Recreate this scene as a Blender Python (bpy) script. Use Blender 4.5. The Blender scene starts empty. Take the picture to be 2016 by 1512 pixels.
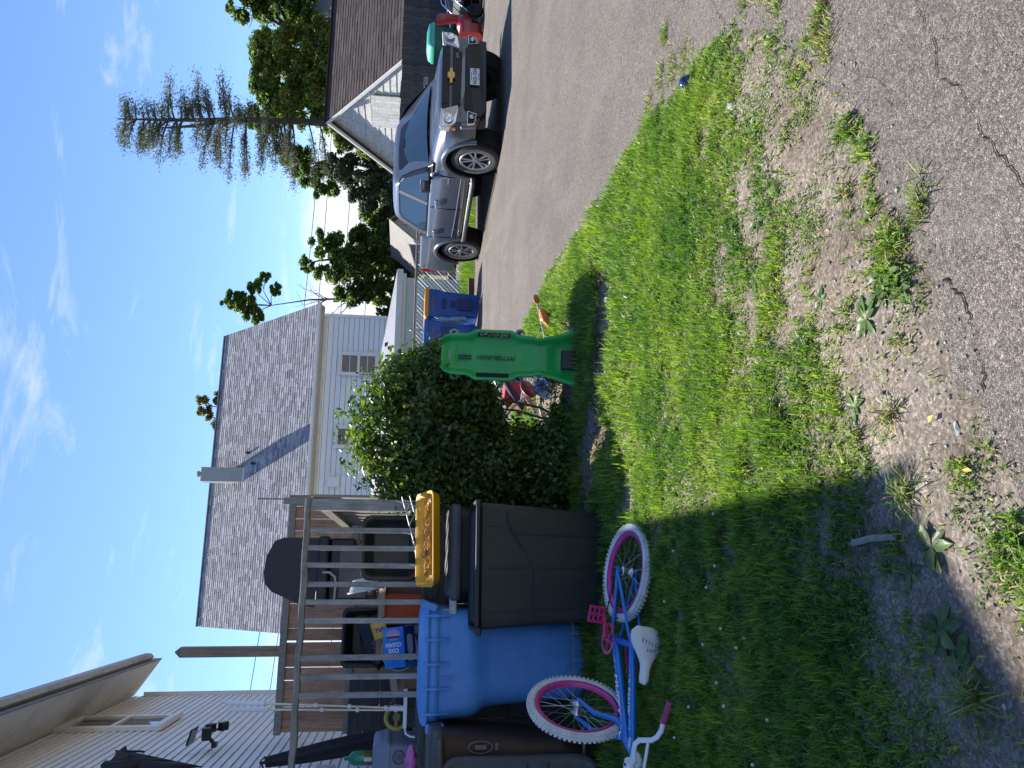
import bpy, math, random
import numpy as np
from math import sin, cos, pi, radians as rad
from mathutils import Vector, Matrix, noise as mnoise

S = bpy.context.scene
COL = S.collection
random.seed(11)
rng = np.random.default_rng(11)

# ---------------------------------------------------------------- camera (photo is a portrait shot stored on its side)
EYE = Vector((0, 0, 1.3)); PITCH = rad(7.4); ROLL = rad(2.0)
fwd = Vector((0, cos(PITCH), -sin(PITCH)))
up0 = Vector((0, sin(PITCH), cos(PITCH))); rt0 = Vector((1, 0, 0))
im_right = rt0 * cos(ROLL) + up0 * sin(ROLL)
im_down = rt0 * sin(ROLL) - up0 * cos(ROLL)
cd = bpy.data.cameras.new('camera'); cam = bpy.data.objects.new('camera', cd); COL.objects.link(cam)
cd.sensor_fit = 'HORIZONTAL'; cd.sensor_width = 36; cd.lens = 1514 / 2016 * 36
cd.clip_start = .05; cd.clip_end = 3000
bz = -fwd
cam.matrix_world = Matrix(((im_down.x, im_right.x, bz.x, EYE.x), (im_down.y, im_right.y, bz.y, EYE.y),
                           (im_down.z, im_right.z, bz.z, EYE.z), (0, 0, 0, 1)))
S.camera = cam

# ---------------------------------------------------------------- sky and sun
SUN_EL, SUN_AZ = rad(52), rad(35.5)          # sun stands ahead and to the left
sun_to = Vector((-sin(SUN_AZ) * cos(SUN_EL), cos(SUN_AZ) * cos(SUN_EL), sin(SUN_EL)))
W = bpy.data.worlds.new('World'); S.world = W; W.use_nodes = True
nt = W.node_tree; N = nt.nodes; L = nt.links
bg = N['Background']; bg.inputs['Strength'].default_value = .14
sky = N.new('ShaderNodeTexSky'); sky.sky_type = 'NISHITA'; sky.sun_disc = False
sky.sun_elevation = SUN_EL; sky.sun_rotation = -SUN_AZ; sky.altitude = 50
sky.air_density = 1.0; sky.dust_density = .15; sky.ozone_density = 3.0
tc = N.new('ShaderNodeTexCoord')
def nmath(op, a, b=None, c=None, tree=None):
    t = tree or nt
    n = t.nodes.new('ShaderNodeMath'); n.operation = op
    for i, x in enumerate((a, b, c)):
        if x is None: continue
        if isinstance(x, (int, float)): n.inputs[i].default_value = x
        else: t.links.new(x, n.inputs[i])
    return n.outputs[0]
def nmap(tree, src, scale, loc=(0, 0, 0), rot=(0, 0, 0)):
    m = tree.nodes.new('ShaderNodeMapping'); m.inputs['Scale'].default_value = scale
    m.inputs['Location'].default_value = loc; m.inputs['Rotation'].default_value = rot
    tree.links.new(src, m.inputs['Vector']); return m.outputs[0]
def nnoise(tree, vec, scale, detail=5, rough=.55, dist=0):
    n = tree.nodes.new('ShaderNodeTexNoise'); n.inputs['Scale'].default_value = scale
    n.inputs['Detail'].default_value = detail; n.inputs['Roughness'].default_value = rough
    n.inputs['Distortion'].default_value = dist
    if vec is not None: tree.links.new(vec, n.inputs['Vector'])
    return n.outputs['Fac']
def nramp(tree, fac, stops):
    r = tree.nodes.new('ShaderNodeValToRGB'); e = r.color_ramp.elements
    while len(e) < len(stops): e.new(.5)
    for i, (p, c) in enumerate(stops):
        e[i].position = p; e[i].color = (*c, 1) if len(c) == 3 else c
    tree.links.new(fac, r.inputs[0]); return r.outputs[0]
def nmix(tree, fac, a, b, mode='MIX'):
    m = tree.nodes.new('ShaderNodeMix'); m.data_type = 'RGBA'; m.blend_type = mode
    for i, x in ((0, fac), (6, a), (7, b)):
        if isinstance(x, (int, float)): m.inputs[i].default_value = x
        elif isinstance(x, tuple): m.inputs[i].default_value = (*x, 1) if len(x) == 3 else x
        else: tree.links.new(x, m.inputs[i])
    return m.outputs[2]
sx = N.new('ShaderNodeSeparateXYZ'); L.new(tc.outputs['Generated'], sx.inputs[0])
elev = sx.outputs['Z']
bank_n = nnoise(nt, nmap(nt, tc.outputs['Generated'], (3, 3, 9)), 2.2, 7, .6)
bank = nmath('SUBTRACT', nmath('ADD', nmath('MULTIPLY', bank_n, .13), .085), elev)          # cloud bank low over the horizon
bank = nmath('MULTIPLY', bank, 26.0); 
cl1 = N.new('ShaderNodeClamp'); L.new(bank, cl1.inputs[0])
wn = nnoise(nt, nmap(nt, tc.outputs['Generated'], (2.2, 2.2, 8.5), (.9, 1.6, .35), (.05, .25, 0)), 2.5, 8, .62, .5)
wz = nmath('SUBTRACT', 1.15, nmath('MULTIPLY', elev, 1.1))
wisp = nmath('MULTIPLY', nmath('MULTIPLY', nmath('SUBTRACT', wn, .575), 3.6), wz)
cl2 = N.new('ShaderNodeClamp'); L.new(wisp, cl2.inputs[0]); cl2.inputs['Max'].default_value = .6
cover = nmath('MAXIMUM', nmath('MULTIPLY', cl1.outputs[0], .93), cl2.outputs[0])
above = N.new('ShaderNodeClamp'); L.new(nmath('MULTIPLY', nmath('ADD', elev, .02), 40), above.inputs[0])
skyc = nmix(nt, 1.0, sky.outputs[0], (.42, .485, .60), "MULTIPLY")
col = nmix(nt, nmath('MULTIPLY', cover, above.outputs[0]), skyc, (3.0, 3.15, 3.35))
L.new(col, bg.inputs['Color'])
sl = bpy.data.lights.new('sun', 'SUN'); sl.energy = 4.3; sl.angle = rad(.53); sl.color = (1, .95, .87)
so = bpy.data.objects.new('sun', sl); COL.objects.link(so); so.location = (-8, 12, 20)
so.rotation_euler = (-sun_to).to_track_quat('-Z', 'Y').to_euler()
vs = S.view_settings
vs.view_transform = 'Standard'; vs.look = 'None'; vs.exposure = 1.34; vs.gamma = 1; vs.use_curve_mapping = False
S.cycles.max_bounces = 8; S.cycles.transparent_max_bounces = 12

# ---------------------------------------------------------------- helpers
TH = rad(14)                                   # the lots lie turned by 14 degrees
E1 = Vector((cos(TH), sin(TH), 0)); E2 = Vector((-sin(TH), cos(TH), 0))
def lot(a, b, z=0): return E1 * a + E2 * b + Vector((0, 0, z))
RZ = Matrix.Rotation
LOT = RZ(TH, 4, 'Z')

def material(name): 
    m = bpy.data.materials.new(name); m.use_nodes = True
    return m, m.node_tree, m.node_tree.nodes['Principled BSDF']
def mat(name, c, rough=.6, metal=0, var=.18, scale=8, stretch=(1, 1, 1), c2=None, bump=0, bscale=None, spec=.5, island=0,
        trans=0, coat=0, wear=None, wearamt=.5, wscale=3, objvar=0):
    m, t, b = material(name); n = t.nodes; l = t.links
    tcn = n.new('ShaderNodeTexCoord'); oi = n.new('ShaderNodeObjectInfo')
    off = n.new('ShaderNodeVectorMath'); off.operation = 'ADD'
    l.new(tcn.outputs['Object'], off.inputs[0])
    mul = nmath('MULTIPLY', oi.outputs['Random'], 37.0, tree=t)
    l.new(mul, off.inputs[1])
    vec = nmap(t, off.outputs[0], stretch)
    f = nnoise(t, vec, scale, 6, .6)
    a = tuple(max(0, x * (1 - var)) for x in c); d = c2 or tuple(min(1, x * (1 + var)) for x in c)
    colr = nramp(t, f, [(.3, a), (.72, d)])
    if objvar:
        colr = nmix(t, 1.0, colr, nramp(t, oi.outputs['Random'], [(0, (1 - objvar,) * 3), (1, (1 + objvar * .6,) * 3)]), 'MULTIPLY')
    if island:
        g = n.new('ShaderNodeNewGeometry')
        colr = nmix(t, 1.0, colr, nramp(t, g.outputs['Random Per Island'], [(0, (1 - island,) * 3), (1, (1 + island,) * 3)]), 'MULTIPLY')
    if wear:
        wf = nramp(t, nnoise(t, off.outputs[0], wscale, 8, .68), [(.5, (0, 0, 0)), (.66, (wearamt,) * 3)])
        colr = nmix(t, wf, colr, wear)
    l.new(colr, b.inputs['Base Color'])
    b.inputs['Roughness'].default_value = rough; b.inputs['Metallic'].default_value = metal
    b.inputs['Specular IOR Level'].default_value = spec
    if coat: b.inputs['Coat Weight'].default_value = coat; b.inputs['Coat Roughness'].default_value = .06
    if trans: b.inputs['Transmission Weight'].default_value = trans
    if bump:
        bn = n.new('ShaderNodeBump'); bn.inputs['Strength'].default_value = bump; bn.inputs['Distance'].default_value = .01
        l.new(nnoise(t, vec, bscale or scale * 3, 8, .65), bn.inputs['Height']); l.new(bn.outputs[0], b.inputs['Normal'])
    return m
def leafmat(name, dark, light, rough=.5, transl=.35, island=True, tl=None, spec=.4, big=((.72, .75, .7), (1.2, 1.15, 1.0)), bs=1.3):
    m, t, b = material(name); n = t.nodes; l = t.links
    g = n.new('ShaderNodeNewGeometry'); oi = n.new('ShaderNodeObjectInfo')
    f = nmath('FRACT', nmath('ADD', g.outputs['Random Per Island'], oi.outputs['Random'], tree=t), tree=t)
    c = nramp(t, f, [(0, dark), (.8, light), (1, tuple(x * 1.25 for x in light))])
    tcn = n.new('ShaderNodeTexCoord')
    big = nramp(t, nnoise(t, tcn.outputs['Object'], bs, 4), [(.36, big[0]), (.66, big[1])])
    c = nmix(t, 1.0, c, big, 'MULTIPLY')
    l.new(c, b.inputs['Base Color']); b.inputs['Roughness'].default_value = rough; b.inputs['Specular IOR Level'].default_value = spec
    tr = n.new('ShaderNodeBsdfTranslucent'); l.new(nmix(t, 1.0, c, tl or (1.7, 1.75, .75), 'MULTIPLY'), tr.inputs['Color'])
    mx = n.new('ShaderNodeMixShader'); mx.inputs[0].default_value = transl
    l.new(b.outputs[0], mx.inputs[1]); l.new(tr.outputs[0], mx.inputs[2])
    l.new(mx.outputs[0], n['Material Output'].inputs['Surface'])
    return m

def tag(o, label=None, cat=None, group=None, kind=None):
    if label: o['label'] = label
    if cat: o['category'] = cat
    if group: o['group'] = group
    if kind: o['kind'] = kind
    return o
def thing(name, label, cat, loc=(0, 0, 0), rz=0, group=None, M=None):
    o = bpy.data.objects.new(name, None); COL.objects.link(o); o.empty_display_size = .1
    o.matrix_world = M if M is not None else Matrix.Translation(loc) @ RZ(rz, 4, 'Z')
    return tag(o, label, cat, group)
def put(name, me, parent=None, M=None):
    o = bpy.data.objects.new(name, me); COL.objects.link(o)
    if parent is not None: o.parent = parent
    if M is not None: o.matrix_local = M
    return o
def dup(root, M, label=None, group=None):
    r = root.copy(); COL.objects.link(r); r.matrix_world = M
    if label: r['label'] = label
    if group: r['group'] = group
    for ch in list(root.children):
        c = ch.copy(); COL.objects.link(c); c.parent = r
        for g in list(ch.children):
            d = g.copy(); COL.objects.link(d); d.parent = c
    return r

class MB:
    def __init__(s): s.v = []; s.f = []; s.m = []; s.s = []
    def add(s, vs, fs, mi=0, sm=False):
        k = len(s.v); s.v += [tuple(x) for x in vs]
        for f in fs: s.f.append(tuple(i + k for i in f)); s.m.append(mi); s.s.append(sm)
        return s
    def box(s, c, d, R=None, mi=0, taper=1.0):
        x, y, z = (q / 2 for q in d); vs = []
        for k, (i, j) in [(k, ij) for k in (-1, 1) for ij in ((-1, -1), (1, -1), (1, 1), (-1, 1))]:
            tt = taper if k > 0 else 1
            p = Vector((i * x * tt, j * y * tt, k * z)); 
            if R is not None: p = R @ p
            vs.append(p + Vector(c))
        return s.add(vs, [(3, 2, 1, 0), (4, 5, 6, 7), (0, 1, 5, 4), (1, 2, 6, 5), (2, 3, 7, 6), (3, 0, 4, 7)], mi)
    def loft(s, rings, closed=True, caps=True, mi=0, sm=True):
        n = len(rings[0]); vs = [p for r in rings for p in r]; fs = []
        for i in range(len(rings) - 1):
            for j in range(n if closed else n - 1):
                k = (j + 1) % n
                fs.append((i * n + j, i * n + k, (i + 1) * n + k, (i + 1) * n + j))
        s.add(vs, fs, mi, sm)
        if caps and closed:
            s.add(rings[0], [tuple(range(n))[::-1]], mi, False); s.add(rings[-1], [tuple(range(n))], mi, False)
        return s
    def prism(s, poly, axis, d0, d1, mi=0):
        def P(p, d): 
            return (d, p[0], p[1]) if axis == 'x' else (p[0], d, p[1]) if axis == 'y' else (p[0], p[1], d)
        n = len(poly); vs = [P(p, d0) for p in poly] + [P(p, d1) for p in poly]
        fs = [tuple(range(n))[::-1], tuple(range(n, 2 * n))] + [(i, (i + 1) % n, n + (i + 1) % n, n + i) for i in range(n)]
        return s.add(vs, fs, mi)
    def tube(s, pts, r, n=8, mi=0, cap=True, sq=None):
        pts = [Vector(p) for p in pts]; rings = []; up = None
        for i, p in enumerate(pts):
            a = pts[max(i - 1, 0)]; b = pts[min(i + 1, len(pts) - 1)]; d = (b - a)
            if d.length < 1e-9: d = Vector((0, 0, 1))
            d.normalize()
            if up is None: up = d.orthogonal().normalized()
            up = (up - d * up.dot(d)); up = up.normalized() if up.length > 1e-6 else d.orthogonal().normalized()
            w = d.cross(up); rr = r[i] if isinstance(r, (list, tuple)) else r
            rings.append([p + up * rr * cos(2 * pi * k / n) + w * rr * sin(2 * pi * k / n) for k in range(n)])
        return s.loft(rings, True, cap, mi, n > 4)
    def lathe(s, prof, n=24, M=None, mi=0, sm=True, caps=False):
        M = M or Matrix.Identity(4)
        rings = [[M @ Vector((r * cos(2 * pi * k / n), r * sin(2 * pi * k / n), z)) for k in range(n)] for r, z in prof]
        return s.loft(rings, True, caps, mi, sm)
    def torus(s, R, r, nu=32, nv=8, M=None, mi=0):
        M = M or Matrix.Identity(4)
        rings = [[M @ Vector(((R + r * cos(2 * pi * j / nv)) * cos(2 * pi * i / nu), (R + r * cos(2 * pi * j / nv)) * sin(2 * pi * i / nu), r * sin(2 * pi * j / nv)))
                  for j in range(nv)] for i in range(nu)]
        rings.append(rings[0]); return s.loft(rings, True, False, mi, True)
    def xf(s, M): s.v = [tuple(M @ Vector(p)) for p in s.v]; return s
    def mesh(s, name, mats):
        me = bpy.data.meshes.new(name); me.from_pydata(s.v, [], s.f)
        for m in (mats if isinstance(mats, (list, tuple)) else [mats]): me.materials.append(m)
        me.polygons.foreach_set('material_index', s.m); me.polygons.foreach_set('use_smooth', s.s)
        me.update(); return me
    def build(s, name, mats, parent=None, bevel=0, seg=2, M=None, sub=0, ang=35):
        o = put(name, s.mesh(name, mats), parent, M)
        if bevel:
            b = o.modifiers.new('bevel', 'BEVEL'); b.width = bevel; b.segments = seg; b.limit_method = 'ANGLE'; b.angle_limit = rad(ang)
        if sub:
            u = o.modifiers.new('sub', 'SUBSURF'); u.levels = u.render_levels = sub
        return o
def struct(name, mb, m, **k): return tag(mb.build(name, m, **k), kind='structure')
def rrect(w, h, r, n=4, z=0, cx=0, cy=0):
    out = []
    for (sx_, sy_, a0) in ((1, 1, 0), (-1, 1, 90), (-1, -1, 180), (1, -1, 270)):
        for k in range(n + 1):
            a = rad(a0 + 90 * k / n); out.append(Vector((cx + sx_ * (w / 2 - r) + r * cos(a), cy + sy_ * (h / 2 - r) + r * sin(a), z)))
    return out
def frame_to(p, xdir, zdir=(0, 0, 1)):
    x = Vector(xdir).normalized(); z = Vector(zdir); z = (z - x * z.dot(x)).normalized(); y = z.cross(x)
    return Matrix(((x.x, y.x, z.x, p[0]), (x.y, y.y, z.y, p[1]), (x.z, y.z, z.z, p[2]), (0, 0, 0, 1)))
def arrmesh(name, v, faces_n, idx, mats, mi=None, smooth=False):
    """mesh from numpy: v (n,3), faces_n = loops per face, idx = flat loop indices"""
    me = bpy.data.meshes.new(name); me.vertices.add(len(v)); me.vertices.foreach_set('co', np.asarray(v, np.float32).ravel())
    me.loops.add(len(idx)); me.loops.foreach_set('vertex_index', np.asarray(idx, np.int32))
    fn = np.asarray(faces_n, np.int32); me.polygons.add(len(fn))
    st = np.concatenate([[0], np.cumsum(fn)[:-1]]).astype(np.int32)
    me.polygons.foreach_set('loop_start', st); me.polygons.foreach_set('loop_total', fn)
    for m in (mats if isinstance(mats, (list, tuple)) else [mats]): me.materials.append(m)
    if mi is not None: me.polygons.foreach_set('material_index', np.asarray(mi, np.int32))
    if smooth: me.polygons.foreach_set('use_smooth', np.ones(len(fn), bool))
    me.update(calc_edges=True); return me
def text(name, body, size, M, m, parent, extrude=.0006, shear=0, align='CENTER', bold=0, sx=1):
    c = bpy.data.curves.new(name, 'FONT'); c.body = body; c.size = size; c.extrude = extrude; c.shear = shear
    c.align_x = align; c.align_y = 'CENTER'; c.offset = bold; c.resolution_u = 3; c.materials.append(m)
    t_ = bpy.data.objects.new('tmp', c); COL.objects.link(t_); bpy.context.view_layer.update()
    me = bpy.data.meshes.new_from_object(t_.evaluated_get(bpy.context.evaluated_depsgraph_get())); bpy.data.objects.remove(t_)
    o = bpy.data.objects.new(name, me); COL.objects.link(o); o.parent = parent
    o.matrix_local = M @ Matrix.Diagonal((sx, 1, 1, 1)); return o
def unit(a): return a / (np.linalg.norm(a, axis=-1, keepdims=True) + 1e-9)
def leaves_mesh(name, P, size, m, up=None, flat=.5, aspect=.55, fold=.25, mi=None):
    """one bent pointed leaf (two quads) at every point of P; up = preferred facing per point"""
    n = len(P); size = np.broadcast_to(size, (n,))
    d = unit(rng.normal(size=(n, 3))); nz = unit(rng.normal(size=(n, 3)) + (0 if up is None else np.asarray(up) * flat * 3))
    d = unit(d - nz * (d * nz).sum(1, keepdims=True)); w = np.cross(nz, d); s = size[:, None]
    base = P - d * s * .5; mid1 = P - w * s * aspect * .5 + nz * s * fold * .3; mid2 = P + w * s * aspect * .5 + nz * s * fold * .3; tip = P + d * s * .5 - nz * s * .12
    v = np.stack([base, mid1, tip, mid2], 1).reshape(-1, 3); k = np.arange(n)[:, None] * 4
    idx = (k + np.array([[0, 2, 1, 0, 3, 2]])).ravel()
    return arrmesh(name, v, np.full(2 * n, 3), idx, m, mi=None if mi is None else np.repeat(mi, 2))
def blob_points(blobs, n, shell=.55, squash=1):
    """points scattered in ellipsoids (cx,cy,cz,rx,ry,rz), denser near their surfaces"""
    w = np.array([b[3] * b[4] + b[4] * b[5] + b[3] * b[5] for b in blobs]); ch = rng.choice(len(blobs), n, p=w / w.sum())
    B = np.array(blobs)[ch]; d = unit(rng.normal(size=(n, 3))); r = shell + (1 - shell) * rng.random(n) ** .6; r *= 1 + .12 * rng.normal(size=n)
    return B[:, :3] + d * B[:, 3:6] * r[:, None], d
# ================================================================ SETTING: ground, road, lawn
def fbm(x, y, s=1.0, o=4):
    return mnoise.fractal(Vector((x * s, y * s, 3.7)), 1.0, 2.0, o)
# road
m_asph, t, b = material('asphalt')
tcn = t.nodes.new('ShaderNodeTexCoord'); P_ = tcn.outputs['Object']
def vor(tree, vec, scale, feat='F1', out='Color'):
    n = tree.nodes.new('ShaderNodeTexVoronoi'); n.inputs['Scale'].default_value = scale; n.feature = feat
    tree.links.new(vec, n.inputs['Vector']); return n.outputs[out]
sep = t.nodes.new('ShaderNodeSeparateColor'); t.links.new(vor(t, P_, 215), sep.inputs[0])
stones = nramp(t, sep.outputs[0], [(0, (.055, .052, .052)), (.3, (.11, .104, .102)), (.72, (.165, .156, .152)), (.94, (.215, .203, .196)), (1, (.29, .275, .262))])
sep2 = t.nodes.new('ShaderNodeSeparateColor'); t.links.new(vor(t, P_, 70), sep2.inputs[0])
st2 = nramp(t, sep2.outputs[1], [(0, (.78, .77, .75)), (.8, (1.05, 1.03, 1.0)), (1, (1.32, 1.28, 1.22))])
cc = nmix(t, 1.0, stones, st2, 'MULTIPLY')
pt = nramp(t, nnoise(t, P_, .9, 6), [(.3, (.80, .79, .80)), (.7, (1.16, 1.12, 1.1))])
cc = nmix(t, 1.0, cc, pt, 'MULTIPLY')
gapd = vor(t, P_, 215, 'DISTANCE_TO_EDGE', 'Distance')
gap = nramp(t, gapd, [(0, (.5, .5, .5)), (.10, (1, 1, 1))])
cc = nmix(t, 1.0, cc, gap, 'MULTIPLY'); cc = nmix(t, 1.0, cc, (1.26, 1.21, 1.10), 'MULTIPLY')
dust = nramp(t, nnoise(t, nmap(t, P_, (1.0, .22, 1)), 2.2, 8, .7), [(.52, (0, 0, 0)), (.75, (.55,) * 3)])
cc = nmix(t, dust, cc, (.24, .215, .19))
t.links.new(cc, b.inputs['Base Color']); b.inputs['Roughness'].default_value = .82; b.inputs['Specular IOR Level'].default_value = .35
bn = t.nodes.new('ShaderNodeBump'); bn.inputs['Strength'].default_value = .75; bn.inputs['Distance'].default_value = .006
hgt = nmath('ADD', nmath('MULTIPLY', sep.outputs[1], .6, tree=t), nmath('MULTIPLY', gapd, 1.5, tree=t), tree=t)
t.links.new(hgt, bn.inputs['Height']); t.links.new(bn.outputs[0], b.inputs['Normal'])
mb = MB(); mb.add([(-14, -6, 0), (26, -6, 0), (26, 15.5, 0), (-14, 15.5, 0)], [(0, 1, 2, 3)])
# far edge of the lane follows the lots
far = [lot(-14, 16.2), lot(2, 16.2), lot(12, 15.6), lot(40, 15.6)]
mb = MB(); mb.add([(-40, -8, 0), (60, -8, 0), far[3], far[2], far[1], far[0]], [(0, 1, 2, 3, 4, 5)])
struct('road', mb, m_asph)
m_ground = mat('ground_dirt_grass', (.07, .085, .03), .95, var=.5, scale=1.2, c2=(.16, .13, .08), bump=.6, bscale=12)
mb = MB(); mb.add([(-900, -900, -.06), (900, -900, -.06), (900, 900, -.06), (-900, 900, -.06)], [(0, 1, 2, 3)])
struct('ground', mb, m_ground)

LAWN = [(.87, 8.23), (1.1, 7.36), (1.23, 6.32), (1.41, 5.17), (1.55, 4.58), (1.57, 4.18), (1.57, 3.77), (1.6, 3.37), (1.57, 3.1), (1.46, 2.9), (1.3, 2.68),
        (1.11, 2.44), (.89, 2.19), (.74, 2.08), (.56, 1.97), (.42, 1.88), (.32, 1.81), (.21, 1.75), (.12, 1.71), (.01, 1.65), (-.08, 1.57), (-.2, 1.47), (-.6, 1.2),
        (-1.5, .7), (-5, -.6), (-5, 10.3), (-.5, 10.0), (.3, 9.6), (.75, 8.8)]
LP = np.array(LAWN)
def poly_sd(X, Y, poly):
    """signed distance (positive inside) to a polygon, arrays"""
    x, y = X.ravel(), Y.ravel(); d2 = np.full(len(x), 1e9); ins = np.zeros(len(x), bool); n = len(poly)
    for i in range(n):
        ax, ay = poly[i]; bx, by = poly[(i + 1) % n]; ex, ey = bx - ax, by - ay
        tt = np.clip(((x - ax) * ex + (y - ay) * ey) / (ex * ex + ey * ey), 0, 1)
        d2 = np.minimum(d2, (x - ax - tt * ex) ** 2 + (y - ay - tt * ey) ** 2)
        c = ((ay > y) != (by > y)); 
        with np.errstate(divide='ignore', invalid='ignore'):
            ins ^= c & (x < ex * (y - ay) / (ey if ey else 1e-9) + ax)
    d = np.sqrt(d2); return np.where(ins, d, -d).reshape(X.shape)
def vnoise(x, y, s, seed=0):
    """cheap value noise for arrays"""
    ca_, sa_ = math.cos(.7 + seed * 1.3), math.sin(.7 + seed * 1.3); x, y = (x * ca_ - y * sa_) * s + seed * 17.3, (x * sa_ + y * ca_) * s + seed * 9.1; xi = np.floor(x); yi = np.floor(y); fx = x - xi; fy = y - yi
    fx = fx * fx * (3 - 2 * fx); fy = fy * fy * (3 - 2 * fy)
    h = lambda a, b: (np.sin(a * 127.1 + b * 311.7 + seed) * 43758.5453) % 1.0
    return (h(xi, yi) * (1 - fx) + h(xi + 1, yi) * fx) * (1 - fy) + (h(xi, yi + 1) * (1 - fx) + h(xi + 1, yi + 1) * fx) * fy
def vfbm(x, y, s, seed=0): return (vnoise(x, y, s, seed) * .5 + vnoise(x, y, s * 2.1, seed + 1) * .3 + vnoise(x, y, s * 4.3, seed + 2) * .2)
def lawn_d(x, y):
    return poly_sd(x, y, LAWN) + .10 * (vfbm(x, y, 4.0, 5) - .5) + .05 * (vnoise(x, y, 17, 8) - .5)
def soil_z(x, y, d=None):
    d = lawn_d(x, y) if d is None else d
    z = np.clip(d * .16, -.03, .035) + np.where(d > 0, .022 * (vfbm(x, y, 3.2, 2) - .5) + .010 * (vfbm(x, y, 14, 3) - .5), 0)
    return z - .002
m_soil, t, b = material('dry_soil')
tcn = t.nodes.new('ShaderNodeTexCoord'); P_ = tcn.outputs['Object']
c = nramp(t, nnoise(t, P_, 3.5, 8, .65), [(.3, (.15, .12, .093)), (.5, (.235, .196, .16)), (.72, (.33, .285, .24))])
sp = t.nodes.new('ShaderNodeSeparateColor'); t.links.new(vor(t, P_, 120), sp.inputs[0])
c = nmix(t, 1.0, c, nramp(t, sp.outputs[0], [(0, (.62, .6, .58)), (.7, (1, 1, 1)), (1, (1.5, 1.5, 1.5))]), 'MULTIPLY')
t.links.new(c, b.inputs['Base Color']); b.inputs['Roughness'].default_value = .95; b.inputs['Specular IOR Level'].default_value = .15
bn = t.nodes.new('ShaderNodeBump'); bn.inputs['Strength'].default_value = .9; bn.inputs['Distance'].default_value = .012
t.links.new(nmath('ADD', nnoise(t, P_, 60, 8, .7), nmath('MULTIPLY', sp.outputs[1], .35, tree=t), tree=t), bn.inputs['Height']); t.links.new(bn.outputs[0], b.inputs['Normal'])
xs = np.arange(-4.2, 1.85, .028); ys = np.arange(-.4, 10.2, .032); GX, GY = np.meshgrid(xs, ys)
GZ = soil_z(GX, GY); v = np.stack([GX, GY, GZ], -1).reshape(-1, 3)
nx, ny = len(xs), len(ys); ii = (np.arange(ny - 1)[:, None] * nx + np.arange(nx - 1)[None]).ravel()
idx = np.stack([ii, ii + 1, ii + nx + 1, ii + nx], 1)
keep = (GZ.ravel()[idx] > -.03).any(1); idx = idx[keep]
o = put('lawn_soil', arrmesh('lawn_soil', v, np.full(len(idx), 4), idx.ravel(), m_soil, smooth=True)); tag(o, kind='structure')

# ---- how thick the grass stands
BARE = [(1.22, 2.86, .22, .13), (1.02, 2.62, .2, .12), (.9, 2.42, .2, .16), (.66, 2.22, .12, .1), (.45, 2.45, .12, .1), (.56, 3.08, .16, .08), (.34, 2.22, .14, .12), (.62, 2.75, .12, .1), (.2, 2.05, .16, .08),
        (-.02, 2.05, .2, .1), (.0, 2.5, .1, .08), (-.25, 2.7, .09, .06), (-.2, 1.93, .2, .08), (.3, 2.75, .12, .06), (-.02, 1.83, .14, .08), (-.28, 1.75, .26, .09), (-.5, 1.6, .3, .1), (-.9, 1.5, .4, .12), (.05, 1.72, .2, .06),
        (.1, 5.1, .75, .16), (.5, 4.93, .35, .13), (-.5, 5.35, .5, .25), (-1.15, 3.4, .2, .07), (-.62, 4.35, .12, .1), (1.1, 3.3, .1, .07), (.8, 2.9, .12, .06),
        (.05, 6.3, .5, .5), (-.1, 7.2, .45, .7), (-.42, 2.2, .12, .05)]
def dens_h(x, y):
    d = lawn_d(x, y); n1 = vfbm(x, y, 2.6, 21); n2 = vfbm(x, y, 8, 31)
    far_side = np.clip((y - 2.6) / .9, 0, 1) * np.clip((x + .2) / .5, 0, 1)
    e = d + .55 * (n1 - .5) + .25 * (n2 - .5)
    g = np.clip((e - .12) / .95, 0, 1) ** 1.05; g = np.where(y > 2.9, np.maximum(g, np.clip((e - .2) / .5, 0, 1)), g); g = g * np.clip(.30 + 3.4 * (n2 - .26), .12, 1.0) * np.clip(.45 + 2.6 * (n1 - .22), .3, 1)
    g = np.maximum(g, np.clip((d + .28 * (n2 - .5) - .0) / .14, 0, 1) * far_side)
    fringe = np.exp(-((d - .09) / .085) ** 2) * np.clip((n2 - .36) * 5, 0, 1) * .75         # tufts along the tar edge
    g = np.maximum(g, fringe)
    for cx, cy, rx, ry in BARE:
        q = np.sqrt(((x - cx) / rx) ** 2 + ((y - cy) / ry) ** 2) + .9 * (n2 - .5)
        g = g * np.clip((q - .65) / .55, .03, 1)
    g = np.where(d > .0, np.maximum(g, .045 * (n2 > .45)), 0)
    h = np.clip(.42 + .62 * g, .4, 1.05) * (.55 + .55 * n1 + .4 * n2)
    n3 = vnoise(x, y, 26, 91); g = g * np.clip(.25 + 1.9 * n3, .2, 1); h = h * (.6 + .75 * n3)
    return g, h
m_grass = leafmat('grass_green', (.08, .15, .03), (.23, .34, .065), .42, .45, tl=(1.4, 1.62, .62), big=((.52, .68, .60), (1.30, 1.12, .95)), bs=2.2)
m_straw = leafmat('grass_straw', (.20, .15, .07), (.38, .31, .16), .7, .2, tl=(1.1, 1.05, .8))
m_clover = leafmat('clover_green', (.06, .11, .035), (.14, .22, .07), .5, .3)
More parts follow.
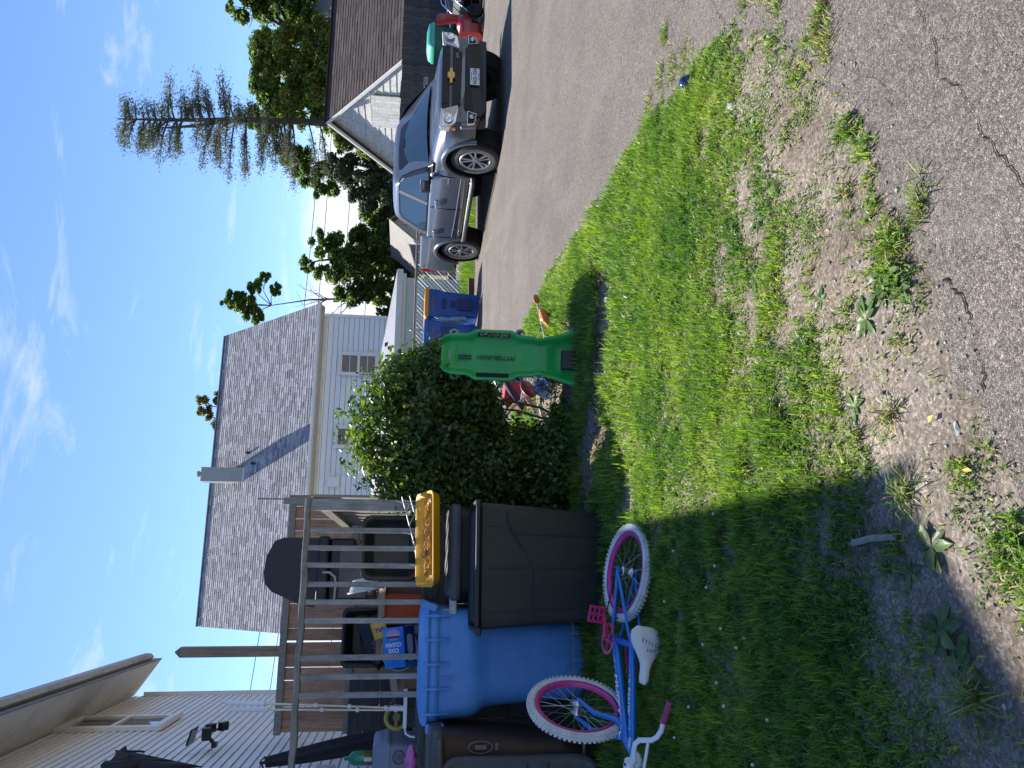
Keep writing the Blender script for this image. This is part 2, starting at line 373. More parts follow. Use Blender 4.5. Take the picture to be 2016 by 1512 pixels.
def blades(n, box, hmin, hmax, wid, dmul=1.0, straw=.2):
    x = rng.uniform(box[0], box[1], n); y = rng.uniform(box[2], box[3], n)
    # only what lies inside the cone of view
    u = x / np.maximum(y, .2); k = (u > -.62) & (u < .8) | (y < 1.2); x, y = x[k], y[k]
    g, h = dens_h(x, y); k = rng.random(len(x)) < g * dmul; x, y, h, g = x[k], y[k], h[k], g[k]
    # gather into tufts
    tx = np.round(x / .05) * .05; ty = np.round(y / .05 + .37 * np.sin(tx * 40)) * .05; pull = rng.random(len(x))[:, None] * .6
    xy = np.stack([x, y], 1) * (1 - pull) + np.stack([tx + .012 * np.sin(tx * 91 + ty * 37), ty + .012 * np.cos(tx * 53)], 1) * pull
    x, y = xy[:, 0], xy[:, 1]; z = soil_z(x, y) - .004; m = len(x)
    H = rng.uniform(hmin, hmax, m) * h; wv = wid * rng.uniform(.6, 1.3, m); az = rng.uniform(0, 2 * pi, m) ; az = np.where(rng.random(m) < .75, az, -1.0 + .9 * rng.normal(size=m))
    lean = np.abs(rng.normal(.55, .4, m)); dx, dy = np.cos(az), np.sin(az); px, py = -dy, dx
    st = rng.random(m) < straw * (1.25 - g); lean = np.where(st, lean + .6, lean)
    def at(tt, k): 
        o = H * np.sin(np.minimum(lean * k, 1.5)) * tt; zz = H * np.cos(np.minimum(lean * k, 1.5)) * tt
        return x + dx * o, y + dy * o, z + zz
    b = at(0, 1); mm = at(.55, .75); tp = at(1.0, 1.3)
    v = np.stack([np.stack([b[0] - px * wv, b[1] - py * wv, b[2]], 1), np.stack([b[0] + px * wv, b[1] + py * wv, b[2]], 1),
                  np.stack([mm[0] + px * wv * .8, mm[1] + py * wv * .8, mm[2]], 1), np.stack([mm[0] - px * wv * .8, mm[1] - py * wv * .8, mm[2]], 1), np.stack(tp, 1)], 1)
    return v, st
vs_, sts = [], []
for args in [(560000, (-2.4, 1.75, 1.2, 4.2), .026, .070, .0023), (300000, (-3.6, 1.75, 4.2, 9.8), .04, .095, .0034)]:
    v, st = blades(*args); vs_.append(v); sts.append(st)
# short tufts growing out of cracks in the tar
CR = [(1.93, 4.05, .05), (1.72, 4.1, .05), (1.68, 3.9, .07), (1.66, 3.72, .08), (1.62, 4.3, .06), (1.62, 3.02, .05), (1.64, 2.92, .05), (1.6, 2.84, .05), (1.55, 2.76, .05), (1.47, 2.7, .06), (1.2, 2.42, .04), (1.15, 2.36, .05), (1.28, 2.38, .03), (2.06, 3.75, .06), (.5, 1.86, .04)]
for cx, cy, r in CR:
    n = 130; x = cx + r * rng.normal(size=n) * .8; y = cy + r * rng.normal(size=n) * .5; H = rng.uniform(.02, .05, n); az = rng.uniform(0, 2 * pi, n); o = H * rng.uniform(.2, 1, n); w = .002
    z0 = np.zeros(n) + .001; px, py = -np.sin(az) * w, np.cos(az) * w
    f = lambda k: (x + np.cos(az) * o * k, y + np.sin(az) * o * k, z0 + H * k * (1 - .3 * k))
    a, m2, tp = f(0), f(.55), f(1)
    vs_.append(np.stack([np.stack([a[0] - px, a[1] - py, a[2]], 1), np.stack([a[0] + px, a[1] + py, a[2]], 1), np.stack([m2[0] + px, m2[1] + py, m2[2]], 1), np.stack([m2[0] - px, m2[1] - py, m2[2]], 1), np.stack(tp, 1)], 1))
    sts.append(rng.random(n) < .35)
v = np.concatenate(vs_); st = np.concatenate(sts); n = len(v); k5 = np.arange(n)[:, None] * 5
idx = (k5 + np.array([[0, 1, 2, 3, 3, 2, 4]])).ravel()
fn = np.tile([4, 3], n); mi = np.repeat(st.astype(int), 2)
o = put('grass', arrmesh('grass', v.reshape(-1, 3), fn, idx, [m_grass, m_straw], mi)); tag(o, 'thick green lawn grass with dry straw blades', kind='stuff')
# clover and low weeds between the blades
n = 60000; x = rng.uniform(-2.2, 1.7, n); y = rng.uniform(1.3, 5.5, n); g, h = dens_h(x, y); pc = (vfbm(x, y, 3.1, 77) > .5)
k = (rng.random(n) < .55) & pc & (lawn_d(x, y) > .03) & ((g > .12) | (rng.random(n) < .12)); x, y, h = x[k], y[k], h[k]
z = soil_z(x, y) + rng.uniform(.006, .035, len(x)) * h
o = put('clover', leaves_mesh('clover', np.stack([x, y, z], 1), rng.uniform(.008, .017, len(x)), m_clover, up=np.array([[0, 0, 1.0]]), flat=.6, aspect=.85)); tag(o, 'low clover and small round weeds in the lawn', kind='stuff')
n = 90000; x = rng.uniform(-1.6, 1.6, n); y = rng.uniform(1.3, 3.4, n); d = lawn_d(x, y); pc = vfbm(x, y, 3.6, 55)
k = (d > .03) & (d < .95) & (pc > .50) & (rng.random(n) < np.clip((pc - .5) * 9, 0, 1)); x, y = x[k], y[k]; z = soil_z(x, y) + rng.uniform(.003, .016, len(x))
o = put('ground_weeds', leaves_mesh('ground_weeds', np.stack([x, y, z], 1), rng.uniform(.006, .014, len(x)), [m_clover, m_grass], up=np.array([[0, 0, 1.0]]), flat=.5, aspect=.6, mi=(rng.random(len(x)) < .35).astype(int))); tag(o, 'mats of tiny creeping weeds on the bare soil', kind='stuff')
# pebbles and crumbs of tar
n = 5200; x = rng.uniform(-1.8, 1.75, n); y = rng.uniform(1.15, 3.6, n); d = lawn_d(x, y); g, h = dens_h(x, y)
k = (d > -.10) & (rng.random(n) < np.where(d < .25, .9, .35)) & (g < .7); x, y, d = x[k], y[k], d[k]; n = len(x); r = .0022 + .006 * rng.random(n) ** 4
oc = np.array([[1, 0, 0], [0, 1, 0], [-1, 0, 0], [0, -1, 0], [0, 0, .7], [0, 0, -.5]], float); fc = np.array([[0, 1, 4], [1, 2, 4], [2, 3, 4], [3, 0, 4], [1, 0, 5], [2, 1, 5], [3, 2, 5], [0, 3, 5]])
v = np.stack([x, y, np.maximum(soil_z(x, y, d), 0.0) + r * .3], 1)[:, None] + oc[None] * (r[:, None, None] * (1 + .35 * rng.normal(size=(n, 6, 1))))
m_peb = mat('pebble_stone', (.26, .24, .22), .85, var=.3, scale=30, island=.6)
o = put('gravel', arrmesh('gravel', v.reshape(-1, 3), np.full(n * 8, 3), (np.arange(n)[:, None, None] * 6 + fc[None]).ravel(), m_peb)); tag(o, 'small pebbles and tar crumbs on the bare soil', kind='stuff')
# cracks in the tar
m_crack = mat('crack_gap', (.018, .017, .016), 1, var=.3, scale=20, spec=.05)
def crack(pts, w):
    vs = []; rr = random.Random(len(pts) + int(pts[0][0] * 100)); P = []; jx = jy = 0; ww = w * .5; w = w * .5
    for (a, b_) in zip(pts, pts[1:]):
        for k in range(14):
            q = k / 14; jx = jx * .8 + rr.gauss(0, .004); jy = jy * .8 + rr.gauss(0, .004); P.append((a[0] + (b_[0] - a[0]) * q + jx, a[1] + (b_[1] - a[1]) * q + jy))
    for i, p in enumerate(P):
        q = P[min(i + 1, len(P) - 1)]; dx, dy = q[0] - p[0], q[1] - p[1]; l_ = math.hypot(dx, dy) or 1; ww = max(w * .08, min(w, ww + rr.gauss(0, w * .22)))
        vs += [(p[0] - dy / l_ * ww, p[1] + dx / l_ * ww, .0035), (p[0] + dy / l_ * ww, p[1] - dx / l_ * ww, .0035)]
    m_ = MB(); m_.add(vs, [(2 * i, 2 * i + 1, 2 * i + 3, 2 * i + 2) for i in range(len(P) - 1)]); struct('road_crack', m_, m_crack)
crack([(1.25, 1.96), (1.08, 1.93), (.96, 1.84), (.82, 1.8), (.72, 1.7), (.62, 1.63), (.52, 1.55), (.4, 1.46)], .0032)
crack([(1.9, 3.5), (1.6, 3.2), (1.42, 2.93), (1.25, 2.63), (1.04, 2.31), (.87, 2.01), (.76, 1.98)], .0022)
crack([(2.5, 4.36), (2.13, 4.25), (1.58, 4.1)], .004); crack([(1.95, 3.95), (1.76, 3.87), (1.55, 3.74)], .004)
crack([(.3, 1.76), (.23, 1.68), (.13, 1.64), (.02, 1.6)], .006)
# ================================================================ materials for buildings
m_vinyl = mat('pale_vinyl_siding', (.77, .765, .76), .5, var=.05, scale=1.5, spec=.4, objvar=.05)
m_white_sid = mat('white_siding', (.78, .79, .78), .5, var=.04, scale=1.2, objvar=.04)
m_trim = mat('white_trim', (.74, .74, .72), .5, var=.06, scale=6)
m_soffit = mat('cream_soffit', (.60, .58, .53), .6, var=.06, scale=2, wear=(.33, .31, .28), wearamt=.4)
m_gutter = mat('weathered_gutter', (.42, .40, .37), .6, var=.18, scale=5, stretch=(4, .4, 4), wear=(.17, .15, .13), wearamt=.7)
m_glass = mat('window_glass', (.02, .025, .028), .05, var=.2, scale=2, spec=.8)
m_shing = mat('grey_shingle', (.31, .305, .315), .9, var=.2, scale=40, island=.36, bump=.5, bscale=120, spec=.2)
m_brownsh = mat('brown_shingle', (.082, .066, .060), .92, var=.25, scale=30, island=.25, bump=.5, bscale=100, spec=.15)
m_fencewood = mat('cedar_board', (.46, .27, .17), .75, var=.30, scale=5, stretch=(9, 9, .8), bump=.25, objvar=.22, wear=(.10, .055, .035), wearamt=.6, wscale=1.5)
m_rail = mat('weathered_rail_wood', (.31, .31, .28), .85, var=.28, scale=6, stretch=(8, 8, 1), bump=.5, objvar=.12, wear=(.10, .105, .085), wearamt=.5, wscale=4)
m_railtop = mat('weathered_top_rail', (.25, .24, .20), .85, var=.35, scale=6, stretch=(.8, 8, 8), bump=.6, wear=(.07, .07, .055), wearamt=.6, wscale=5)
m_greywood = mat('grey_weathered_board', (.30, .285, .25), .85, var=.25, scale=5, stretch=(10, 10, .7), bump=.4, objvar=.18)
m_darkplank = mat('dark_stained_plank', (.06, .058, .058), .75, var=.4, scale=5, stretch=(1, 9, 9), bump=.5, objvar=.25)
m_darkfence = mat('charcoal_fence_board', (.075, .07, .07), .9, var=.4, scale=6, stretch=(9, 9, .8), bump=.6, objvar=.3)
m_oldwhite = mat('peeling_white_board', (.60, .60, .57), .8, var=.18, scale=5, stretch=(4, .4, 6), wear=(.22, .22, .20), wearamt=.6, wscale=7, bump=.15, objvar=.12)
m_metal = mat('galvanised_steel', (.42, .43, .43), .45, .7, var=.15, scale=20)
m_black = mat('black_plastic', (.012, .012, .013), .45, var=.2, scale=30)
m_chrome = mat('chrome', (.75, .75, .76), .12, 1, var=.03)
m_post = mat('old_post_wood', (.27, .23, .175), .85, var=.35, scale=4, stretch=(9, 9, .7), bump=.6, wear=(.12, .09, .06), wearamt=.5)

m_lap_shade = mat('siding_lap_shade', (.16, .16, .17), .8, var=.05)  # dark wall colour seen through the gaps draws the shadow under each lap
def clap_board(length, h, t=.016, gap=.006):
    """one lap-siding board: bottom edge stands proud"""
    m_ = MB(); h -= gap; P = [(0, 0), (-t, 0), (-t, h * .12), (-.004, h), (0, h)]      # (depth, z), the gap above each board shows the shadow-coloured wall
    for k, d in enumerate((0, length)): pass
    vs = [(0, p[0], p[1]) for p in P] + [(length, p[0], p[1]) for p in P]; n = 5
    m_.add(vs, [(0, 1, 2, 3, 4), tuple(range(9, 4, -1))] + [(i + n, (i + 1) % n + n, (i + 1) % n, i) for i in range(n)]); return m_
def shingles(parent, name, a0, a1, length, rise, z0, run0, mt, tw=.30, ex=.14, side=1, seed=3):
    """rows of single shingle tabs climbing a slope: eave at depth run0, height z0, going back by `length` (slope length) along +y*side"""
    sl_ = math.atan2(rise, math.sqrt(max(length ** 2 - rise ** 2, 1e-6))); rows = int(length / ex); rr = np.random.default_rng(seed)
    vs, fs = [], []; c_, s_ = cos(sl_), sin(sl_)
    for r in range(rows):
        x = a0 - tw * rr.random()
        while x < a1:
            w = tw * rr.uniform(.55, 1.25); x0, x1 = max(x, a0), min(x + w - .006, a1); x += w
            if x1 - x0 < .02: continue
            t0 = .010 + .007 * rr.random(); l0, l1 = r * ex - .004 * rr.random(), min((r + 1) * ex + .02, length)
            base = len(vs)
            for (l_, tt) in ((l0, t0), (l1, .002)):
                for xx in (x0, x1): vs.append((xx, side * (run0 + l_ * c_ - tt * s_), z0 + l_ * s_ + tt * c_))
            for xx in (x0, x1): vs.append((xx, side * (run0 + l0 * c_), z0 + l0 * s_))
            f = [(base, base + 1, base + 3, base + 2), (base + 4, base + 5, base + 1, base)]
            fs += f if side > 0 else [q[::-1] for q in f]
    m_ = MB(); m_.add(vs, fs); return tag(m_.build(name, mt, parent), kind='stuff')
def window_unit(name, parent, x, z, w, h, y, mullion_rows=2, cols=1, label=None):
    """double hung window on a wall facing -y"""
    f = MB(); fw = .09
    for (cx, cz, dx, dz) in ((x, z + h / 2 - fw / 2, w, fw), (x, z - h / 2 + fw / 2, w, fw), (x - w / 2 + fw / 2, z, fw, h - 2 * fw), (x + w / 2 - fw / 2, z, fw, h - 2 * fw)):
        f.box((cx, y - .03, cz), (dx, .07, dz))
    o = f.build(name, m_trim, parent, bevel=.006, seg=1)
    s = MB(); iw, ih = w - 2 * fw, h - 2 * fw; sw = .045
    for k in range(2):
        zc = z + (ih / 4 if k == 0 else -ih / 4); yy = y - (.02 if k == 0 else .005)
        for (cx, cz, dx, dz) in ((x, zc + ih / 4 - sw / 2, iw, sw), (x, zc - ih / 4 + sw / 2, iw, sw), (x - iw / 2 + sw / 2, zc, sw, ih / 2 - 2 * sw), (x + iw / 2 - sw / 2, zc, sw, ih / 2 - 2 * sw)):
            s.box((cx, yy, cz), (dx, .035, dz))
        for r in range(1, mullion_rows): s.box((x, yy + .005, zc - ih / 4 + sw + (ih / 2 - 2 * sw) * r / mullion_rows), (iw - 2 * sw, .02, .022))
        for r in range(1, cols): s.box((x - iw / 2 + sw + (iw - 2 * sw) * r / cols, yy + .006, zc), (.022, .019, ih / 2 - 2 * sw))
    s.build('sash', m_trim, o)
    g = MB(); g.box((x, y + .02, z), (iw, .008, ih)); g.build('pane', m_glass, o)
    return o

# ================================================================ house on the left (wall runs away along E2, eave to the right)
T = thing('grey_house', 'grey two storey house on the left with horizontal vinyl siding and cream soffit', 'house', M=LOT)
AW = -1.9
core = MB(); core.box((AW - .08 - 4.0, 10.1, 2.78), (8.0, 8.2, 5.56)); core.build('wall', m_lap_shade, T)
pitch = .1016
me_b = clap_board(8.2, pitch, .021).mesh('siding_board', m_vinyl)
Mb = RZ(rad(90), 4, 'Z')
for k in range(56):
    o = put('siding_board', me_b, T, Matrix.Translation((AW - .078, 6.0, .1 + k * pitch)) @ Mb)
mb = MB(); mb.box((AW - .05, 14.215, 2.8), (.09, .05, 5.4)); mb.build('corner_trim', m_trim, T)
# roof with sloping soffit and gutter: eave line parallel to E2, gable rake at both ends
Rz0, eo = 5.29, -1.40; tp = math.tan(rad(36))
roof = MB()
b0, b1 = 5.75, 14.25
for (ax, zz, ax2, zz2, t_) in ((eo, Rz0 + .14, -6.0, Rz0 + .14 + 4.55 * tp, .05), (-10.55, Rz0 + .14, -6.0, Rz0 + .14 + 4.55 * tp, .05)):
    roof.add([(ax, b0, zz), (ax2, b0, zz2), (ax2, b1, zz2), (ax, b1, zz), (ax, b0, zz + t_), (ax2, b0, zz2 + t_), (ax2, b1, zz2 + t_), (ax, b1, zz + t_)],
             [(0, 1, 2, 3), (7, 6, 5, 4), (0, 4, 5, 1), (1, 5, 6, 2), (2, 6, 7, 3), (3, 7, 4, 0)])
roof.prism([(AW - .12, 5.5), (-10, 5.5), (-6, 5.5 + 4 * tp * .98)], 'y', 6.05, 14.1)
roof.build('roof', m_brownsh, T)
sf = MB(); sf.add([(AW - .06, b0, 5.66), (eo, b0, Rz0 + .005), (eo, b1, Rz0 + .005), (AW - .06, b1, 5.66), (AW - .06, b0, 5.71), (eo, b0, Rz0 + .12), (eo, b1, Rz0 + .12), (AW - .06, b1, 5.71)],
                  [(0, 1, 2, 3), (4, 7, 6, 5), (0, 4, 5, 1), (1, 5, 6, 2), (2, 6, 7, 3), (3, 7, 4, 0)]); sf.build('soffit', m_soffit, T)
fz = MB(); fz.box((eo + .012, (b0 + b1) / 2, Rz0 + .055), (.02, b1 - b0 - .02, .13)); fz.build('fascia', mat('blue_grey_fascia', (.20, .21, .24), .6, var=.1), T)  # one even blue-grey along the whole fascia
gt = MB(); prof = [(eo + .024, Rz0 + .085), (eo + .07, Rz0 + .05), (eo + .12, Rz0 + .10), (eo + .125, Rz0 + .19), (eo + .115, Rz0 + .19), (eo + .11, Rz0 + .11), (eo + .07, Rz0 + .065), (eo + .024, Rz0 + .19)]
gt.prism(prof, 'y', b0 - .02, b1 - .25); gt.build('gutter', m_gutter, T)
# tall window under the soffit
wf = MB(); wy0, wy1, wz0, wz1 = 11.15, 12.05, 4.36, 5.70
for (cy, cz, dy, dz) in ((wy0 + .05, (wz0 + wz1) / 2, .1, wz1 - wz0), (wy1 - .05, (wz0 + wz1) / 2, .1, wz1 - wz0), ((wy0 + wy1) / 2, wz0 + .05, wy1 - wy0 - .2, .1), ((wy0 + wy1) / 2, wz1 - .06, wy1 - wy0 - .2, .12), ((wy0 + wy1) / 2, 4.98, wy1 - wy0 - .2, .05)):
    wf.box((AW - .035, cy, cz), (.06, dy, dz))
wo = wf.build('window', m_trim, T, bevel=.006, seg=1)
g = MB(); g.box((AW - .06, (wy0 + wy1) / 2, 5.0), (.03, wy1 - wy0 - .2, wz1 - wz0 - .2)); g.build('pane', m_glass, wo)
s = MB(); s.box((AW - .01, (wy0 + wy1) / 2, wz0 - .02), (.07, 1.0, .035)); s.build('sill', m_trim, wo)
v = MB(); v.box((AW - .05, 8.66, 2.06), (.05, .42, .22))
for k in range(9): v.box((AW - .02, 8.66, 1.975 + k * .021), (.02, .36, .008), R=Matrix.Rotation(.5, 3, 'Y'))
v.build('wall_vent', m_trim, T)

# solar security light on the siding
m_dkblue = mat('solar_panel_blue', (.012, .018, .045), .12, var=.3, scale=30)
T = thing('security_light', 'black solar security light with tilted panel on the grey siding', 'light', M=LOT @ Matrix.Translation((AW + .03, 9.72, 3.36)))
q = MB(); q.box((0, 0, 0), (.05, .10, .05)); q.tube([(0, 0, .0), (.06, .0, .05)], .02); q.build('bracket', m_black, T)
q = MB(); q.box((.11, .02, .10), (.13, .12, .10), R=Matrix.Rotation(.3, 3, 'X')); q.build('housing', m_black, T, bevel=.012)
q = MB(); q.box((.10, -.03, .24), (.17, .21, .02), R=Matrix.Rotation(-.1, 3, 'X') @ Matrix.Rotation(.25, 3, 'Y')); q.build('solar_panel', m_dkblue, T, bevel=.003)
for dy, dz in ((.17, .12), (.27, .0)):
    q = MB(); q.tube([(.11, .06, .1), (.13, dy, dz)], .012); q.box((.14, dy + .03, dz - .02), (.09, .11, .07), R=Matrix.Rotation(-.5, 3, 'X')); q.build('lamp_head', m_black, T, bevel=.01)
q = MB(); q.tube([(-.01, -.05, 0), (-.01, -.2, -.02), (-.005, -.32, .0)], .005, 5); q.build('cord', m_black, T)
# dark cloth hanging by the wall, top left
m_cloth = mat('black_canvas', (.014, .015, .018), .8, var=.4, scale=10, bump=.4)
T = thing('hanging_canvas', 'torn black canvas corner hanging high on the grey siding', 'canvas', M=LOT @ Matrix.Translation((AW + .05, 9.02, 3.95)))
q = MB(); rng_ = random.Random(5); pts = []
for i in range(9):
    y = .22 - i * .10; pts.append([(.04 + .03 * sin(i * 1.3), y, .27 - .012 * i + .02 * sin(i * 2.1)), (.03 + .05 * cos(i * 1.9), y + .05, .22 - .05 * i + .03 * sin(i * 3.3)), (.02, y + .06, .2 - .12 * i)])
for i in range(8):
    for j in range(2): q.add([pts[i][j], pts[i + 1][j], pts[i + 1][j + 1], pts[i][j + 1]], [(0, 1, 2, 3)], 0, True)
o = q.build('cloth', m_cloth, T); md = o.modifiers.new('thick', 'SOLIDIFY'); md.thickness = .006
q = MB(); q.tube([(.03, .22, .28), (.03, .20, .05), (.03, .17, .0)], .012, 6); q.build('rib', m_black, T)

# ================================================================ raised deck, railing, fences
T = thing('deck_platform', 'dark weathered raised wooden deck behind the bins', 'deck', M=LOT)
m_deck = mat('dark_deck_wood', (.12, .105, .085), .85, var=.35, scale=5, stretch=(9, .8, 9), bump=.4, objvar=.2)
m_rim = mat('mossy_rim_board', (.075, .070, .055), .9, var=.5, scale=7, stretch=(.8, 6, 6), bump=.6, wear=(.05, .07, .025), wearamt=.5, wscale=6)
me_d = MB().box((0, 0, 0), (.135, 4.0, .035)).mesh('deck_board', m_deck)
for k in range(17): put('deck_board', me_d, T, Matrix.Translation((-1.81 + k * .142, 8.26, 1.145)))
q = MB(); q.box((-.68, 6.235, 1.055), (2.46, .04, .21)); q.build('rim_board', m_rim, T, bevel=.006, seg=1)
me_s = MB().box((0, 0, 0), (.13, .02, .93)).mesh('underdeck_shade_board', m_darkplank)  # dark boards added to stand for the shade beneath the deck
for k in range(18): put('underdeck_shade_board', me_s, T, Matrix.Translation((-1.84 + k * .14, 6.27, .47)))
for (a, b_) in ((.47, 6.3), (.47, 10.1)):
    q = MB(); q.box((a, b_, .55), (.09, .09, 1.1)); q.build('support_post', m_rail, T)

T = thing('deck_railing', 'weathered wooden deck railing with square balusters behind the bins', 'railing', M=LOT)
q = MB(); n = 24; ring = []
for i in range(n + 1):
    a = .565 - i * 2.35 / n; w = .006 * sin(i * 1.7) + .004 * sin(i * .6); ring.append([(a, 6.135 + w, 2.038 + w), (a, 6.225 + w, 2.042 + w), (a, 6.225 + w, 2.088 + w * .5), (a, 6.135 + w, 2.084 + w * .5)])
q.loft(ring, sm=False); q.build('top_rail', m_railtop, T, bevel=.006, seg=1)
bal = [.325, .19, .06, -.08, -.21, -.345, -.607, -.742, -.87]
me_l = MB().box((0, 0, 0), (.038, .036, .90)).mesh('baluster', m_rail)
for i, a in enumerate(bal): put('baluster', me_l, T, Matrix.Translation((a, 6.162, 1.60)) @ RZ(rad(random.uniform(-.5, .5)), 4, 'Y'))
q = MB(); q.box((.52, 6.20, 1.62), (.088, .088, .95)); q.build('corner_post', m_rail, T)

T = thing('picket_fence', 'low grey board fence running back beside the deck', 'fence', M=LOT)
me_p = MB().box((0, 0, 0), (.02, .135, 1.55)).mesh('fence_board', m_greywood)
for k in range(25): put('fence_board', me_p, T, Matrix.Translation((.60 + .006 * (k % 3), 6.36 + k * .15, 1.29 + .004 * (k % 2))))
q = MB(); q.box((.565, 8.2, 2.03), (.04, 3.75, .09)); q.build('rail', m_railtop, T)
q = MB(); q.box((.565, 8.2, 1.3), (.04, 3.75, .09)); q.build('rail', m_railtop, T)

T = thing('privacy_fence', 'tall brown cedar board fence standing behind the deck', 'fence', M=LOT)
BF = 10.264; me_f = [MB().box((0, 0, 0), (w, .02, 2.75)).mesh('fence_board', m_fencewood) for w in (.138, .142, .150)]
a = -1.86; k = 0
while a < .86:
    w = (.138, .142, .150)[k % 3]; gap_ = (.005, .012, .006, .002, .009)[k % 5]
    put('fence_board', me_f[k % 3], T, Matrix.Translation((a + w / 2, BF, 1.43 - .006 * ((k * 7) % 3))) @ RZ(rad(random.uniform(-.25, .25)), 4, 'Y')); a += w + gap_; k += 1
for z in (2.76, 1.95, 1.05):
    q = MB(); q.box((-.49, BF - .035, z), (2.78, .04, .085)); q.build('rail', m_greywood, T, bevel=.004, seg=1)
q = MB(); q.box((.90, BF - .02, 1.45), (.09, .09, 2.85)); q.build('post', m_greywood, T)
q = MB(); q.box((.925, BF - .04, 2.75), (.02, .02, .9)); q.build('stake', m_greywood, T)

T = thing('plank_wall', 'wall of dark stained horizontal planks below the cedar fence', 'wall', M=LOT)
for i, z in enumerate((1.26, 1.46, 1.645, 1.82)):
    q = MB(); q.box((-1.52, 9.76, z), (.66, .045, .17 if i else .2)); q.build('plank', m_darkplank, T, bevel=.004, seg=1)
T = thing('tall_post', 'tall weathered square post with pointed top above the cedar fence', 'post', M=LOT @ Matrix.Translation((-1.04, 11.5, 0)))
q = MB(); q.box((0, 0, 2.14), (.135, .135, 4.28)); q.add([(-.0675, -.0675, 4.28), (.0675, -.0675, 4.28), (.0675, .0675, 4.28), (-.0675, .0675, 4.28), (0, 0, 4.37)], [(0, 1, 4), (1, 2, 4), (2, 3, 4), (3, 0, 4)])
q.build('shaft', m_post, T, bevel=.006, seg=1)

# ================================================================ white house across the back
T = thing('white_house', 'white sided house with steep grey shingle roof beyond the hedge', 'house', M=LOT)
WB = 28.8
q = MB(); q.box((3.9, WB + 4.42, 2.35), (11.5, 8.8, 4.7)); q.build('wall', m_lap_shade, T)
q = MB(); q.prism([(WB + .05, 4.7), (WB + 8.8, 4.7), (WB + 4.43, 9.05)], 'x', -1.83, 9.6); q.build('gable_core', m_white_sid, T)
me_b = clap_board(11.5, .193, .04, .014).mesh('siding_board', m_white_sid)
for k in range(24): put('siding_board', me_b, T, Matrix.Translation((-1.85, WB + .018, .12 + k * .193)))
q = MB(); q.box((9.65, WB - .01, 2.35), (.12, .06, 4.7)); q.build('corner_trim', m_trim, T)
q = MB(); q.box((3.9, WB + .0, 4.66), (11.5, .05, .12)); q.build('frieze', m_soffit, T)
SL = math.hypot(4.81, 4.51)
for sgn, run in ((1, 28.43), (-1, -(28.43 + 9.62))):
    q = MB(); y0 = 28.43 if sgn > 0 else 38.05; yr = 33.24
    q.add([(-2.05, y0, 4.86), (9.98, y0, 4.86), (9.98, yr, 9.37), (-2.05, yr, 9.37), (-2.05, y0, 4.90), (9.98, y0, 4.90), (9.98, yr, 9.41), (-2.05, yr, 9.41)],
          [(0, 1, 2, 3), (4, 5, 6, 7), (0, 1, 5, 4), (1, 2, 6, 5), (2, 3, 7, 6), (3, 0, 4, 7)]); q.build('roof', mat('roof_deck', (.09, .088, .09), .9), T)
shingles(T, 'shingles', -2.05, 9.98, SL, 4.51, 4.905, 28.42, m_shing, tw=.30, ex=.145)
q = MB(); q.box((3.96, 33.24, 9.43), (12.04, .16, .035)); q.build('ridge_cap', m_shing, T)
q = MB(); pr = [(28.41, 4.80), (28.36, 4.80), (28.30, 4.85), (28.30, 4.93), (28.32, 4.93), (28.33, 4.86), (28.41, 4.83)]
q.prism(pr, 'x', -2.08, 10.0); q.build('gutter', m_trim, T)
q = MB(); q.add([(-2.05, 28.44, 4.84), (9.98, 28.44, 4.84), (9.98, 28.80, 4.72), (-2.05, 28.80, 4.72)], [(0, 1, 2, 3)]); q.build('soffit', m_soffit, T)
window_unit('window', T, 7.73, 3.34, .92, 1.5, WB - .075, 2, 1)
window_unit('window', T, 4.92, 3.34, .86, 1.5, WB - .075, 1, 1)
q = MB(); q.box((3.24, WB - .07, 4.03), (.36, .12, .42)); q.tube([(3.07, WB - .03, 3.95), (2.6, WB - .03, 3.95), (1.6, WB - .03, 3.93)], .012, 6); q.tube([(3.42, WB - .03, 4.05), (3.55, WB - .03, 4.05), (3.55, WB - .03, 3.2)], .012, 6)
q.build('utility_box', m_trim, T, bevel=.01)
# chimney
m_chim = mat('grey_painted_brick', (.30, .33, .335), .8, var=.1, scale=9); m_chimw = mat('white_flashing', (.55, .57, .58), .5, var=.06)
q = MB(); q.box((3.78, 31.80, 8.42), (.56, .62, 1.95)); ch = q.build('chimney', m_chim, T, bevel=.01, seg=1)
q = MB(); q.box((3.78, 31.78, 7.60), (.60, .64, .42)); q.build('flashing', m_chimw, ch)
q = MB(); q.lathe([(.09, 9.39), (.09, 9.50), (.13, 9.50), (.13, 9.56), (.0, 9.60)], 12, Matrix.Translation((3.80, 31.7, 0))); q.build('flue_pipe', mat('rusty_flue', (.42, .30, .25), .6, var=.3), ch)
for a, b_ in ((4.62, 31.25), (4.16, 30.92)):
    q = MB(); zz = 4.905 + (b_ - 28.42) * .938; q.lathe([(.05, zz - .05), (.05, zz + .16), (.0, zz + .18)], 10, Matrix.Translation((a, b_, 0))); q.build('vent_pipe', m_black, T)

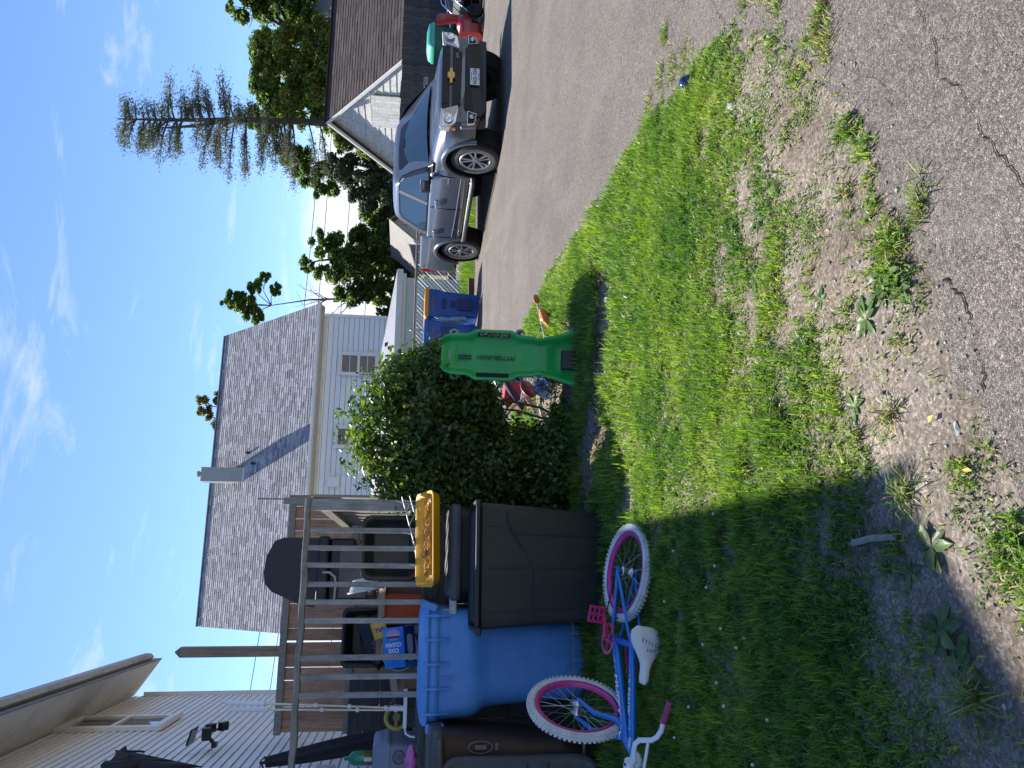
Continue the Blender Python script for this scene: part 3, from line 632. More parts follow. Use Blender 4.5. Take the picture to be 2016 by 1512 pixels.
# ================================================================ low shed, chain-link fence, verge
T = thing('garden_shed', 'low pale shed with shallow grey hip roof behind the chain-link fence', 'shed', M=LOT)
m_shedw = mat('pale_green_panel', (.50, .53, .49), .6, var=.06, scale=2); m_shedr = mat('flat_grey_roof', (.24, .25, .28), .7, var=.1, scale=3)
q = MB(); q.box((3.9, 21.4, .88), (7.9, 3.0, 1.7)); q.build('wall', m_shedw, T)
q = MB(); q.box((3.9, 19.82, 1.72), (8.3, .05, .16)); q.box((3.9, 19.86, 1.60), (8.1, .04, .1)); q.build('fascia', mat('cream_fascia', (.62, .62, .56), .6, var=.07), T)
q = MB(); q.add([(-.3, 19.8, 1.80), (8.05, 19.8, 1.80), (8.05, 23.2, 1.80), (-.3, 23.2, 1.80), (1.0, 21.5, 2.32), (5.4, 21.5, 2.32)], [(0, 1, 5, 4), (1, 2, 5), (2, 3, 4, 5), (3, 0, 4), (3, 2, 1, 0)]); q.build('roof', m_shedr, T)
T = thing('chain_link_fence', 'galvanised chain-link fence with rusty top rail behind the far bins', 'fence', M=LOT)
m_rust = mat('rusty_rail', (.36, .25, .19), .7, .3, var=.35, scale=12)
for i in range(6):
    q = MB(); q.tube([(-1.2 + i * 2.35, 18.3, 0), (-1.2 + i * 2.35, 18.3, 1.36)], .03, 8); q.lathe([(.036, 1.36), (.02, 1.40), (0, 1.41)], 8, Matrix.Translation((-1.2 + i * 2.35, 18.3, 0))); q.build('post', m_metal, T)
q = MB(); q.tube([(-1.3, 18.3, 1.30), (10.6, 18.3, 1.30)], .021, 8); q.build('top_rail', m_rust, T)
q = MB(); st_ = .11
for i in range(int(11.8 / st_) + 12):
    x0 = -1.2 + i * st_
    for sgn in (1, -1):
        xa, za, xb, zb = x0, .05, x0 - sgn * 1.24, 1.29
        if xb < -1.2: f_ = (x0 + 1.2) / 1.24; xb = -1.2; zb = .05 + 1.24 * f_
        if xb > 10.6: 
            if xa > 10.6: continue
            f_ = (10.6 - x0) / 1.24; xb = 10.6; zb = .05 + 1.24 * f_
        if xa > 10.6: f_ = (x0 - 10.6) / 1.24; xa = 10.6; za = .05 + 1.24 * f_
        if zb - za > .03: q.tube([(xa, 18.295 + .004 * sgn, za), (xb, 18.295 + .004 * sgn, zb)], .0030, 3, cap=False)
q.build('wire_mesh', m_metal, T)
T = thing('curb_timber', 'long dark landscape timber edging the tar lane', 'timber', M=LOT)
q = MB(); q.box((2.0, 16.36, .05), (9, .14, .13)); q.build('beam', mat('old_brown_timber', (.13, .09, .07), .9, var=.4, scale=6, stretch=(.8, 6, 6), bump=.5), T, bevel=.012)
# verge grass behind the timber
n = 16000; a = rng.uniform(-1, 9.5, n); b_ = rng.uniform(16.45, 18.6, n); H = rng.uniform(.08, .34, n) * (.5 + .5 * np.clip((b_ - 16.4), 0, 1)); az = rng.uniform(0, 2 * pi, n); o_ = H * rng.uniform(.1, .7, n)
x = a * cos(TH) - b_ * sin(TH); y = a * sin(TH) + b_ * cos(TH); w = .007
px, py = -np.sin(az) * w, np.cos(az) * w
v = np.stack([np.stack([x - px, y - py, 0 * x - .02], 1), np.stack([x + px, y + py, 0 * x - .02], 1), np.stack([x + np.cos(az) * o_, y + np.sin(az) * o_, H], 1)], 1).reshape(-1, 3)
o = put('verge_grass', arrmesh('verge_grass', v, np.full(n, 3), np.arange(3 * n), m_grass)); tag(o, 'rough green grass strip along the chain-link fence', kind='stuff')

# ================================================================ garage on the right with its fence
T = thing('old_garage', 'old garage with brown shingle roof and peeling white gable boards', 'garage', M=LOT)
GA, g0, g1, gr = 13.6, 18.35, 24.9, 21.62
q = MB(); q.box((GA + 5.1, (g0 + g1) / 2, .98), (10, g1 - g0 - .5, 1.96)); q.prism([(g0 + .3, 1.96), (g1 - .3, 1.96), (gr, 4.1)], 'x', GA + .1, GA + 10); q.build('wall', m_oldwhite, T)
zt = lambda b_: 1.93 + (4.22 - 1.93) * (1 - abs(b_ - gr) / (gr - g0)) 
for k in range(21):
    z0, z1 = .1 + k * .195, .1 + (k + 1) * .195
    if z0 > 4.05: break
    hw0 = (gr - g0) * min(1, max(0, (4.22 - z0) / 2.29)) - .02; hw1 = (gr - g0) * min(1, max(0, (4.22 - z1) / 2.29)) - .02
    hw0, hw1 = min(hw0, 3.0), min(hw1, 3.0)
    if hw1 < .03: hw1 = .03
    bb = MB(); x0_, x1_ = GA + .073, GA + .085
    bb.add([(x0_ - .01, gr - hw0, z0), (x0_ - .01, gr + hw0, z0), (x1_ - .005, gr + hw1, z1 + .01), (x1_ - .005, gr - hw1, z1 + .01), (GA + .1, gr - hw0, z0), (GA + .1, gr + hw0, z0)], [(0, 3, 2, 1), (0, 1, 5, 4)])
    bb.build('siding_board', m_oldwhite, T)
dr = MB()
for k in range(9): dr.box((GA + .03, gr - 1.62 + k * .19, 1.62 + .02 * (k % 2)), (.04, .182, 2.3 - .05 * k)); 
for k in range(9):
    bb = MB(); bb.box((GA + .03, gr - 1.30 + k * .185, 1.62 + .01 * (k % 3)), (.04, .178, 2.35)); bb.build('door_board', m_oldwhite, T)
for sgn in (-1, 1):
    be = g0 - .12 if sgn < 0 else g1 + .12; ze = 4.24 - abs(be - gr) * .70
    q = MB(); q.add([(GA - .14, be, ze - .08), (GA + 11, be, ze - .08), (GA + 11, gr, 4.16), (GA - .14, gr, 4.16), (GA - .14, be, ze), (GA + 11, be, ze), (GA + 11, gr, 4.24), (GA - .14, gr, 4.24)],
                    [(0, 1, 2, 3), (4, 5, 6, 7), (0, 1, 5, 4), (1, 2, 6, 5), (2, 3, 7, 6), (3, 0, 4, 7)]); q.build('roof', m_brownsh, T)
    for (off, wd, dx) in ((0, .075, -.152), (.085, .06, -.137)):
        q = MB(); q.add([(GA + dx, be, ze - .02 - off), (GA + dx, gr, 4.22 - off), (GA + dx, gr, 4.22 - off - wd), (GA + dx, be, ze - .02 - off - wd), (GA + dx + .03, be, ze - .02 - off), (GA + dx + .03, gr, 4.22 - off), (GA + dx + .03, gr, 4.22 - off - wd), (GA + dx + .03, be, ze - .02 - off - wd)],
                        [(0, 1, 2, 3), (7, 6, 5, 4), (0, 4, 5, 1), (3, 2, 6, 7)]); q.build('rake_board', m_trim, T)
be = g0 - .12; ze = 4.24 - abs(be - gr) * .70; Ls = math.hypot(gr - be, 4.24 - ze)
shingles(T, 'shingles', GA - .14, GA + 11, Ls, 4.24 - ze, ze + .004, be, m_brownsh, tw=.5, ex=.155, seed=9)
q = MB(); q.box((GA + 5.3, gr, 4.255), (11.3, .22, .03)); q.build('ridge_cap', m_brownsh, T)

T = thing('charcoal_fence', 'charcoal stained upright board fence in front of the brown garage', 'fence', M=LOT)
mes = [MB().box((0, 0, 0), (w, .022, 1.85)).mesh('fence_board', m_darkfence) for w in (.095, .12, .14)]
a = 10.9; k = 0
while a < 17.4:
    w = (.095, .12, .14)[(k * 5) % 3]; put('fence_board', mes[(k * 5) % 3], T, Matrix.Translation((a + w / 2, 17.72 + .01 * (k % 2), .93 + random.uniform(-.02, .015)))); a += w + .008; k += 1
for z in (.45, 1.55):
    q = MB(); q.box((14.1, 17.79, z), (6.5, .06, .09)); q.build('rail', m_darkfence, T)
T = thing('grey_roof_house', 'house with pale grey shingle roof behind the brown garage', 'house', M=LOT)
q = MB(); q.box((31.5, 36.5, 2.6), (13, 7, 5.2)); q.build('wall', m_white_sid, T)
q = MB(); q.add([(24.3, 32.6, 5.2), (40, 32.6, 5.2), (40, 40.4, 5.2), (24.3, 40.4, 5.2), (27.6, 36.5, 8.0), (40, 36.5, 8.0)], [(0, 1, 5, 4), (2, 3, 4, 5), (3, 0, 4), (1, 2, 5), (3, 2, 1, 0)]); q.build('roof', mat('pale_grey_shingle', (.34, .35, .37), .9, var=.2, scale=6, stretch=(1, 1, 6), bump=.3), T)
T = thing('far_cottage', 'small sage green shed with pale roof seen past the truck bed', 'shed', M=LOT)
m_cot = mat('sage_siding', (.40, .43, .39), .7, var=.08, scale=4)
q = MB(); q.box((12.85, 28.5, .6), (1.7, 3, 1.2)); q.prism([(12.0, 1.2), (13.7, 1.2), (12.85, 2.24)], 'y', 27.03, 30); q.build('wall', m_cot, T)
q = MB()
for x0_ in (11.9, 13.8):
    q.add([(x0_, 26.75, 1.16), (12.85, 26.75, 2.30), (12.85, 30.2, 2.30), (x0_, 30.2, 1.16), (x0_, 26.75, 1.22), (12.85, 26.75, 2.36), (12.85, 30.2, 2.36), (x0_, 30.2, 1.22)], [(0, 1, 2, 3), (4, 5, 6, 7), (0, 1, 5, 4), (1, 2, 6, 5), (2, 3, 7, 6), (3, 0, 4, 7)])
q.build('roof', mat('warm_grey_tin_roof', (.20, .19, .175), .7, var=.15, scale=3), T)  # one even warm grey on both slopes
window_unit('window', T, 12.95, 1.62, .34, .42, 26.99, 1, 1)
# ================================================================ trees, wires, hedge
m_bark = mat('tree_bark', (.11, .09, .075), .9, var=.4, scale=5, stretch=(4, 4, .6), bump=.8)
m_bare = mat('bare_twig', (.12, .11, .09), .9, var=.3)
m_leafA = leafmat('maple_leaves', (.040, .08, .018), (.135, .215, .045), .5, .44)
m_leafB = leafmat('locust_leaves', (.07, .115, .02), (.19, .24, .05), .5, .35)
m_leafP = leafmat('pine_needles', (.06, .085, .055), (.19, .205, .145), .6, .25, tl=(1.3, 1.3, 1.0))
m_leafS = leafmat('spruce_needles', (.03, .06, .03), (.09, .13, .065), .6, .15)
def clumps(blobs, k, f=.38):
    out = []
    for b in blobs:
        d = unit(rng.normal(size=(k, 3))); r = .35 + .65 * rng.random(k) ** .5
        for i in range(k):
            s = f * rng.uniform(.6, 1.25); out.append((b[0] + d[i, 0] * b[3] * r[i], b[1] + d[i, 1] * b[4] * r[i], b[2] + d[i, 2] * b[5] * r[i], b[3] * s, b[4] * s, b[5] * s * .75))
    return out
def tree(name, label, base, trunk, blobs, n, size, lm, k=14, f=.38, r0=.18, group=None, twigs=0):
    base = Vector((base[0], base[1], 0)); T = thing(name, label, 'tree', base, group=group)
    q = MB(); m_ = len(trunk); q.tube(trunk, [r0 * (1 - .75 * i / (m_ - 1)) for i in range(m_)], 9); q.build('trunk', m_bark, T)
    q = MB()
    for b in blobs:
        j = min(range(m_), key=lambda i: abs(trunk[i][2] - (b[2] - .8 * b[5]))); s = Vector(trunk[j]); e = Vector(b[:3])
        mid = s.lerp(e, .5) + Vector((0, 0, .15 * (e - s).length)); q.tube([s, mid, e], [r0 * .35, r0 * .22, r0 * .1], 5)
        for _ in range(twigs):
            d = Vector(rng.normal(size=3)).normalized(); q.tube([mid.lerp(e, random.random()), e + Vector((d.x * b[3], d.y * b[4], d.z * b[5]))], [r0 * .1, .008], 4)
    q.build('limb', m_bark, T)
    P, d = blob_points(clumps(blobs, k, f), n, .3)
    put('crown', leaves_mesh('crown', P, rng.uniform(.7, 1.3, n) * size, lm, up=d * .6 + np.array([[0, 0, .6]]), flat=.7), T)
    return T
# tall pine above the garage
T = thing('tall_pine', 'tall thin pine tree with a high sparse crown behind the garage', 'tree', (11.7, 36, 0))
tr = [(0, 0, 0), (-.05, 0, 4), (-.1, 0, 7), (-.28, 0, 10), (-.45, .1, 12.5), (-.6, 0, 14.6)]
q = MB(); q.tube(tr, [.19, .17, .15, .11, .07, .03], 10); q.tube([(-.22, 0, 9.6), (-.65, 0, 11.3), (-.9, 0, 13)], [.12, .08, .02], 7); q.build('trunk', m_bark, T)
q = MB(); PP = []; r_ = random.Random(4)
def pine_branch(z, L_, az, up):
    x0 = -.1 - .45 * max(0, (z - 7)) / 7; d = Vector((cos(az), sin(az), 0)); pts = []
    for i in range(7):
        s = i / 6; pts.append(Vector((x0, 0, z)) + d * L_ * s + Vector((0, 0, up * L_ * s * (1 - .55 * s) )))
    q.tube(pts, [.05 * (1 - .8 * i / 6) for i in range(7)], 4)
    for i in range(int(200 * L_)):
        s = r_.uniform(.18, 1.05) ** .8; k = min(int(s * 6), 5); p = pts[k].lerp(pts[k + 1], min(s * 6 - k, 1)); sp = .09 + .25 * s * (1.1 - s * .6)
        PP.append((p.x + r_.gauss(0, sp), p.y + r_.gauss(0, sp), p.z + r_.gauss(0, sp * .5) + .05))
z = 7.2
while z < 14.5:
    t_ = (z - 7.2) / 7.3
    for s in range(3 if z > 8 else 2):
        left = r_.random() < (.62 if z < 11 else .55); az = (pi if left else 0) + r_.gauss(0, .75)
        Lb = (2.5 if left else 1.5) * (1.0 - .55 * t_ ** 1.6) * r_.uniform(.55, 1.12)
        if not left and z < 9.6: Lb *= .55
        pine_branch(z, max(Lb, .5), az, r_.uniform(-.15, .35) + .35 * t_)
    z += r_.uniform(.20, .36)
for z_, Lb, az, up in ((6.4, 2.7, pi + .1, -.35), (5.9, 2.3, pi - .3, -.3), (7.1, 2.9, pi, -.15), (11.0, 2.0, .1, .35), (9.9, 1.9, -.1, .3), (12.2, 1.9, .2, .4)): pine_branch(z_, Lb, az, up)
q.build('branch', m_bark, T)
P = np.array(PP); put('crown', leaves_mesh('crown', P, rng.uniform(.08, .17, len(P)), m_leafP, up=np.array([[0, 0, 1.0]]), flat=.3, aspect=.28), T)

GRP = 'background trees'
tree('leafy_tree', 'broad leafy tree filling the sky behind the brown garage roof', (17.5, 40), [(0, 0, 0), (.1, 0, 4), (0, 0, 8)],
     [(0, 0, 8.3, 2.6, 2.2, 2.0), (-2.6, 0, 7.6, 2.0, 2, 1.9), (2.6, 0, 8.6, 2.4, 2, 2.2), (-3.6, 0, 6.2, 1.4, 1.5, 1.3), (-1, 0, 6.0, 1.8, 1.5, 1.2), (-4.6, -.4, 9.1, .9, 1.1, .9), (1.2, 0, 10.3, 1.3, 1.2, 1.0), (-3.1, .2, 9.1, 1.3, 1.2, 1.0), (3.2, 0, 10.8, 1.2, 1, .9), (-1.5, 0, 8.6, 1.6, 1.5, 1.3), (-3.6, 0, 7.8, 1.3, 1.3, 1.2), (-2.2, 0, 5.6, 1.5, 1.3, 1.0), (.8, 0, 7.0, 2.0, 1.6, 1.5)], 60000, .21, m_leafA, 26, .26, .3, GRP, 3)
tree('leafy_tree', 'yellow green tree standing between the pine and the leafy tree', (13.2, 34.5), [(0, 0, 0), (-.1, 0, 3), (-.2, 0, 5.5)],
     [(-.5, 0, 5.8, 1.0, 1, .9), (.4, 0, 6.4, 1.1, 1, .9), (-.9, 0, 7.2, .8, .9, .7), (.9, 0, 7.5, 1.0, 1, .9), (1.5, 0, 6.0, 1.1, 1, 1.0), (0, 0, 8.1, .7, .8, .6), (.4, 0, 5.0, 1.1, 1, .7)], 24000, .19, m_leafB, 12, .38, .15, GRP, 3)
tree('leafy_tree', 'dark leafy tree hanging low just left of the pine trunk', (10.1, 38), [(0, 0, 0), (.15, 0, 3.5), (.5, 0, 5.4), (.1, 0, 6.6)],
     [(.45, 0, 7.4, .75, .8, .9), (-.35, 0, 6.5, .7, .8, .8), (-.1, 0, 5.6, .5, .6, .6), (-.9, 0, 5.9, .6, .6, .7)], 9000, .2, m_leafA, 12, .36, .13, GRP, 2)
tree('spruce_tree', 'dense dark evergreen right behind the truck cab', (8.6, 33), [(0, 0, 0), (0, 0, 3), (0, 0, 5)],
     [(.1, 0, 3.6, 1.0, 1, 1.3), (-.6, 0, 2.6, 1.0, 1, 1.2), (.5, 0, 4.6, .6, .7, .6), (.9, 0, 2.5, .9, .8, 1.1), (-1.2, 0, 1.7, .9, .8, .9), (-.2, 0, 1.8, 1.2, .9, 1.2), (1.3, 0, 3.6, .8, .8, .9), (-.7, 0, 3.6, .8, .8, .7), (1.2, 0, 1.5, 1.0, .8, 1.0)], 36000, .15, m_leafS, 18, .32, .14, GRP)
tree('bushy_tree', 'yellow green bushy tree beside the peeling garage gable', (9.6, 30), [(0, 0, 0), (0, 0, 2), (0, 0, 3.4)],
     [(.05, 0, 4.2, .75, .7, .55), (-.35, 0, 3.4, .65, .6, .55), (-.75, 0, 2.7, .5, .6, .5), (.3, 0, 3.3, .6, .6, .5), (-1.1, 0, 2.1, .4, .5, .4)], 12000, .14, m_leafB, 12, .36, .1, GRP)
tree('leafy_tree', 'dark leafy tree between the white house and the truck tail', (5.1, 33.5), [(0, 0, 0), (.1, 0, 2.5), (0, 0, 4.5)],
     [(-.1, 0, 4.9, .9, .9, .8), (-.9, 0, 4.0, .9, .9, .9), (.5, 0, 3.4, 1.0, .9, 1.0), (.7, 0, 5.3, .45, .5, .5), (-.4, 0, 2.4, 1.1, .9, .9), (-1.5, 0, 2.6, .8, .8, 1.0), (-.3, 0, 5.9, .35, .4, .4), (.9, 0, 2.3, 1.2, .9, 1.0), (1.9, 0, 2.2, .9, .9, .8), (-.9, 0, 3.0, 1.0, .9, .9), (-.3, 0, 3.6, 1.0, .9, 1.0), (.2, 0, 4.4, .8, .8, .7), (1.3, 0, 3.2, .8, .8, .7)], 24000, .19, m_leafA, 14, .36, .17, GRP, 2)
tree('leafy_tree', 'low green tree above the small grey cottage', (7.4, 37), [(0, 0, 0), (0, 0, 2), (0, 0, 3)],
     [(-.6, 0, 2.7, 1.0, .8, .9), (.3, 0, 3.1, .9, .8, .8), (-1.5, 0, 2.3, .8, .8, .9)], 11000, .18, m_leafB, 12, .38, .12, GRP)
tree('half_bare_tree', 'tree with leafy top and bare branches past the white house roof', (4.1, 43), [(0, 0, 0), (.35, 0, 4), (.1, 0, 7), (-.3, 0, 9)],
     [(-.4, 0, 10.4, .75, .8, .75), (-.2, 0, 11.3, .5, .6, .5), (.75, 0, 9.9, .55, .6, .42), (.55, 0, 8.8, .35, .5, .3), (-.9, 0, 9.9, .6, .6, .5), (1.15, 0, 9.4, .3, .4, .3)], 9000, .2, m_leafA, 12, .36, .085, GRP, 6)
tree('leafy_tree', 'treetop with browning leaves peeking over the white house ridge', (-2.2, 47), [(0, 0, 0), (0, 0, 6), (.2, 0, 11)],
     [(.3, 0, 13.2, .65, .7, .65), (-.4, 0, 12.7, .7, .7, .5), (.9, 0, 12.4, .5, .6, .5), (-1.1, 0, 12.0, .6, .6, .5)], 2600, .2, leafmat('browning_leaves', (.06, .075, .02), (.20, .17, .06), .5, .35), 10, .4, .16, GRP)
# bare branches at the corner of the white house
T = thing('bare_tree', 'bare grey tree branches at the right corner of the white house', 'tree', (3.6, 36, 0))
q = MB(); r_ = random.Random(8); q.tube([(0, 0, 0), (.1, 0, 3), (-.1, 0, 5)], [.12, .09, .06], 7)
for i in range(13):
    z = r_.uniform(3.6, 5.6); a = r_.uniform(-1.2, 1.9); L_ = r_.uniform(1.2, 2.6); p = [Vector((0, 0, z))]
    for k in range(5): p.append(p[-1] + Vector((sin(a) * L_ / 5, r_.gauss(0, .1), cos(a) * L_ / 5 * r_.uniform(.6, 1.1) )) + Vector((r_.gauss(0, .06), 0, 0)))
    q.tube(p, [.04, .03, .022, .015, .01, .006], 4)
    for k in (2, 3, 4): q.tube([p[k], p[k] + Vector((r_.gauss(0, .35), r_.gauss(0, .2), r_.uniform(.1, .5)))], [.012, .005], 3)
q.build('branch', m_bare, T)
# far tree line so that no bare horizon shows between the houses
bl = []
for i in range(42):
    x = -70 + i * 4.2; bl.append((x, 78 + 6 * sin(i * 1.7), 1.2 + .8 * sin(i * 2.3), 3.2, 3, 2.4 + 1.0 * sin(i * 1.1)))
P, d = blob_points(clumps(bl, 8, .5), 26000, .4)
o = put('far_tree_line', leaves_mesh('far_tree_line', P, rng.uniform(.35, .7, len(P)), m_leafA, up=d, flat=.5)); tag(o, 'far line of trees behind the back yards', kind='stuff')

# power lines crossing the sky
m_wire = mat('black_wire', (.05, .05, .055), .6, var=.1)
for i, (za, zb) in enumerate(((7.05, 6.45), (6.35, 5.9), (5.15, 4.65), (3.9, 3.5))):
    T = thing('power_line', ('uppermost thin power line crossing right of the white house', 'second power line below the uppermost one in the sky', 'lone power line low over the cloud bank', 'lowest power line in front of the trees')[i], 'wire', (0, 0, 0), group='power lines')
    q = MB(); pts = []
    for k in range(31):
        s = k / 30; x = -22 + 48 * s; z = za + (zb - za) * (x - 3.5) / 5 * .35 + .9 * ((s - .5) * 2) ** 2; pts.append((x, 40.5 + .25 * x, z))
    q.tube(pts, .02, 4); q.build('cable', m_wire, T)

# ---------------------------------------------------------------- hedge
m_hedge = leafmat('hedge_leaves', (.028, .066, .014), (.115, .19, .036), .42, .36, spec=.45)
m_hedge2 = leafmat('hedge_dry_leaves', (.16, .10, .05), (.33, .22, .12), .6, .2)
T = thing('hedge_bush', 'big rounded leafy hedge bush beside the black bins', 'bush', (-.31, 6.35, 0))
q = MB(); r_ = random.Random(2)
for i in range(26):
    a = r_.uniform(0, 2 * pi); p = [Vector((-.22 + .25 * cos(a) * r_.random(), .1 + .2 * sin(a) * r_.random(), 0))]
    d = Vector((cos(a) * .22, .1 + sin(a) * .18, 1)).normalized()
    for k in range(6): p.append(p[-1] + d * .21 + Vector((r_.gauss(0, .04), r_.gauss(0, .04), 0)))
    q.tube(p, [.014, .012, .010, .008, .006, .004, .003], 5)
q.build('stem', m_bark, T)
hb = [(-.08, 0, 1.24, .60, .52, .58), (.22, .02, 1.05, .42, .45, .48), (-.40, 0, 1.10, .40, .42, .48), (-.36, -.05, .62, .42, .45, .50), (-.55, .05, .5, .38, .38, .5), (.44, .1, 1.0, .22, .26, .36), (-.45, .05, .22, .44, .40, .26), (-.05, .05, .78, .42, .42, .25), (-.40, -.32, .16, .46, .28, .20), (-.1, -.30, .10, .3, .2, .12)]
P, d = blob_points(clumps(hb, 40, .25), 30000, .40)
P2, d2 = blob_points(hb, 26000, .55); P = np.concatenate([P, P2]); d = np.concatenate([d, d2])
# sprigs
for i in range(46):
    a = r_.uniform(0, 2 * pi); e = r_.uniform(.1, 1.4); b = hb[r_.choice((0, 0, 1, 2, 6))]; c0 = np.array(b[:3]); dv = np.array([cos(a) * cos(e), sin(a) * cos(e) * .8, sin(e)])
    s0 = c0 + dv * np.array(b[3:6]) * .95; n = 14; tt = rng.random((n, 1)); P = np.concatenate([P, s0 + dv * tt * r_.uniform(.10, .24) + rng.normal(size=(n, 3)) * .018]); d = np.concatenate([d, np.tile(dv, (n, 1))])
k = P[:, 2] > .03; P, d = P[k], d[k]
up = d * np.array([1, 1, .6]) + np.array([[0, 0, .55]])
side = (P[:, 1] < 0) & (P[:, 2] > .5); cand = np.where(side & (np.abs(d[:, 1]) > .3))[0]; pick = cand[rng.permutation(len(cand))[:280]]
rest = np.setdiff1d(np.arange(len(P)), pick); dry = (rng.random(len(rest)) < .022).astype(int)
o = put('foliage', leaves_mesh('foliage', P[rest], rng.uniform(.032, .066, len(rest)), [m_hedge, m_hedge2], up=up[rest], flat=.45, aspect=.62, mi=dry), T); o['kind'] = 'stuff'
lm_ = [leaves_mesh('leaf', np.zeros((1, 3)), np.array([s]), m_hedge, up=np.array([[0, -.5, 1]]), flat=.6, aspect=.64) for s in (.06, .068, .074, .08)]
for j, i in enumerate(pick):
    M = Matrix.Translation(P[i] + d[i] * .02) @ RZ(random.uniform(0, 6.28), 4, 'Z') @ RZ(random.uniform(-.6, .6), 4, 'X'); put('leaf', lm_[j % 4], T, M)
# low weeds and stems at the foot of the hedge, right side, with yellow new leaves
m_yel = leafmat('young_yellow_leaves', (.09, .13, .015), (.26, .27, .04), .4, .45)
T = thing('shrub_shoots', 'loose yellow green shoots at the foot of the hedge beside the toys', 'shrub', (.12, 6.1, 0))
q = MB(); PL = []
for i in range(46):
    a = r_.uniform(-.5, 3.6); x0 = r_.uniform(-.28, .34); y0 = r_.uniform(-.15, .4); h_ = r_.uniform(.18, .5) * (1.1 - abs(x0)); p = [Vector((x0, y0, 0))]
    for k in range(5): p.append(p[-1] + Vector((cos(a) * .03 + r_.gauss(0, .02), sin(a) * .02 - .01, h_ / 5)))
    q.tube(p, [.004, .0035, .003, .0025, .002, .0015], 4)
    for k in range(16): 
        s = r_.random(); c_ = p[int(s * 5)]; PL.append((c_.x + r_.gauss(0, .03), c_.y + r_.gauss(0, .03), c_.z + r_.gauss(0, .02) + .02))
q.build('stem', m_bark, T); PL = np.array(PL); o = put('foliage', leaves_mesh('foliage', PL, rng.uniform(.02, .042, len(PL)), [m_yel, m_hedge], up=np.array([[0, -.2, 1.0]]), flat=.5, aspect=.55, mi=(rng.random(len(PL)) < .4).astype(int)), T); o['kind'] = 'stuff'
# dead leaves lying on the bare strip before the hedge
m_dead = leafmat('dead_leaves', (.10, .07, .045), (.30, .22, .15), .8, .1, tl=(1.1, 1, .9))
n = 420; x = rng.uniform(-.9, .8, n); y = 5.12 + .13 * rng.normal(size=n) + .05 * np.sin(x * 4); P = np.stack([x, y, soil_z(x, y) + rng.uniform(.004, .02, n)], 1)
o = put('leaf_litter', leaves_mesh('leaf_litter', P, rng.uniform(.025, .06, n), m_dead, up=np.array([[0, 0, 1.0]]), flat=.9, aspect=.5, fold=.5)); tag(o, 'dead leaf litter on the bare strip before the hedge', kind='stuff')

# ---------------------------------------------------------------- broad-leaved weeds, one by one
m_plant = leafmat('plantain_leaf', (.05, .10, .03), (.11, .17, .055), .42, .25, tl=(1.5, 1.7, .7))
def plantain_leaf(Lf, wf_, droop):
    m_ = MB(); rows = 7; vs = []
    for i in range(rows):
        s = i / (rows - 1); w = wf_ * (0.16 if s < .18 else math.sin(pi * min(1, (s - .1) / .9) ** .8) * .5 + .02) ; r_ = Lf * s; z = Lf * (.26 * s - droop * s * s)
        vs += [(r_, -w, z + .22 * w), (r_, -w * .5, z + .02 * w + .004 * sin(s * 9)), (r_, 0, z - .03 * w), (r_, w * .5, z + .02 * w + .004 * sin(s * 8 + 1)), (r_, w, z + .22 * w)]
    fs = [(i * 5 + j, i * 5 + j + 1, i * 5 + j + 6, i * 5 + j + 5) for i in range(rows - 1) for j in range(4)]
    m_.add(vs, fs, 0, True); return m_
plm = [plantain_leaf(.10, .040, .30).mesh('leaf', m_plant), plantain_leaf(.085, .034, .36).mesh('leaf', m_plant), plantain_leaf(.11, .036, .42).mesh('leaf', m_plant), plantain_leaf(.07, .034, .2).mesh('leaf', m_plant)]
PW = [(.43, 2.75, .9, 8, 'broadleaf weed at the edge of the bright grass, below the middle'), (.64, 2.74, .8, 7, 'broadleaf weed in the lawn right of the bare patch'), (.17, 2.38, .8, 7, 'lone broadleaf weed in the dry soil under the hedge line'),
      (-.03, 2.08, .72, 6, 'small sunlit weed rosette alone on the dirt'), (.33, 1.98, 1.0, 8, 'pale broadleaf weed nearest the tar edge, upper of a pair'), (.22, 2.03, .95, 8, 'pale broadleaf weed beside the upper one near the tar'),
      (.29, 1.90, .8, 6, 'pale weed rosette touching the fringe of the tar'), (-.2, 1.99, .85, 6, 'sunlit weed with greyish spotted leaves near the shade edge'), (-.36, 1.72, .95, 8, 'dark green weed half in the house shadow'),
      (-.44, 1.80, .7, 5, 'small three leaved weed just inside the house shadow'), (-.55, 1.68, 1.15, 8, 'large shaded broadleaf weed, biggest of the shaded ones'), (-.60, 1.60, .95, 7, 'shaded broadleaf weed close to the bottom dirt'),
      (1.40, 3.50, 1.0, 8, 'bushy weed beside the blue ball'), (1.34, 3.66, .9, 8, 'weed behind the blue ball at the tar edge'), (1.24, 3.36, .9, 7, 'weed left of the blue ball in the grass'), (.95, 3.05, .8, 7, 'weed in front of the grey paper scrap'),
      (1.02, 2.83, .7, 7, 'small narrow leaved weed on the dirt near the tip'), (.30, 2.28, .55, 6, 'tiny weed on the dirt between two rosettes'), (-.18, 3.2, .6, 6, 'weed hidden in the sunny middle of the lawn')]
for i, (x, y, sc, nl, lab) in enumerate(PW):
    z = float(soil_z(np.array([x]), np.array([y]))[0]); T = thing('broadleaf_weed', lab, 'weed', (x, y, z), rz=i * 1.3, group='broadleaf weeds')
    for k in range(nl):
        put('leaf', plm[(k + i) % 4], T, RZ(2 * pi * k / nl + random.uniform(-.3, .3), 4, 'Z') @ RZ(random.uniform(-.22, .08), 4, 'Y') @ Matrix.Scale(sc * random.uniform(.62, .98), 4))
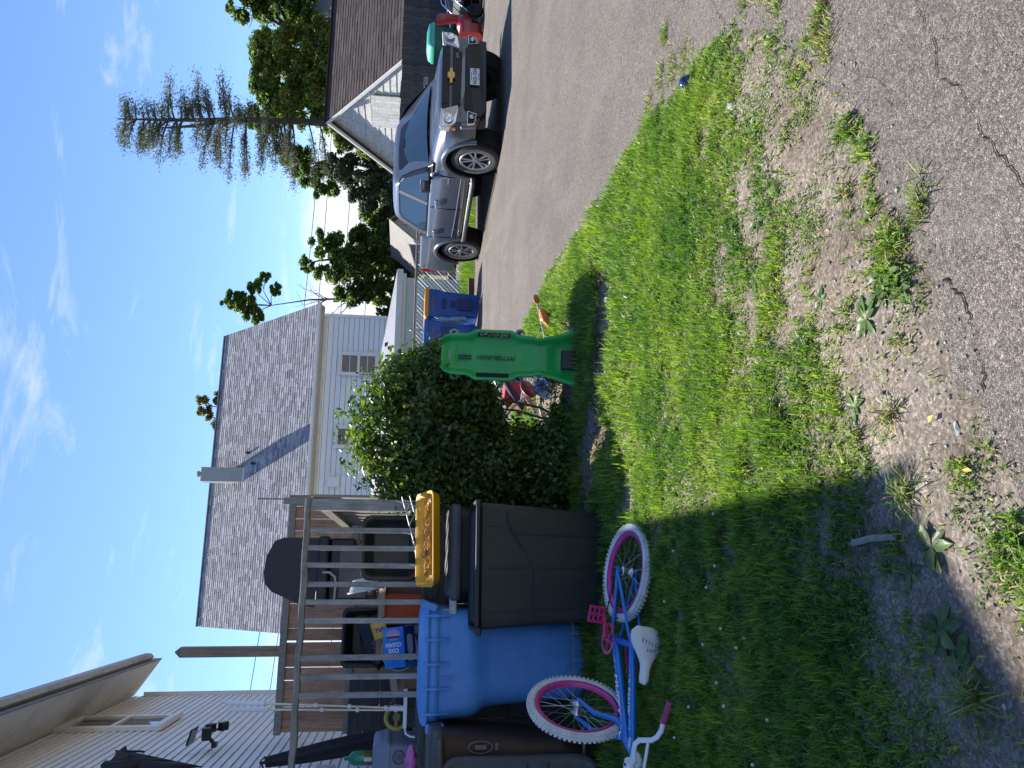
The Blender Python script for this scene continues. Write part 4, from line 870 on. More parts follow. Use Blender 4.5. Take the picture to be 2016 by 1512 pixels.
# straggly dry grass tufts
m_tuft = m_straw
def tuft(x, y, n, L_, lab, mt=(0, 1)):
    z = float(soil_z(np.array([x]), np.array([y]))[0]); q = MB(); r_ = random.Random(int(x * 100 + y * 1000))
    for i in range(n):
        a = r_.uniform(0, 2 * pi); ln = L_ * r_.uniform(.5, 1.1); e = r_.uniform(.15, 1.1); w = .0016; d = Vector((cos(a), sin(a), 0)); s = Vector((-sin(a), cos(a), 0)) * w
        p0 = Vector((r_.gauss(0, .012), r_.gauss(0, .012), 0)); p1 = p0 + d * ln * cos(e) * .55 + Vector((0, 0, ln * sin(e) * .6)); p2 = p0 + d * ln * cos(e) + Vector((0, 0, ln * sin(e) * .75 - .2 * ln * cos(e)))
        q.add([p0 - s, p0 + s, p1 + s, p1 - s, p2], [(0, 1, 2, 3), (3, 2, 4)], 1 if r_.random() < .45 else 0)
    o = q.build('grass_tuft', [m_grass, m_straw]); o.location = (x, y, max(z, 0)); tag(o, lab, 'grass tuft', 'loose grass tufts on the dirt')
for x, y, n, L_, lab in ((-.67, 1.56, 90, .13, 'big grass tuft at the bottom edge of the shadow'), (-.05, 1.90, 60, .09, 'dry grass tuft on sunny dirt above the shadow corner'), (-.25, 1.82, 70, .10, 'dry tuft at the shadow edge beside the grey stick'),
                         (-.12, 2.06, 50, .08, 'dry tuft left of the lone rosette'), (.9, 2.55, 45, .07, 'green tuft on the dirt patch near the tip'), (1.2, 2.5, 40, .06, 'pale tuft at the tar edge near the tip'), (.62, 2.18, 55, .07, 'pale tuft at the tar edge past the middle')): tuft(x, y, n, L_, lab)
# clover flowers
m_flower = mat('clover_flower', (.75, .73, .66), .8, var=.1, scale=60)
fm = MB(); 
for i in range(26):
    a = i * 2.4; zz = 1 - 2 * (i + .5) / 26; rr_ = math.sqrt(1 - zz * zz); fm.tube([(rr_ * cos(a) * .003, rr_ * sin(a) * .003, zz * .003), (rr_ * cos(a) * .0068, rr_ * sin(a) * .0068, zz * .0060)], [.0013, .0006], 4)
fme = fm.mesh('flower_head', m_flower); sme = MB().tube([(0, 0, -.05), (.004, 0, -.02), (0, 0, 0)], .0012, 5).mesh('stalk', m_grass)
for i, (x, y) in enumerate(((-.95, 2.72), (-.90, 2.68), (-1.05, 3.05), (-1.2, 2.8), (-1.35, 3.15), (-1.3, 2.55), (-1.5, 2.75), (-1.45, 2.35), (-1.1, 2.45), (-.8, 3.0), (-1.7, 2.95), (-1.25, 2.2), (-1.6, 2.45), (-.7, 2.95), (-1.0, 3.5), (-1.55, 3.3), (-1.3, 3.55), (-.75, 3.45), (-1.15, 2.9), (-.92, 2.85), (-.3, 3.9), (-.1, 4.3), (-.5, 3.0), (.5, 3.9))):
    T = thing('clover_flower', 'small white clover flower in the lawn', 'flower', (x, y, float(soil_z(np.array([x]), np.array([y]))[0]) + .042 + .012 * sin(i * 5.1)), group='white clover flowers in the lawn'); put('flower_head', fme, T); put('stalk', sme, T)
T = thing('dandelion', 'white dandelion clock in the shadow of the green creeper', 'flower', (.556, 4.78, .09))
q = MB(); 
for i in range(60):
    a = i * 2.4; zz = 1 - 2 * (i + .5) / 60; rr_ = math.sqrt(1 - zz * zz); q.tube([(0, 0, 0), (rr_ * cos(a) * .02, rr_ * sin(a) * .02, zz * .02)], [.0006, .0016], 3)
q.build('seed_head', m_flower, T); MB().tube([(0, 0, -.1), (.01, 0, -.05), (0, 0, 0)], .0016, 5).build('stalk', m_grass, T)
# litter
T = thing('blue_ball', 'shiny dark blue ball at the tip of the lawn', 'ball', (1.47, 3.55, .05)); MB().lathe([(.036 * sin(pi * i / 12) + 1e-5, -.036 * cos(pi * i / 12)) for i in range(13)], 20).build('ball_shell', mat('navy_gloss', (.015, .03, .12), .15, var=.1), T)
q = MB(); q.tube([(-.09, 0, .012), (0, .004, .014), (.1, -.002, .012)], [.011, .010, .009], 6); o = q.build('grey_stick', m_greywood); o.location = (-.39, 1.95, .03); o.rotation_euler = (0, 0, -1.28); tag(o, 'short grey weathered stick lying at the shadow edge', 'stick')
q = MB(); q.add([(-.03, -.012, 0), (.03, -.015, .012), (.034, .012, .006), (-.026, .016, .014), (0, 0, .022)], [(0, 1, 4), (1, 2, 4), (2, 3, 4), (3, 0, 4), (3, 2, 1, 0)]); o = q.build('plastic_wrapper', mat('clear_wrap', (.45, .46, .46), .25, var=.1, trans=.3)); o.location = (-.07, 1.68, .006); o.scale = (.6, .5, .4); o.rotation_euler = (0, 0, .6); tag(o, 'crumpled clear plastic wrapper on the gravel', 'wrapper')
q = MB(); q.add([(-.06, -.02, 0), (.0, -.035, .02), (.07, -.01, .01), (.02, .03, .03), (-.04, .02, .015), (.0, 0, .03)], [(0, 1, 5), (1, 2, 5), (2, 3, 5), (3, 4, 5), (4, 0, 5), (4, 3, 2, 1, 0)]); o = q.build('paper_scrap', mat('grey_paper', (.36, .34, .32), .8, var=.15)); o.location = (1.17, 3.02, .035); o.scale = (.75, .55, .4); o.rotation_euler = (.2, -.15, .9); tag(o, 'torn grey paper scrap lying on the dirt', 'paper')
for x, y, c_, lab in ((.41, 2.12, (.35, .12, .05), 'curled rust coloured dead leaf near the tar edge'), (.36, 2.2, (.5, .34, .2), 'tan dry leaf above the rust coloured leaf'), (-.05, 1.75, (.55, .40, .03), 'bright yellow leaf in the pale gravel'), (-.16, 1.62, (.55, .40, .05), 'small yellow leaf fragment near the bottom tar')):
    o = put('fallen_leaf', leaves_mesh('fallen_leaf', np.zeros((1, 3)), np.array([.026]), mat('leaf_tone', c_, .6, var=.2, scale=40), up=np.array([[0, 0, 1]]), flat=2, aspect=.6)); o.location = (x, y, .03); tag(o, lab, 'leaf', 'fallen leaves')
# ================================================================ bins
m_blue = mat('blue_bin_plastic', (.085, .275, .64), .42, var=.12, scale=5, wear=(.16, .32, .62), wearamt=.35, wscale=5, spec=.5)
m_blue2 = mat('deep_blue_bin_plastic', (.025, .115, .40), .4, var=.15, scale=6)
m_blkbin = mat('black_green_bin_plastic', (.012, .017, .017), .42, var=.25, scale=6, wear=(.03, .036, .036), wearamt=.3, wscale=7)
m_brownbin = mat('brown_bin_plastic', (.075, .042, .028), .5, var=.25, scale=5, wear=(.13, .09, .06), wearamt=.4, wscale=4)
m_greylid = mat('dark_grey_lid_plastic', (.055, .058, .06), .5, var=.2, scale=4, wear=(.14, .14, .13), wearamt=.35, wscale=5)
m_rubber = mat('black_rubber', (.014, .014, .014), .8, var=.3, scale=30)
m_yellow = mat('yellow_tray_plastic', (.78, .40, .015), .4, var=.08, scale=5, wear=(.55, .30, .05), wearamt=.4, wscale=8)
m_orangelid = mat('orange_yellow_lid', (.82, .33, .015), .4, var=.1, scale=5)
def body(rings, fn=None, n=8, side=10):
    """rounded rectangle loft, many points per side; fn(x,y,z)->dy pushes the front face"""
    out = []
    for (w, d, z, r, cy) in rings:
        c = rrect(w, d, r, 4, z, 0, cy); P = []
        for i, p in enumerate(c):
            P.append(p); q_ = c[(i + 1) % len(c)]
            if (q_ - p).length > .06:
                for k in range(1, side): P.append(p.lerp(q_, k / side))
        if fn: P = [Vector((p.x, p.y + fn(p.x, p.y, p.z), p.z)) for p in P]
        out.append(P)
    return out
def sstep(a, b, x): t_ = min(1, max(0, (x - a) / (b - a))); return t_ * t_ * (3 - 2 * t_)
def wheel_simple(parent, name, c, r, w, axis='X'):
    q = MB(); M = Matrix.Translation(c) @ (RZ(rad(90), 4, 'Y') if axis == 'X' else RZ(rad(90), 4, 'X'))
    q.lathe([(r * .55, -w / 2), (r * .9, -w / 2), (r, -w * .3), (r, w * .3), (r * .9, w / 2), (r * .55, w / 2), (r * .5, w * .3), (.0, w * .3)], 24, M); q.lathe([(0, -w * .3), (r * .5, -w * .3), (r * .55, -w / 2)], 24, M); return q.build(name, m_rubber, parent)

# front open black bin
T = thing('black_bin', 'open black wheelie bin without lid standing before the hedge', 'bin', M=LOT @ Matrix.Translation((.055, 5.20, 0)))
def fb_(x, y, z):
    if y > -.16: return 0
    return -.010 * math.exp(-((x + .04) / .12) ** 2)
zz = [0, .02] + [i * .028 + .02 for i in range(1, 29)] + [.83]
rings = [(.66 + .13 * (z / .83) ** .8, .44 + .07 * z / .83, z, .06, 0) for z in zz]
q = MB(); q.loft(body(rings, fb_), caps=False); q.add([Vector(p) for p in body([(.67, .44, .015, .06, 0)])[0]], [tuple(range(len(body([(.67, .44, .015, .06, 0)])[0])))]); 
inner = [(.77, .485, .83, .06, 0), (.74, .46, .6, .06, 0), (.65, .42, .03, .06, 0)]; q.loft([r[::-1] for r in body(inner)], caps=False)
q.build('bin_body', m_blkbin, T)
q = MB(); outr = body([(.815, .535, .835, .06, -.004), (.83, .545, .828, .06, -.004), (.83, .545, .862, .06, -.004), (.81, .525, .868, .06, -.004), (.775, .49, .862, .06, -.004), (.775, .49, .83, .06, -.004)])
q.loft(outr, caps=False); q.build('rim', m_blkbin, T)
q = MB(); q.box((-.40, -.27, .845), (.05, .05, .035)); q.box((.36, .27, .80), (.10, .05, .09)); q.build('handle_lug', m_blkbin, T, bevel=.01)
def face_y(x, z): return -(.44 + .07 * z / .83) / 2 - .010 * math.exp(-((x + .04) / .12) ** 2) - .002
q = MB(); pts = [(-.33, .50), (-.2, .50), (-.08, .50), (0, .515), (.08, .55), (.15, .60), (.2, .635), (.26, .66), (.33, .665)]; q.tube([(x, face_y(x, z), z) for x, z in pts], .007, 6)
for x, z0, z1 in ((-.29, .03, .79), (-.02, .03, .80), (.20, .03, .63), (.245, .70, .78)): q.tube([(x * (1 - .12 * (1 - z / .8)), face_y(x, z), z) for z in [z0 + (z1 - z0) * k / 5 for k in range(6)]], .0045, 5)
q.build('mould_line', m_blkbin, T)
for x in (-.33, .33): wheel_simple(T, 'wheel', (x, .26, .11), .11, .05)
# second bin behind it carrying the tray
T = thing('black_bin', 'taller black bin behind the open one carrying the yellow tray', 'bin', M=LOT @ Matrix.Translation((.15, 5.74, 0)))
q = MB(); q.loft(body([(.52, .5, 0, .06, 0), (.58, .56, .9, .06, 0), (.60, .58, .94, .06, 0)], side=4)); q.build('bin_body', m_blkbin, T)
q = MB(); q.loft(body([(.65, .62, .93, .05, 0), (.66, .63, .95, .05, 0), (.66, .63, .985, .05, 0), (.60, .58, 1.005, .05, 0)], side=4)); q.build('lid', m_greylid, T)
q = MB(); q.box((-.36, -.24, .97), (.12, .06, .05)); q.box((-.40, -.22, 1.03), (.03, .05, .09)); q.build('hinge_arm', mat('pale_grey_plastic', (.42, .42, .41), .5, var=.2, scale=20), T, bevel=.008)
for x in (-.28, .28): wheel_simple(T, 'wheel', (x, .3, .13), .13, .05)

# yellow tray with pine needles and wire
TRM = LOT @ Matrix.Translation((.24, 5.56, 1.115)) @ RZ(rad(15), 4, 'X') @ RZ(rad(-1.5), 4, 'Y')
T = thing('yellow_tray', 'bright yellow plastic sled tray full of pine needles lying on the black bin', 'tray', M=TRM)
q = MB(); R_ = lambda w, d, z, r: rrect(w, d, r, 5, z)
q.loft([R_(.52, .30, 0, .05), R_(.61, .39, .012, .06), R_(.64, .42, .055, .06), R_(.655, .435, .06, .06), R_(.655, .435, .066, .06), R_(.63, .41, .066, .06), R_(.60, .375, .020, .05), R_(.52, .30, .012, .05)]); q.build('tray_shell', m_yellow, T)
q = MB()
for k in range(9): q.box((0, -.13 + k * .033, .016), (.50, .008, .012))
q.build('tray_rib', m_yellow, T, bevel=.002, seg=1)
m_needle = mat('pine_litter', (.22, .15, .07), .9, var=.6, scale=30, island=.9)
q = MB(); r_ = random.Random(3)
for i in range(170):
    x, y = r_.gauss(0, .15), r_.gauss(0, .075); x = max(-.28, min(.28, x)); y = max(-.17, min(.17, y)); a = r_.gauss(0, .5); l_ = r_.uniform(.03, .10); z = .022 + r_.random() * .025 + .02 * math.exp(-(x * x / .03 + y * y / .006))
    d = Vector((cos(a), sin(a), r_.gauss(0, .15))) * l_ * .5; c = Vector((x, y, z)); q.tube([c - d, c + d], r_.uniform(.0008, .0022), 3)
tag(q.build('needle_litter', m_needle, T), kind='stuff')
T = thing('wire_trellis', 'bent thin white wire trellis sticking up behind the yellow tray', 'trellis', M=LOT)
q = MB(); A0, A1 = Vector((.56, 5.86, 1.345)), Vector((-.10, 5.80, 1.175)); B0, B1 = Vector((.58, 5.92, 1.29)), Vector((.02, 5.86, 1.14))
q.tube([A0, A0.lerp(A1, .5) + Vector((0, 0, -.012)), A1], .0045, 5); q.tube([B0, B0.lerp(B1, .5) + Vector((0, 0, -.012)), B1], .0045, 5)
for k in range(6):
    s = k / 6; q.tube([A0.lerp(A1, s + .03), B0.lerp(B1, s + .10), A0.lerp(A1, s + .165)], .0035, 4)
for k in (.05, .4, .75): q.tube([A0.lerp(A1, k) + Vector((0, 0, .05)), A0.lerp(A1, k + .02), B0.lerp(B1, k + .1) + Vector((0, 0, -.03))], .0035, 4)
q.build('wire', mat('pale_wire', (.62, .62, .64), .5, .3, var=.1), T)

# big blue cart
T = thing('blue_cart', 'big blue recycling cart with ribbed rim beside the open black bin', 'bin', M=LOT @ Matrix.Translation((-.585, 5.80, 0)))
def bf_(x, y, z):
    if y > -.2: return 0
    return .012 * math.exp(-((z - .62) / .12) ** 2) + (.010 * sstep(.06, 0, abs(z - .80)))
rings = [(.50, .50, 0, .07, .0), (.50, .52, .03, .09, 0), (.53, .56, .3, .11, 0), (.565, .59, .55, .12, 0), (.585, .60, .69, .12, 0), (.60, .61, .74, .12, 0), (.66, .64, .785, .11, 0), (.685, .655, .81, .10, 0), (.70, .66, .86, .09, 0), (.715, .665, .98, .08, 0), (.725, .67, 1.06, .07, 0)]
q = MB(); q.loft(body(rings, None, side=6)); q.build('bin_body', m_blue, T)
q = MB(); q.loft(body([(.735, .68, 1.055, .07, 0), (.75, .695, 1.06, .07, 0), (.755, .70, 1.12, .07, 0), (.735, .68, 1.125, .07, 0)], side=4)); q.build('rim_band', m_blue, T)
q = MB(); q.loft(body([(.775, .72, 1.125, .06, 0), (.785, .73, 1.135, .06, 0), (.785, .73, 1.155, .06, 0), (.74, .69, 1.175, .06, 0), (.60, .55, 1.19, .05, 0)], side=4))
q.box((.372, -.30, 1.13), (.05, .12, .11), R=Matrix.Rotation(.35, 3, 'Y')); q.box((-.40, -.31, 1.075), (.06, .14, .12)); q.build('lid', m_blue, T, bevel=.006, seg=1)
me_r = MB().prism([(-.36, 1.16), (-.375, 1.16), (-.375, 1.07), (-.352, .985), (-.33, 1.0)], 'x', -.007, .007).mesh('rim_fin', m_blue)
for x in (-.31, -.155, .0, .155, .31): put('rim_fin', me_r, T, Matrix.Translation((x, 0, 0)))
q = MB(); q.box((-.085, -.345, 1.0), (.005, .02, .09)); q.build('mould_line', m_blue, T)
for x in (-.27, .27): wheel_simple(T, 'wheel', (x, .31, .14), .14, .06)
# low wire rack behind the blue cart foot
T = thing('wire_rack', 'rusty wire rack lying behind the foot of the blue cart', 'rack', M=LOT @ Matrix.Translation((-.52, 5.42, 0)))
q = MB()
for z in (.05, .15): q.tube([(-.32, 0, z), (.42, 0, z)], .004, 4)
for k in range(9): q.tube([(-.3 + k * .085, 0, .0), (-.3 + k * .085, -.0, .19)], .0035, 4)
q.build('wire', m_rust, T)

# brown cart seen from the back with its lid hanging open
T = thing('brown_cart', 'brown wheeled cart with its dark grey lid hanging open at the back', 'bin', M=LOT @ Matrix.Translation((-1.33, 5.50, 0)))
q = MB(); q.loft(body([(.56, .56, .06, .06, .02), (.62, .62, .5, .07, .02), (.70, .68, .98, .07, .02), (.73, .70, 1.04, .06, .02)], side=5)); q.build('bin_body', m_brownbin, T)
q = MB(); q.loft(body([(.76, .73, 1.04, .05, .02), (.77, .74, 1.06, .05, .02), (.77, .74, 1.11, .05, .02), (.70, .67, 1.12, .05, .02)], side=3)); q.box((.10, -.40, 1.06), (.50, .10, .035)); q.build('rim', m_greylid, T, bevel=.008, seg=1)
q = MB(); q.tube([(-.3, -.43, 1.05), (.31, -.43, 1.05), (.345, -.37, 1.05)], .018, 8); q.box((.02, -.405, 1.02), (.05, .07, .09)); q.build('handle', m_brownbin, T)
q = MB(); LR = lambda w, h, r, y: [Vector((p.x - .03, y, p.y + .57)) for p in rrect(w, h, r, 6)]
q.loft([LR(.52, .98, .12, -.385), LR(.56, 1.02, .14, -.40), LR(.56, 1.02, .14, -.425), LR(.52, .98, .12, -.44), LR(.48, .94, .11, -.43)]); lid = q.build('lid', m_greylid, T)
q = MB()
for z in (.39, .52): q.box((-.03, -.431, z), (.47, .008, .008))
q.build('lid_seam', m_black, lid)
q = MB(); q.torus(1, .09, 28, 6, Matrix.Translation((.285, -.345, .80)) @ RZ(rad(90), 4, 'X') @ Matrix.Diagonal((.035, .075, .05, 1))); q.box((.285, -.345, .80), (.025, .006, .07)); q.box((.285, -.345, .70), (.04, .006, .016)); q.build('oval_emblem', mat('raised_brown_badge', (.20, .16, .13), .5, var=.15), T)
for x in (-.30, .33): wheel_simple(T, 'wheel', (x, -.30, .135), .135, .06)
q = MB(); q.tube([(-.35, -.30, .135), (.38, -.30, .135)], .012, 6); q.build('axle', m_metal, T)

# far recycling bins across the lane
def far_cart(name, lab, loc, w, lidm, panel):
    T = thing(name, lab, 'bin', M=LOT @ Matrix.Translation(loc))
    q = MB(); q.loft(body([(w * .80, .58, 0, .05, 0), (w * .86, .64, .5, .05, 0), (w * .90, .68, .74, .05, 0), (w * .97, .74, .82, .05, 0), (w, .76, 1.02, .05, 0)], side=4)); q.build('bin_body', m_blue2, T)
    q = MB(); q.loft(body([(w * 1.04, .82, 1.015, .06, 0), (w * 1.06, .84, 1.03, .06, 0), (w * 1.06, .84, 1.07, .06, 0), (w * .98, .78, 1.10, .06, 0)], side=3)); q.build('lid', lidm, T)
    if panel == 'bottle':
        q = MB(); q.box((0, -.345, .70), (.22, .03, .09)); q.loft([[Vector((p.x, -.335 + d_, p.y + .28)) for p in rrect(.25, .36, .08, 4)] for d_ in (0, -.022)]); q.box((0, -.325, .53), (.14, .04, .08))
    else:
        q = MB(); q.box((0, -.34, .60), (.36, .035, .32))
    q.build('front_emboss', mat('darker_blue_emboss', (.008, .035, .16), .4, var=.1), T, bevel=.008, seg=1)
    q = MB(); 
    for k in range(9): q.box((-.13 + k * .032, -.383, .92), (.018, .006, .035 if k % 3 else .03))
    q.build('stamped_marks', mat('faded_red_marks', (.35, .16, .14), .6, var=.2), T)
    for x in (-.3, .3): wheel_simple(T, 'wheel', (x * w / .7, .36, .14), .14, .06)
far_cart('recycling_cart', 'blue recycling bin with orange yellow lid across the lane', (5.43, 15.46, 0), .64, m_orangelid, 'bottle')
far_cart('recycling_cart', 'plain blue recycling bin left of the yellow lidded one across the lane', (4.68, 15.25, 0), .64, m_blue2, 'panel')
q = MB(); r_ = random.Random(5); G = [[Vector((-.08 + .17 * u, .05 * sin(u * 5 + v * 3), .25 + .62 * v + .05 * sin(u * 7))) for u in [i / 6 for i in range(7)]] for v in [i / 8 for i in range(9)]]
for v in range(8):
    for u in range(6): q.add([G[v][u], G[v][u + 1], G[v + 1][u + 1], G[v + 1][u]], [(0, 1, 2, 3)], 0, True)
o = q.build('plastic_bag', mat('pale_blue_bag', (.35, .48, .66), .4, var=.2, scale=8)); o.matrix_world = LOT @ Matrix.Translation((5.04, 15.05, 0)); o.modifiers.new('thick', 'SOLIDIFY').thickness = .01; tag(o, 'pale blue plastic bag squeezed between the two far bins', 'bag')
T = thing('cardboard_sheet', 'dark brown flat board leaning on the left far bin', 'board', M=LOT @ Matrix.Translation((4.1, 15.3, 0))); MB().box((0, 0, .4), (.62, .03, .8), R=Matrix.Rotation(-.2, 3, 'X')).build('sheet', mat('dark_brown_board', (.06, .035, .028), .8, var=.2), T)

# ================================================================ bicycle lying on the grass
BM = Matrix(((-.9773, -.1869, .0999, -.9985), (-.1243, .1239, -.9845, 4.0564), (.1717, -.9745, -.1443, .110), (0, 0, 0, 1))) @ Matrix.Scale(1.0416, 4)
m_bblue = mat('glossy_blue_frame', (.01, .17, .55), .25, var=.08, scale=8, coat=.5)
m_pinkrim = mat('pink_rim', (.62, .045, .26), .35, .1, var=.08, scale=8)
m_pink = mat('pink_plastic', (.60, .03, .16), .35, var=.12, scale=10, trans=.15)
m_grip = mat('worn_pink_grip', (.33, .06, .12), .7, var=.35, scale=25)
m_tyre = mat('white_tyre', (.62, .61, .58), .75, var=.12, scale=10, wear=(.36, .33, .28), wearamt=.45, wscale=9)
m_wpaint = mat('white_enamel', (.76, .77, .80), .3, var=.04)
m_saddle = mat('white_saddle_vinyl', (.72, .68, .62), .45, var=.06, scale=8)
m_steel = mat('bright_steel', (.62, .62, .62), .3, .9, var=.1)
m_chain = mat('dark_chain', (.04, .035, .03), .5, .6, var=.3)
m_decal = mat('white_decal', (.72, .76, .80), .5, var=.05)
m_ldecal = mat('pale_blue_decal', (.30, .52, .78), .5, var=.1)
T = thing('kids_bicycle', 'blue kids bicycle with pink rims and white tyres lying on the shaded grass', 'bicycle', M=BM)
RXw = RZ(rad(90), 4, 'X')                     # lathe axis z -> y
def bike_wheel(M0, axle_y, coaster):
    """returns the wheel meshes around the origin, axle along y, moved by M0"""
    w = MB(); w.torus(.228, .0215, 56, 10, M0 @ RXw)
    for i in range(64):                          # knobs of the tread
        a = 2 * pi * i / 64
        for j, (yy, rr_) in enumerate(((-.0155, .2435), (0, .250), (.0155, .2435))):
            aa = a + (pi / 64 if j != 1 else 0); Mk = M0 @ Matrix.Rotation(aa, 4, 'Y') @ Matrix.Translation((rr_, yy, 0)); R3 = Mk.to_3x3()
            w.box(Mk.translation, (.008, .0105, .013), R=R3)
    tyre = w.build('tyre', m_tyre, T)
    r = MB(); r.lathe([(.207, -.013), (.211, -.0155), (.200, -.013), (.190, -.010), (.186, 0), (.190, .010), (.200, .013), (.211, .0155), (.207, .013), (.203, 0), (.207, -.013)], 56, M0 @ RXw); r.build('rim', m_pinkrim, tyre)
    s = MB()
    for i in range(28):
        a = 2 * pi * i / 28; sd = 1 if i % 2 else -1; off = (.55 if (i // 2) % 2 else -.55)
        p0 = Vector((.022 * cos(a + off * 1.6), sd * .024, .022 * sin(a + off * 1.6))); p1 = Vector((.188 * cos(a), 0, .188 * sin(a))); s.tube([M0 @ p0, M0 @ p1], .0011, 4)
    s.build('spokes', m_steel, tyre)
    h = MB(); h.lathe([(.006, -.055), (.006, -.035), (.026, -.030), (.026, -.022), (.014, -.018), (.014, .018), (.026, .022), (.026, .030), (.006, .035), (.006, .055)], 16, M0 @ RXw); h.build('hub', m_steel, tyre)
bike_wheel(Matrix.Identity(4), 0, True)
BB = Vector((.345, 0, .005)); SC = Vector((.325, 0, .235)); HL = Vector((.735, 0, .270)); HT = Vector((.775, 0, .395)); AX = Vector((0, 0, 0))
f = MB(); f.tube([BB, HL.lerp(HT, .18)], .021, 12); f.tube([SC - Vector((0, 0, .035)), HL.lerp(HT, .80)], .0175, 12); f.tube([BB, SC + (SC - BB) * .12], .0165, 12)
f.lathe([(.023, -.035), (.023, .035)], 14, Matrix.Translation(BB) @ RXw, caps=True)
f.tube([HL - (HT - HL) * .06, HT + (HT - HL) * .04], .0215, 14)
for sy in (-1, 1):
    f.tube([(0, sy * .052, 0), (.10, sy * .042, .002), (.26, sy * .030, .004), BB + Vector((0, sy * .018, 0))], .0085, 8)
    f.tube([(0, sy * .052, 0), (.12, sy * .04, .085), (.255, sy * .034, .19), SC + Vector((0, sy * .014, -.012))], .0085, 8)
    f.box((0, sy * .052, .002), (.045, .006, .036))
f.tube([(.235, -.03, .03), (.235, .03, .03)], .008, 6); f.build('frame', m_bblue, T)
q = MB(); q.tube([SC + Vector((.0, 0, -.02)), SC + Vector((-.02, 0, .08))], .0125, 10); q.build('seat_post', m_wpaint, T)
q = MB(); q.lathe([(.019, -.012), (.021, 0), (.019, .012)], 12, Matrix.Translation(SC + Vector((-.004, 0, .022)))); q.tube([SC + Vector((-.02, 0, .02)), SC + Vector((-.035, -.03, .03))], .006, 6); q.build('seat_clamp', m_wpaint, T)
# saddle
S0 = SC + Vector((-.115, 0, .115)); rows = []
for i in range(13):
    s = i / 12; x = s * .255; w = .078 * (1 - sstep(.15, .75, s)) + .024; 
    if i == 0: w *= .72
    if i == 12: w *= .55
    zc = .022 - .01 * sin(s * pi) + (-.012 if i in (0, 12) else 0); th = .028
    rows.append([S0 + Vector((x, w * cos(a), zc + (th * sin(a) ** 1 if sin(a) > 0 else .018 * sin(a)) * (1 if abs(cos(a)) < .9 else .8))) for a in [2 * pi * k / 16 for k in range(16)]])
q = MB(); q.loft(rows); sd = q.build('saddle', m_saddle, T)
m_ink = mat('blue_saddle_print', (.10, .14, .42), .5, var=.1); q = MB()
for k in range(7): q.tube([S0 + Vector((.045 + .006 * k, -.05 + .016 * k, .0535)), S0 + Vector((.062 + .004 * k, -.052 + .017 * k, .054))], .0025, 5)
for k in range(4): q.tube([S0 + Vector((.092, -.02 + .013 * k, .0505)), S0 + Vector((.105, -.018 + .012 * k, .0500))], .0022, 5)
q.build('saddle_print', m_ink, sd)
# crank, chainring, pedals, chain
CX = BB + Vector((0, -.045, 0)); MC = Matrix.Translation(CX) @ RXw
q = MB(); n_ = 72; pr = [(.072, -.002), (.078 , -.002)]
ring = [];
for i in range(n_):
    a = 2 * pi * i / n_; ro = .079 if i % 2 else .0735; ring.append([MC @ Vector((r_2 * cos(a), r_2 * sin(a), z_)) for r_2, z_ in ((.063, -.002), (ro, -.002), (ro, .002), (.063, .002))])
ring.append(ring[0]); q.loft(ring, caps=False, sm=False)
for k in range(5):
    a = 2 * pi * k / 5; q.box(MC @ Vector((.04 * cos(a), .04 * sin(a), 0)), (.055, .012, .0035), R=(MC.to_3x3() @ Matrix.Rotation(a, 3, 'Z')))
q.lathe([(.0, .004), (.02, .004), (.02, -.004), (0, -.004)], 16, MC); q.build('chainring', m_pink, T)
ca = rad(205)
for sgn, yy in ((1, -.062), (-1, .06)):
    d = Vector((cos(ca), 0, sin(ca))) * sgn; e = BB + d * .115 + Vector((0, yy, 0)); q = MB(); q.tube([BB + Vector((0, yy, 0)), e], [.011, .008], 8); q.build('crank_arm', m_pink, T)
    q = MB(); o_ = e + Vector((0, yy * .75, 0)); 
    for (dx, dy) in ((-.036, 0), (.036, 0)): q.box(o_ + Vector((dx, dy, 0)), (.012, .085, .022))
    for dy in (-.038, -.013, .013, .038): q.box(o_ + Vector((0, dy, 0)), (.062, .008, .018))
    q.lathe([(.009, -.04), (.009, .04)], 10, Matrix.Translation(o_) @ RXw); q.build('pedal', m_pink, T, bevel=.002, seg=1)
q = MB(); up_ = []
for k in range(24): up_.append(Vector((.345 * k / 23, -.045 + .0 * k, .028 + (.073 - .028) * k / 23)))
lo_ = [Vector((p.x, p.y, -p.z - .006 * sin(pi * i / 23))) for i, p in enumerate(up_)]
for run in (up_, lo_):
    for i in range(23): q.box((run[i] + run[i + 1]) / 2, (.0125, .006 if i % 2 else .004, .0075), R=frame_to((0, 0, 0), run[i + 1] - run[i]).to_3x3())
q.torus(.028, .004, 20, 6, Matrix.Translation((0, -.045, 0)) @ RXw); q.build('chain', m_chain, T)
# front end, turned hard to the right
hd = (HT - HL).normalized(); STEER = Matrix.Translation(HL) @ Matrix.Rotation(rad(-79.5), 4, hd) @ Matrix.Translation(-HL)
FA = HL + Vector((.085, 0, -.275))
bike_wheel(STEER @ Matrix.Translation(FA), 0, False)
q = MB(); CRN = HL - hd * .03
for sy in (-1, 1): q.tube([STEER @ (FA + Vector((0, sy * .048, 0))), STEER @ (FA + Vector((-.01, sy * .046, .12))), STEER @ (CRN + Vector((.012, sy * .044, -.045))), STEER @ (CRN + Vector((0, sy * .03, -.006))), STEER @ CRN], [.009, .012, .0145, .0145, .0145], 10)
q.build('fork', m_bblue, T)
q = MB(); q.lathe([(.024, .0), (.024, .012)], 14, frame_to(HL - hd * .02, Vector((0, 1, 0)), hd), caps=True); q.build('fork_collar', m_wpaint, T)
q = MB(); ST = HT + hd * .055; fw = Vector((.055, 0, .0)); q.lathe([(.024, -.03), (.026, -.02), (.024, .015), (.016, .03)], 16, frame_to(ST - hd * .02, Vector((0, 1, 0)), hd), caps=True); q.tube([STEER @ ST, STEER @ (ST + fw)], [.022, .019], 12)
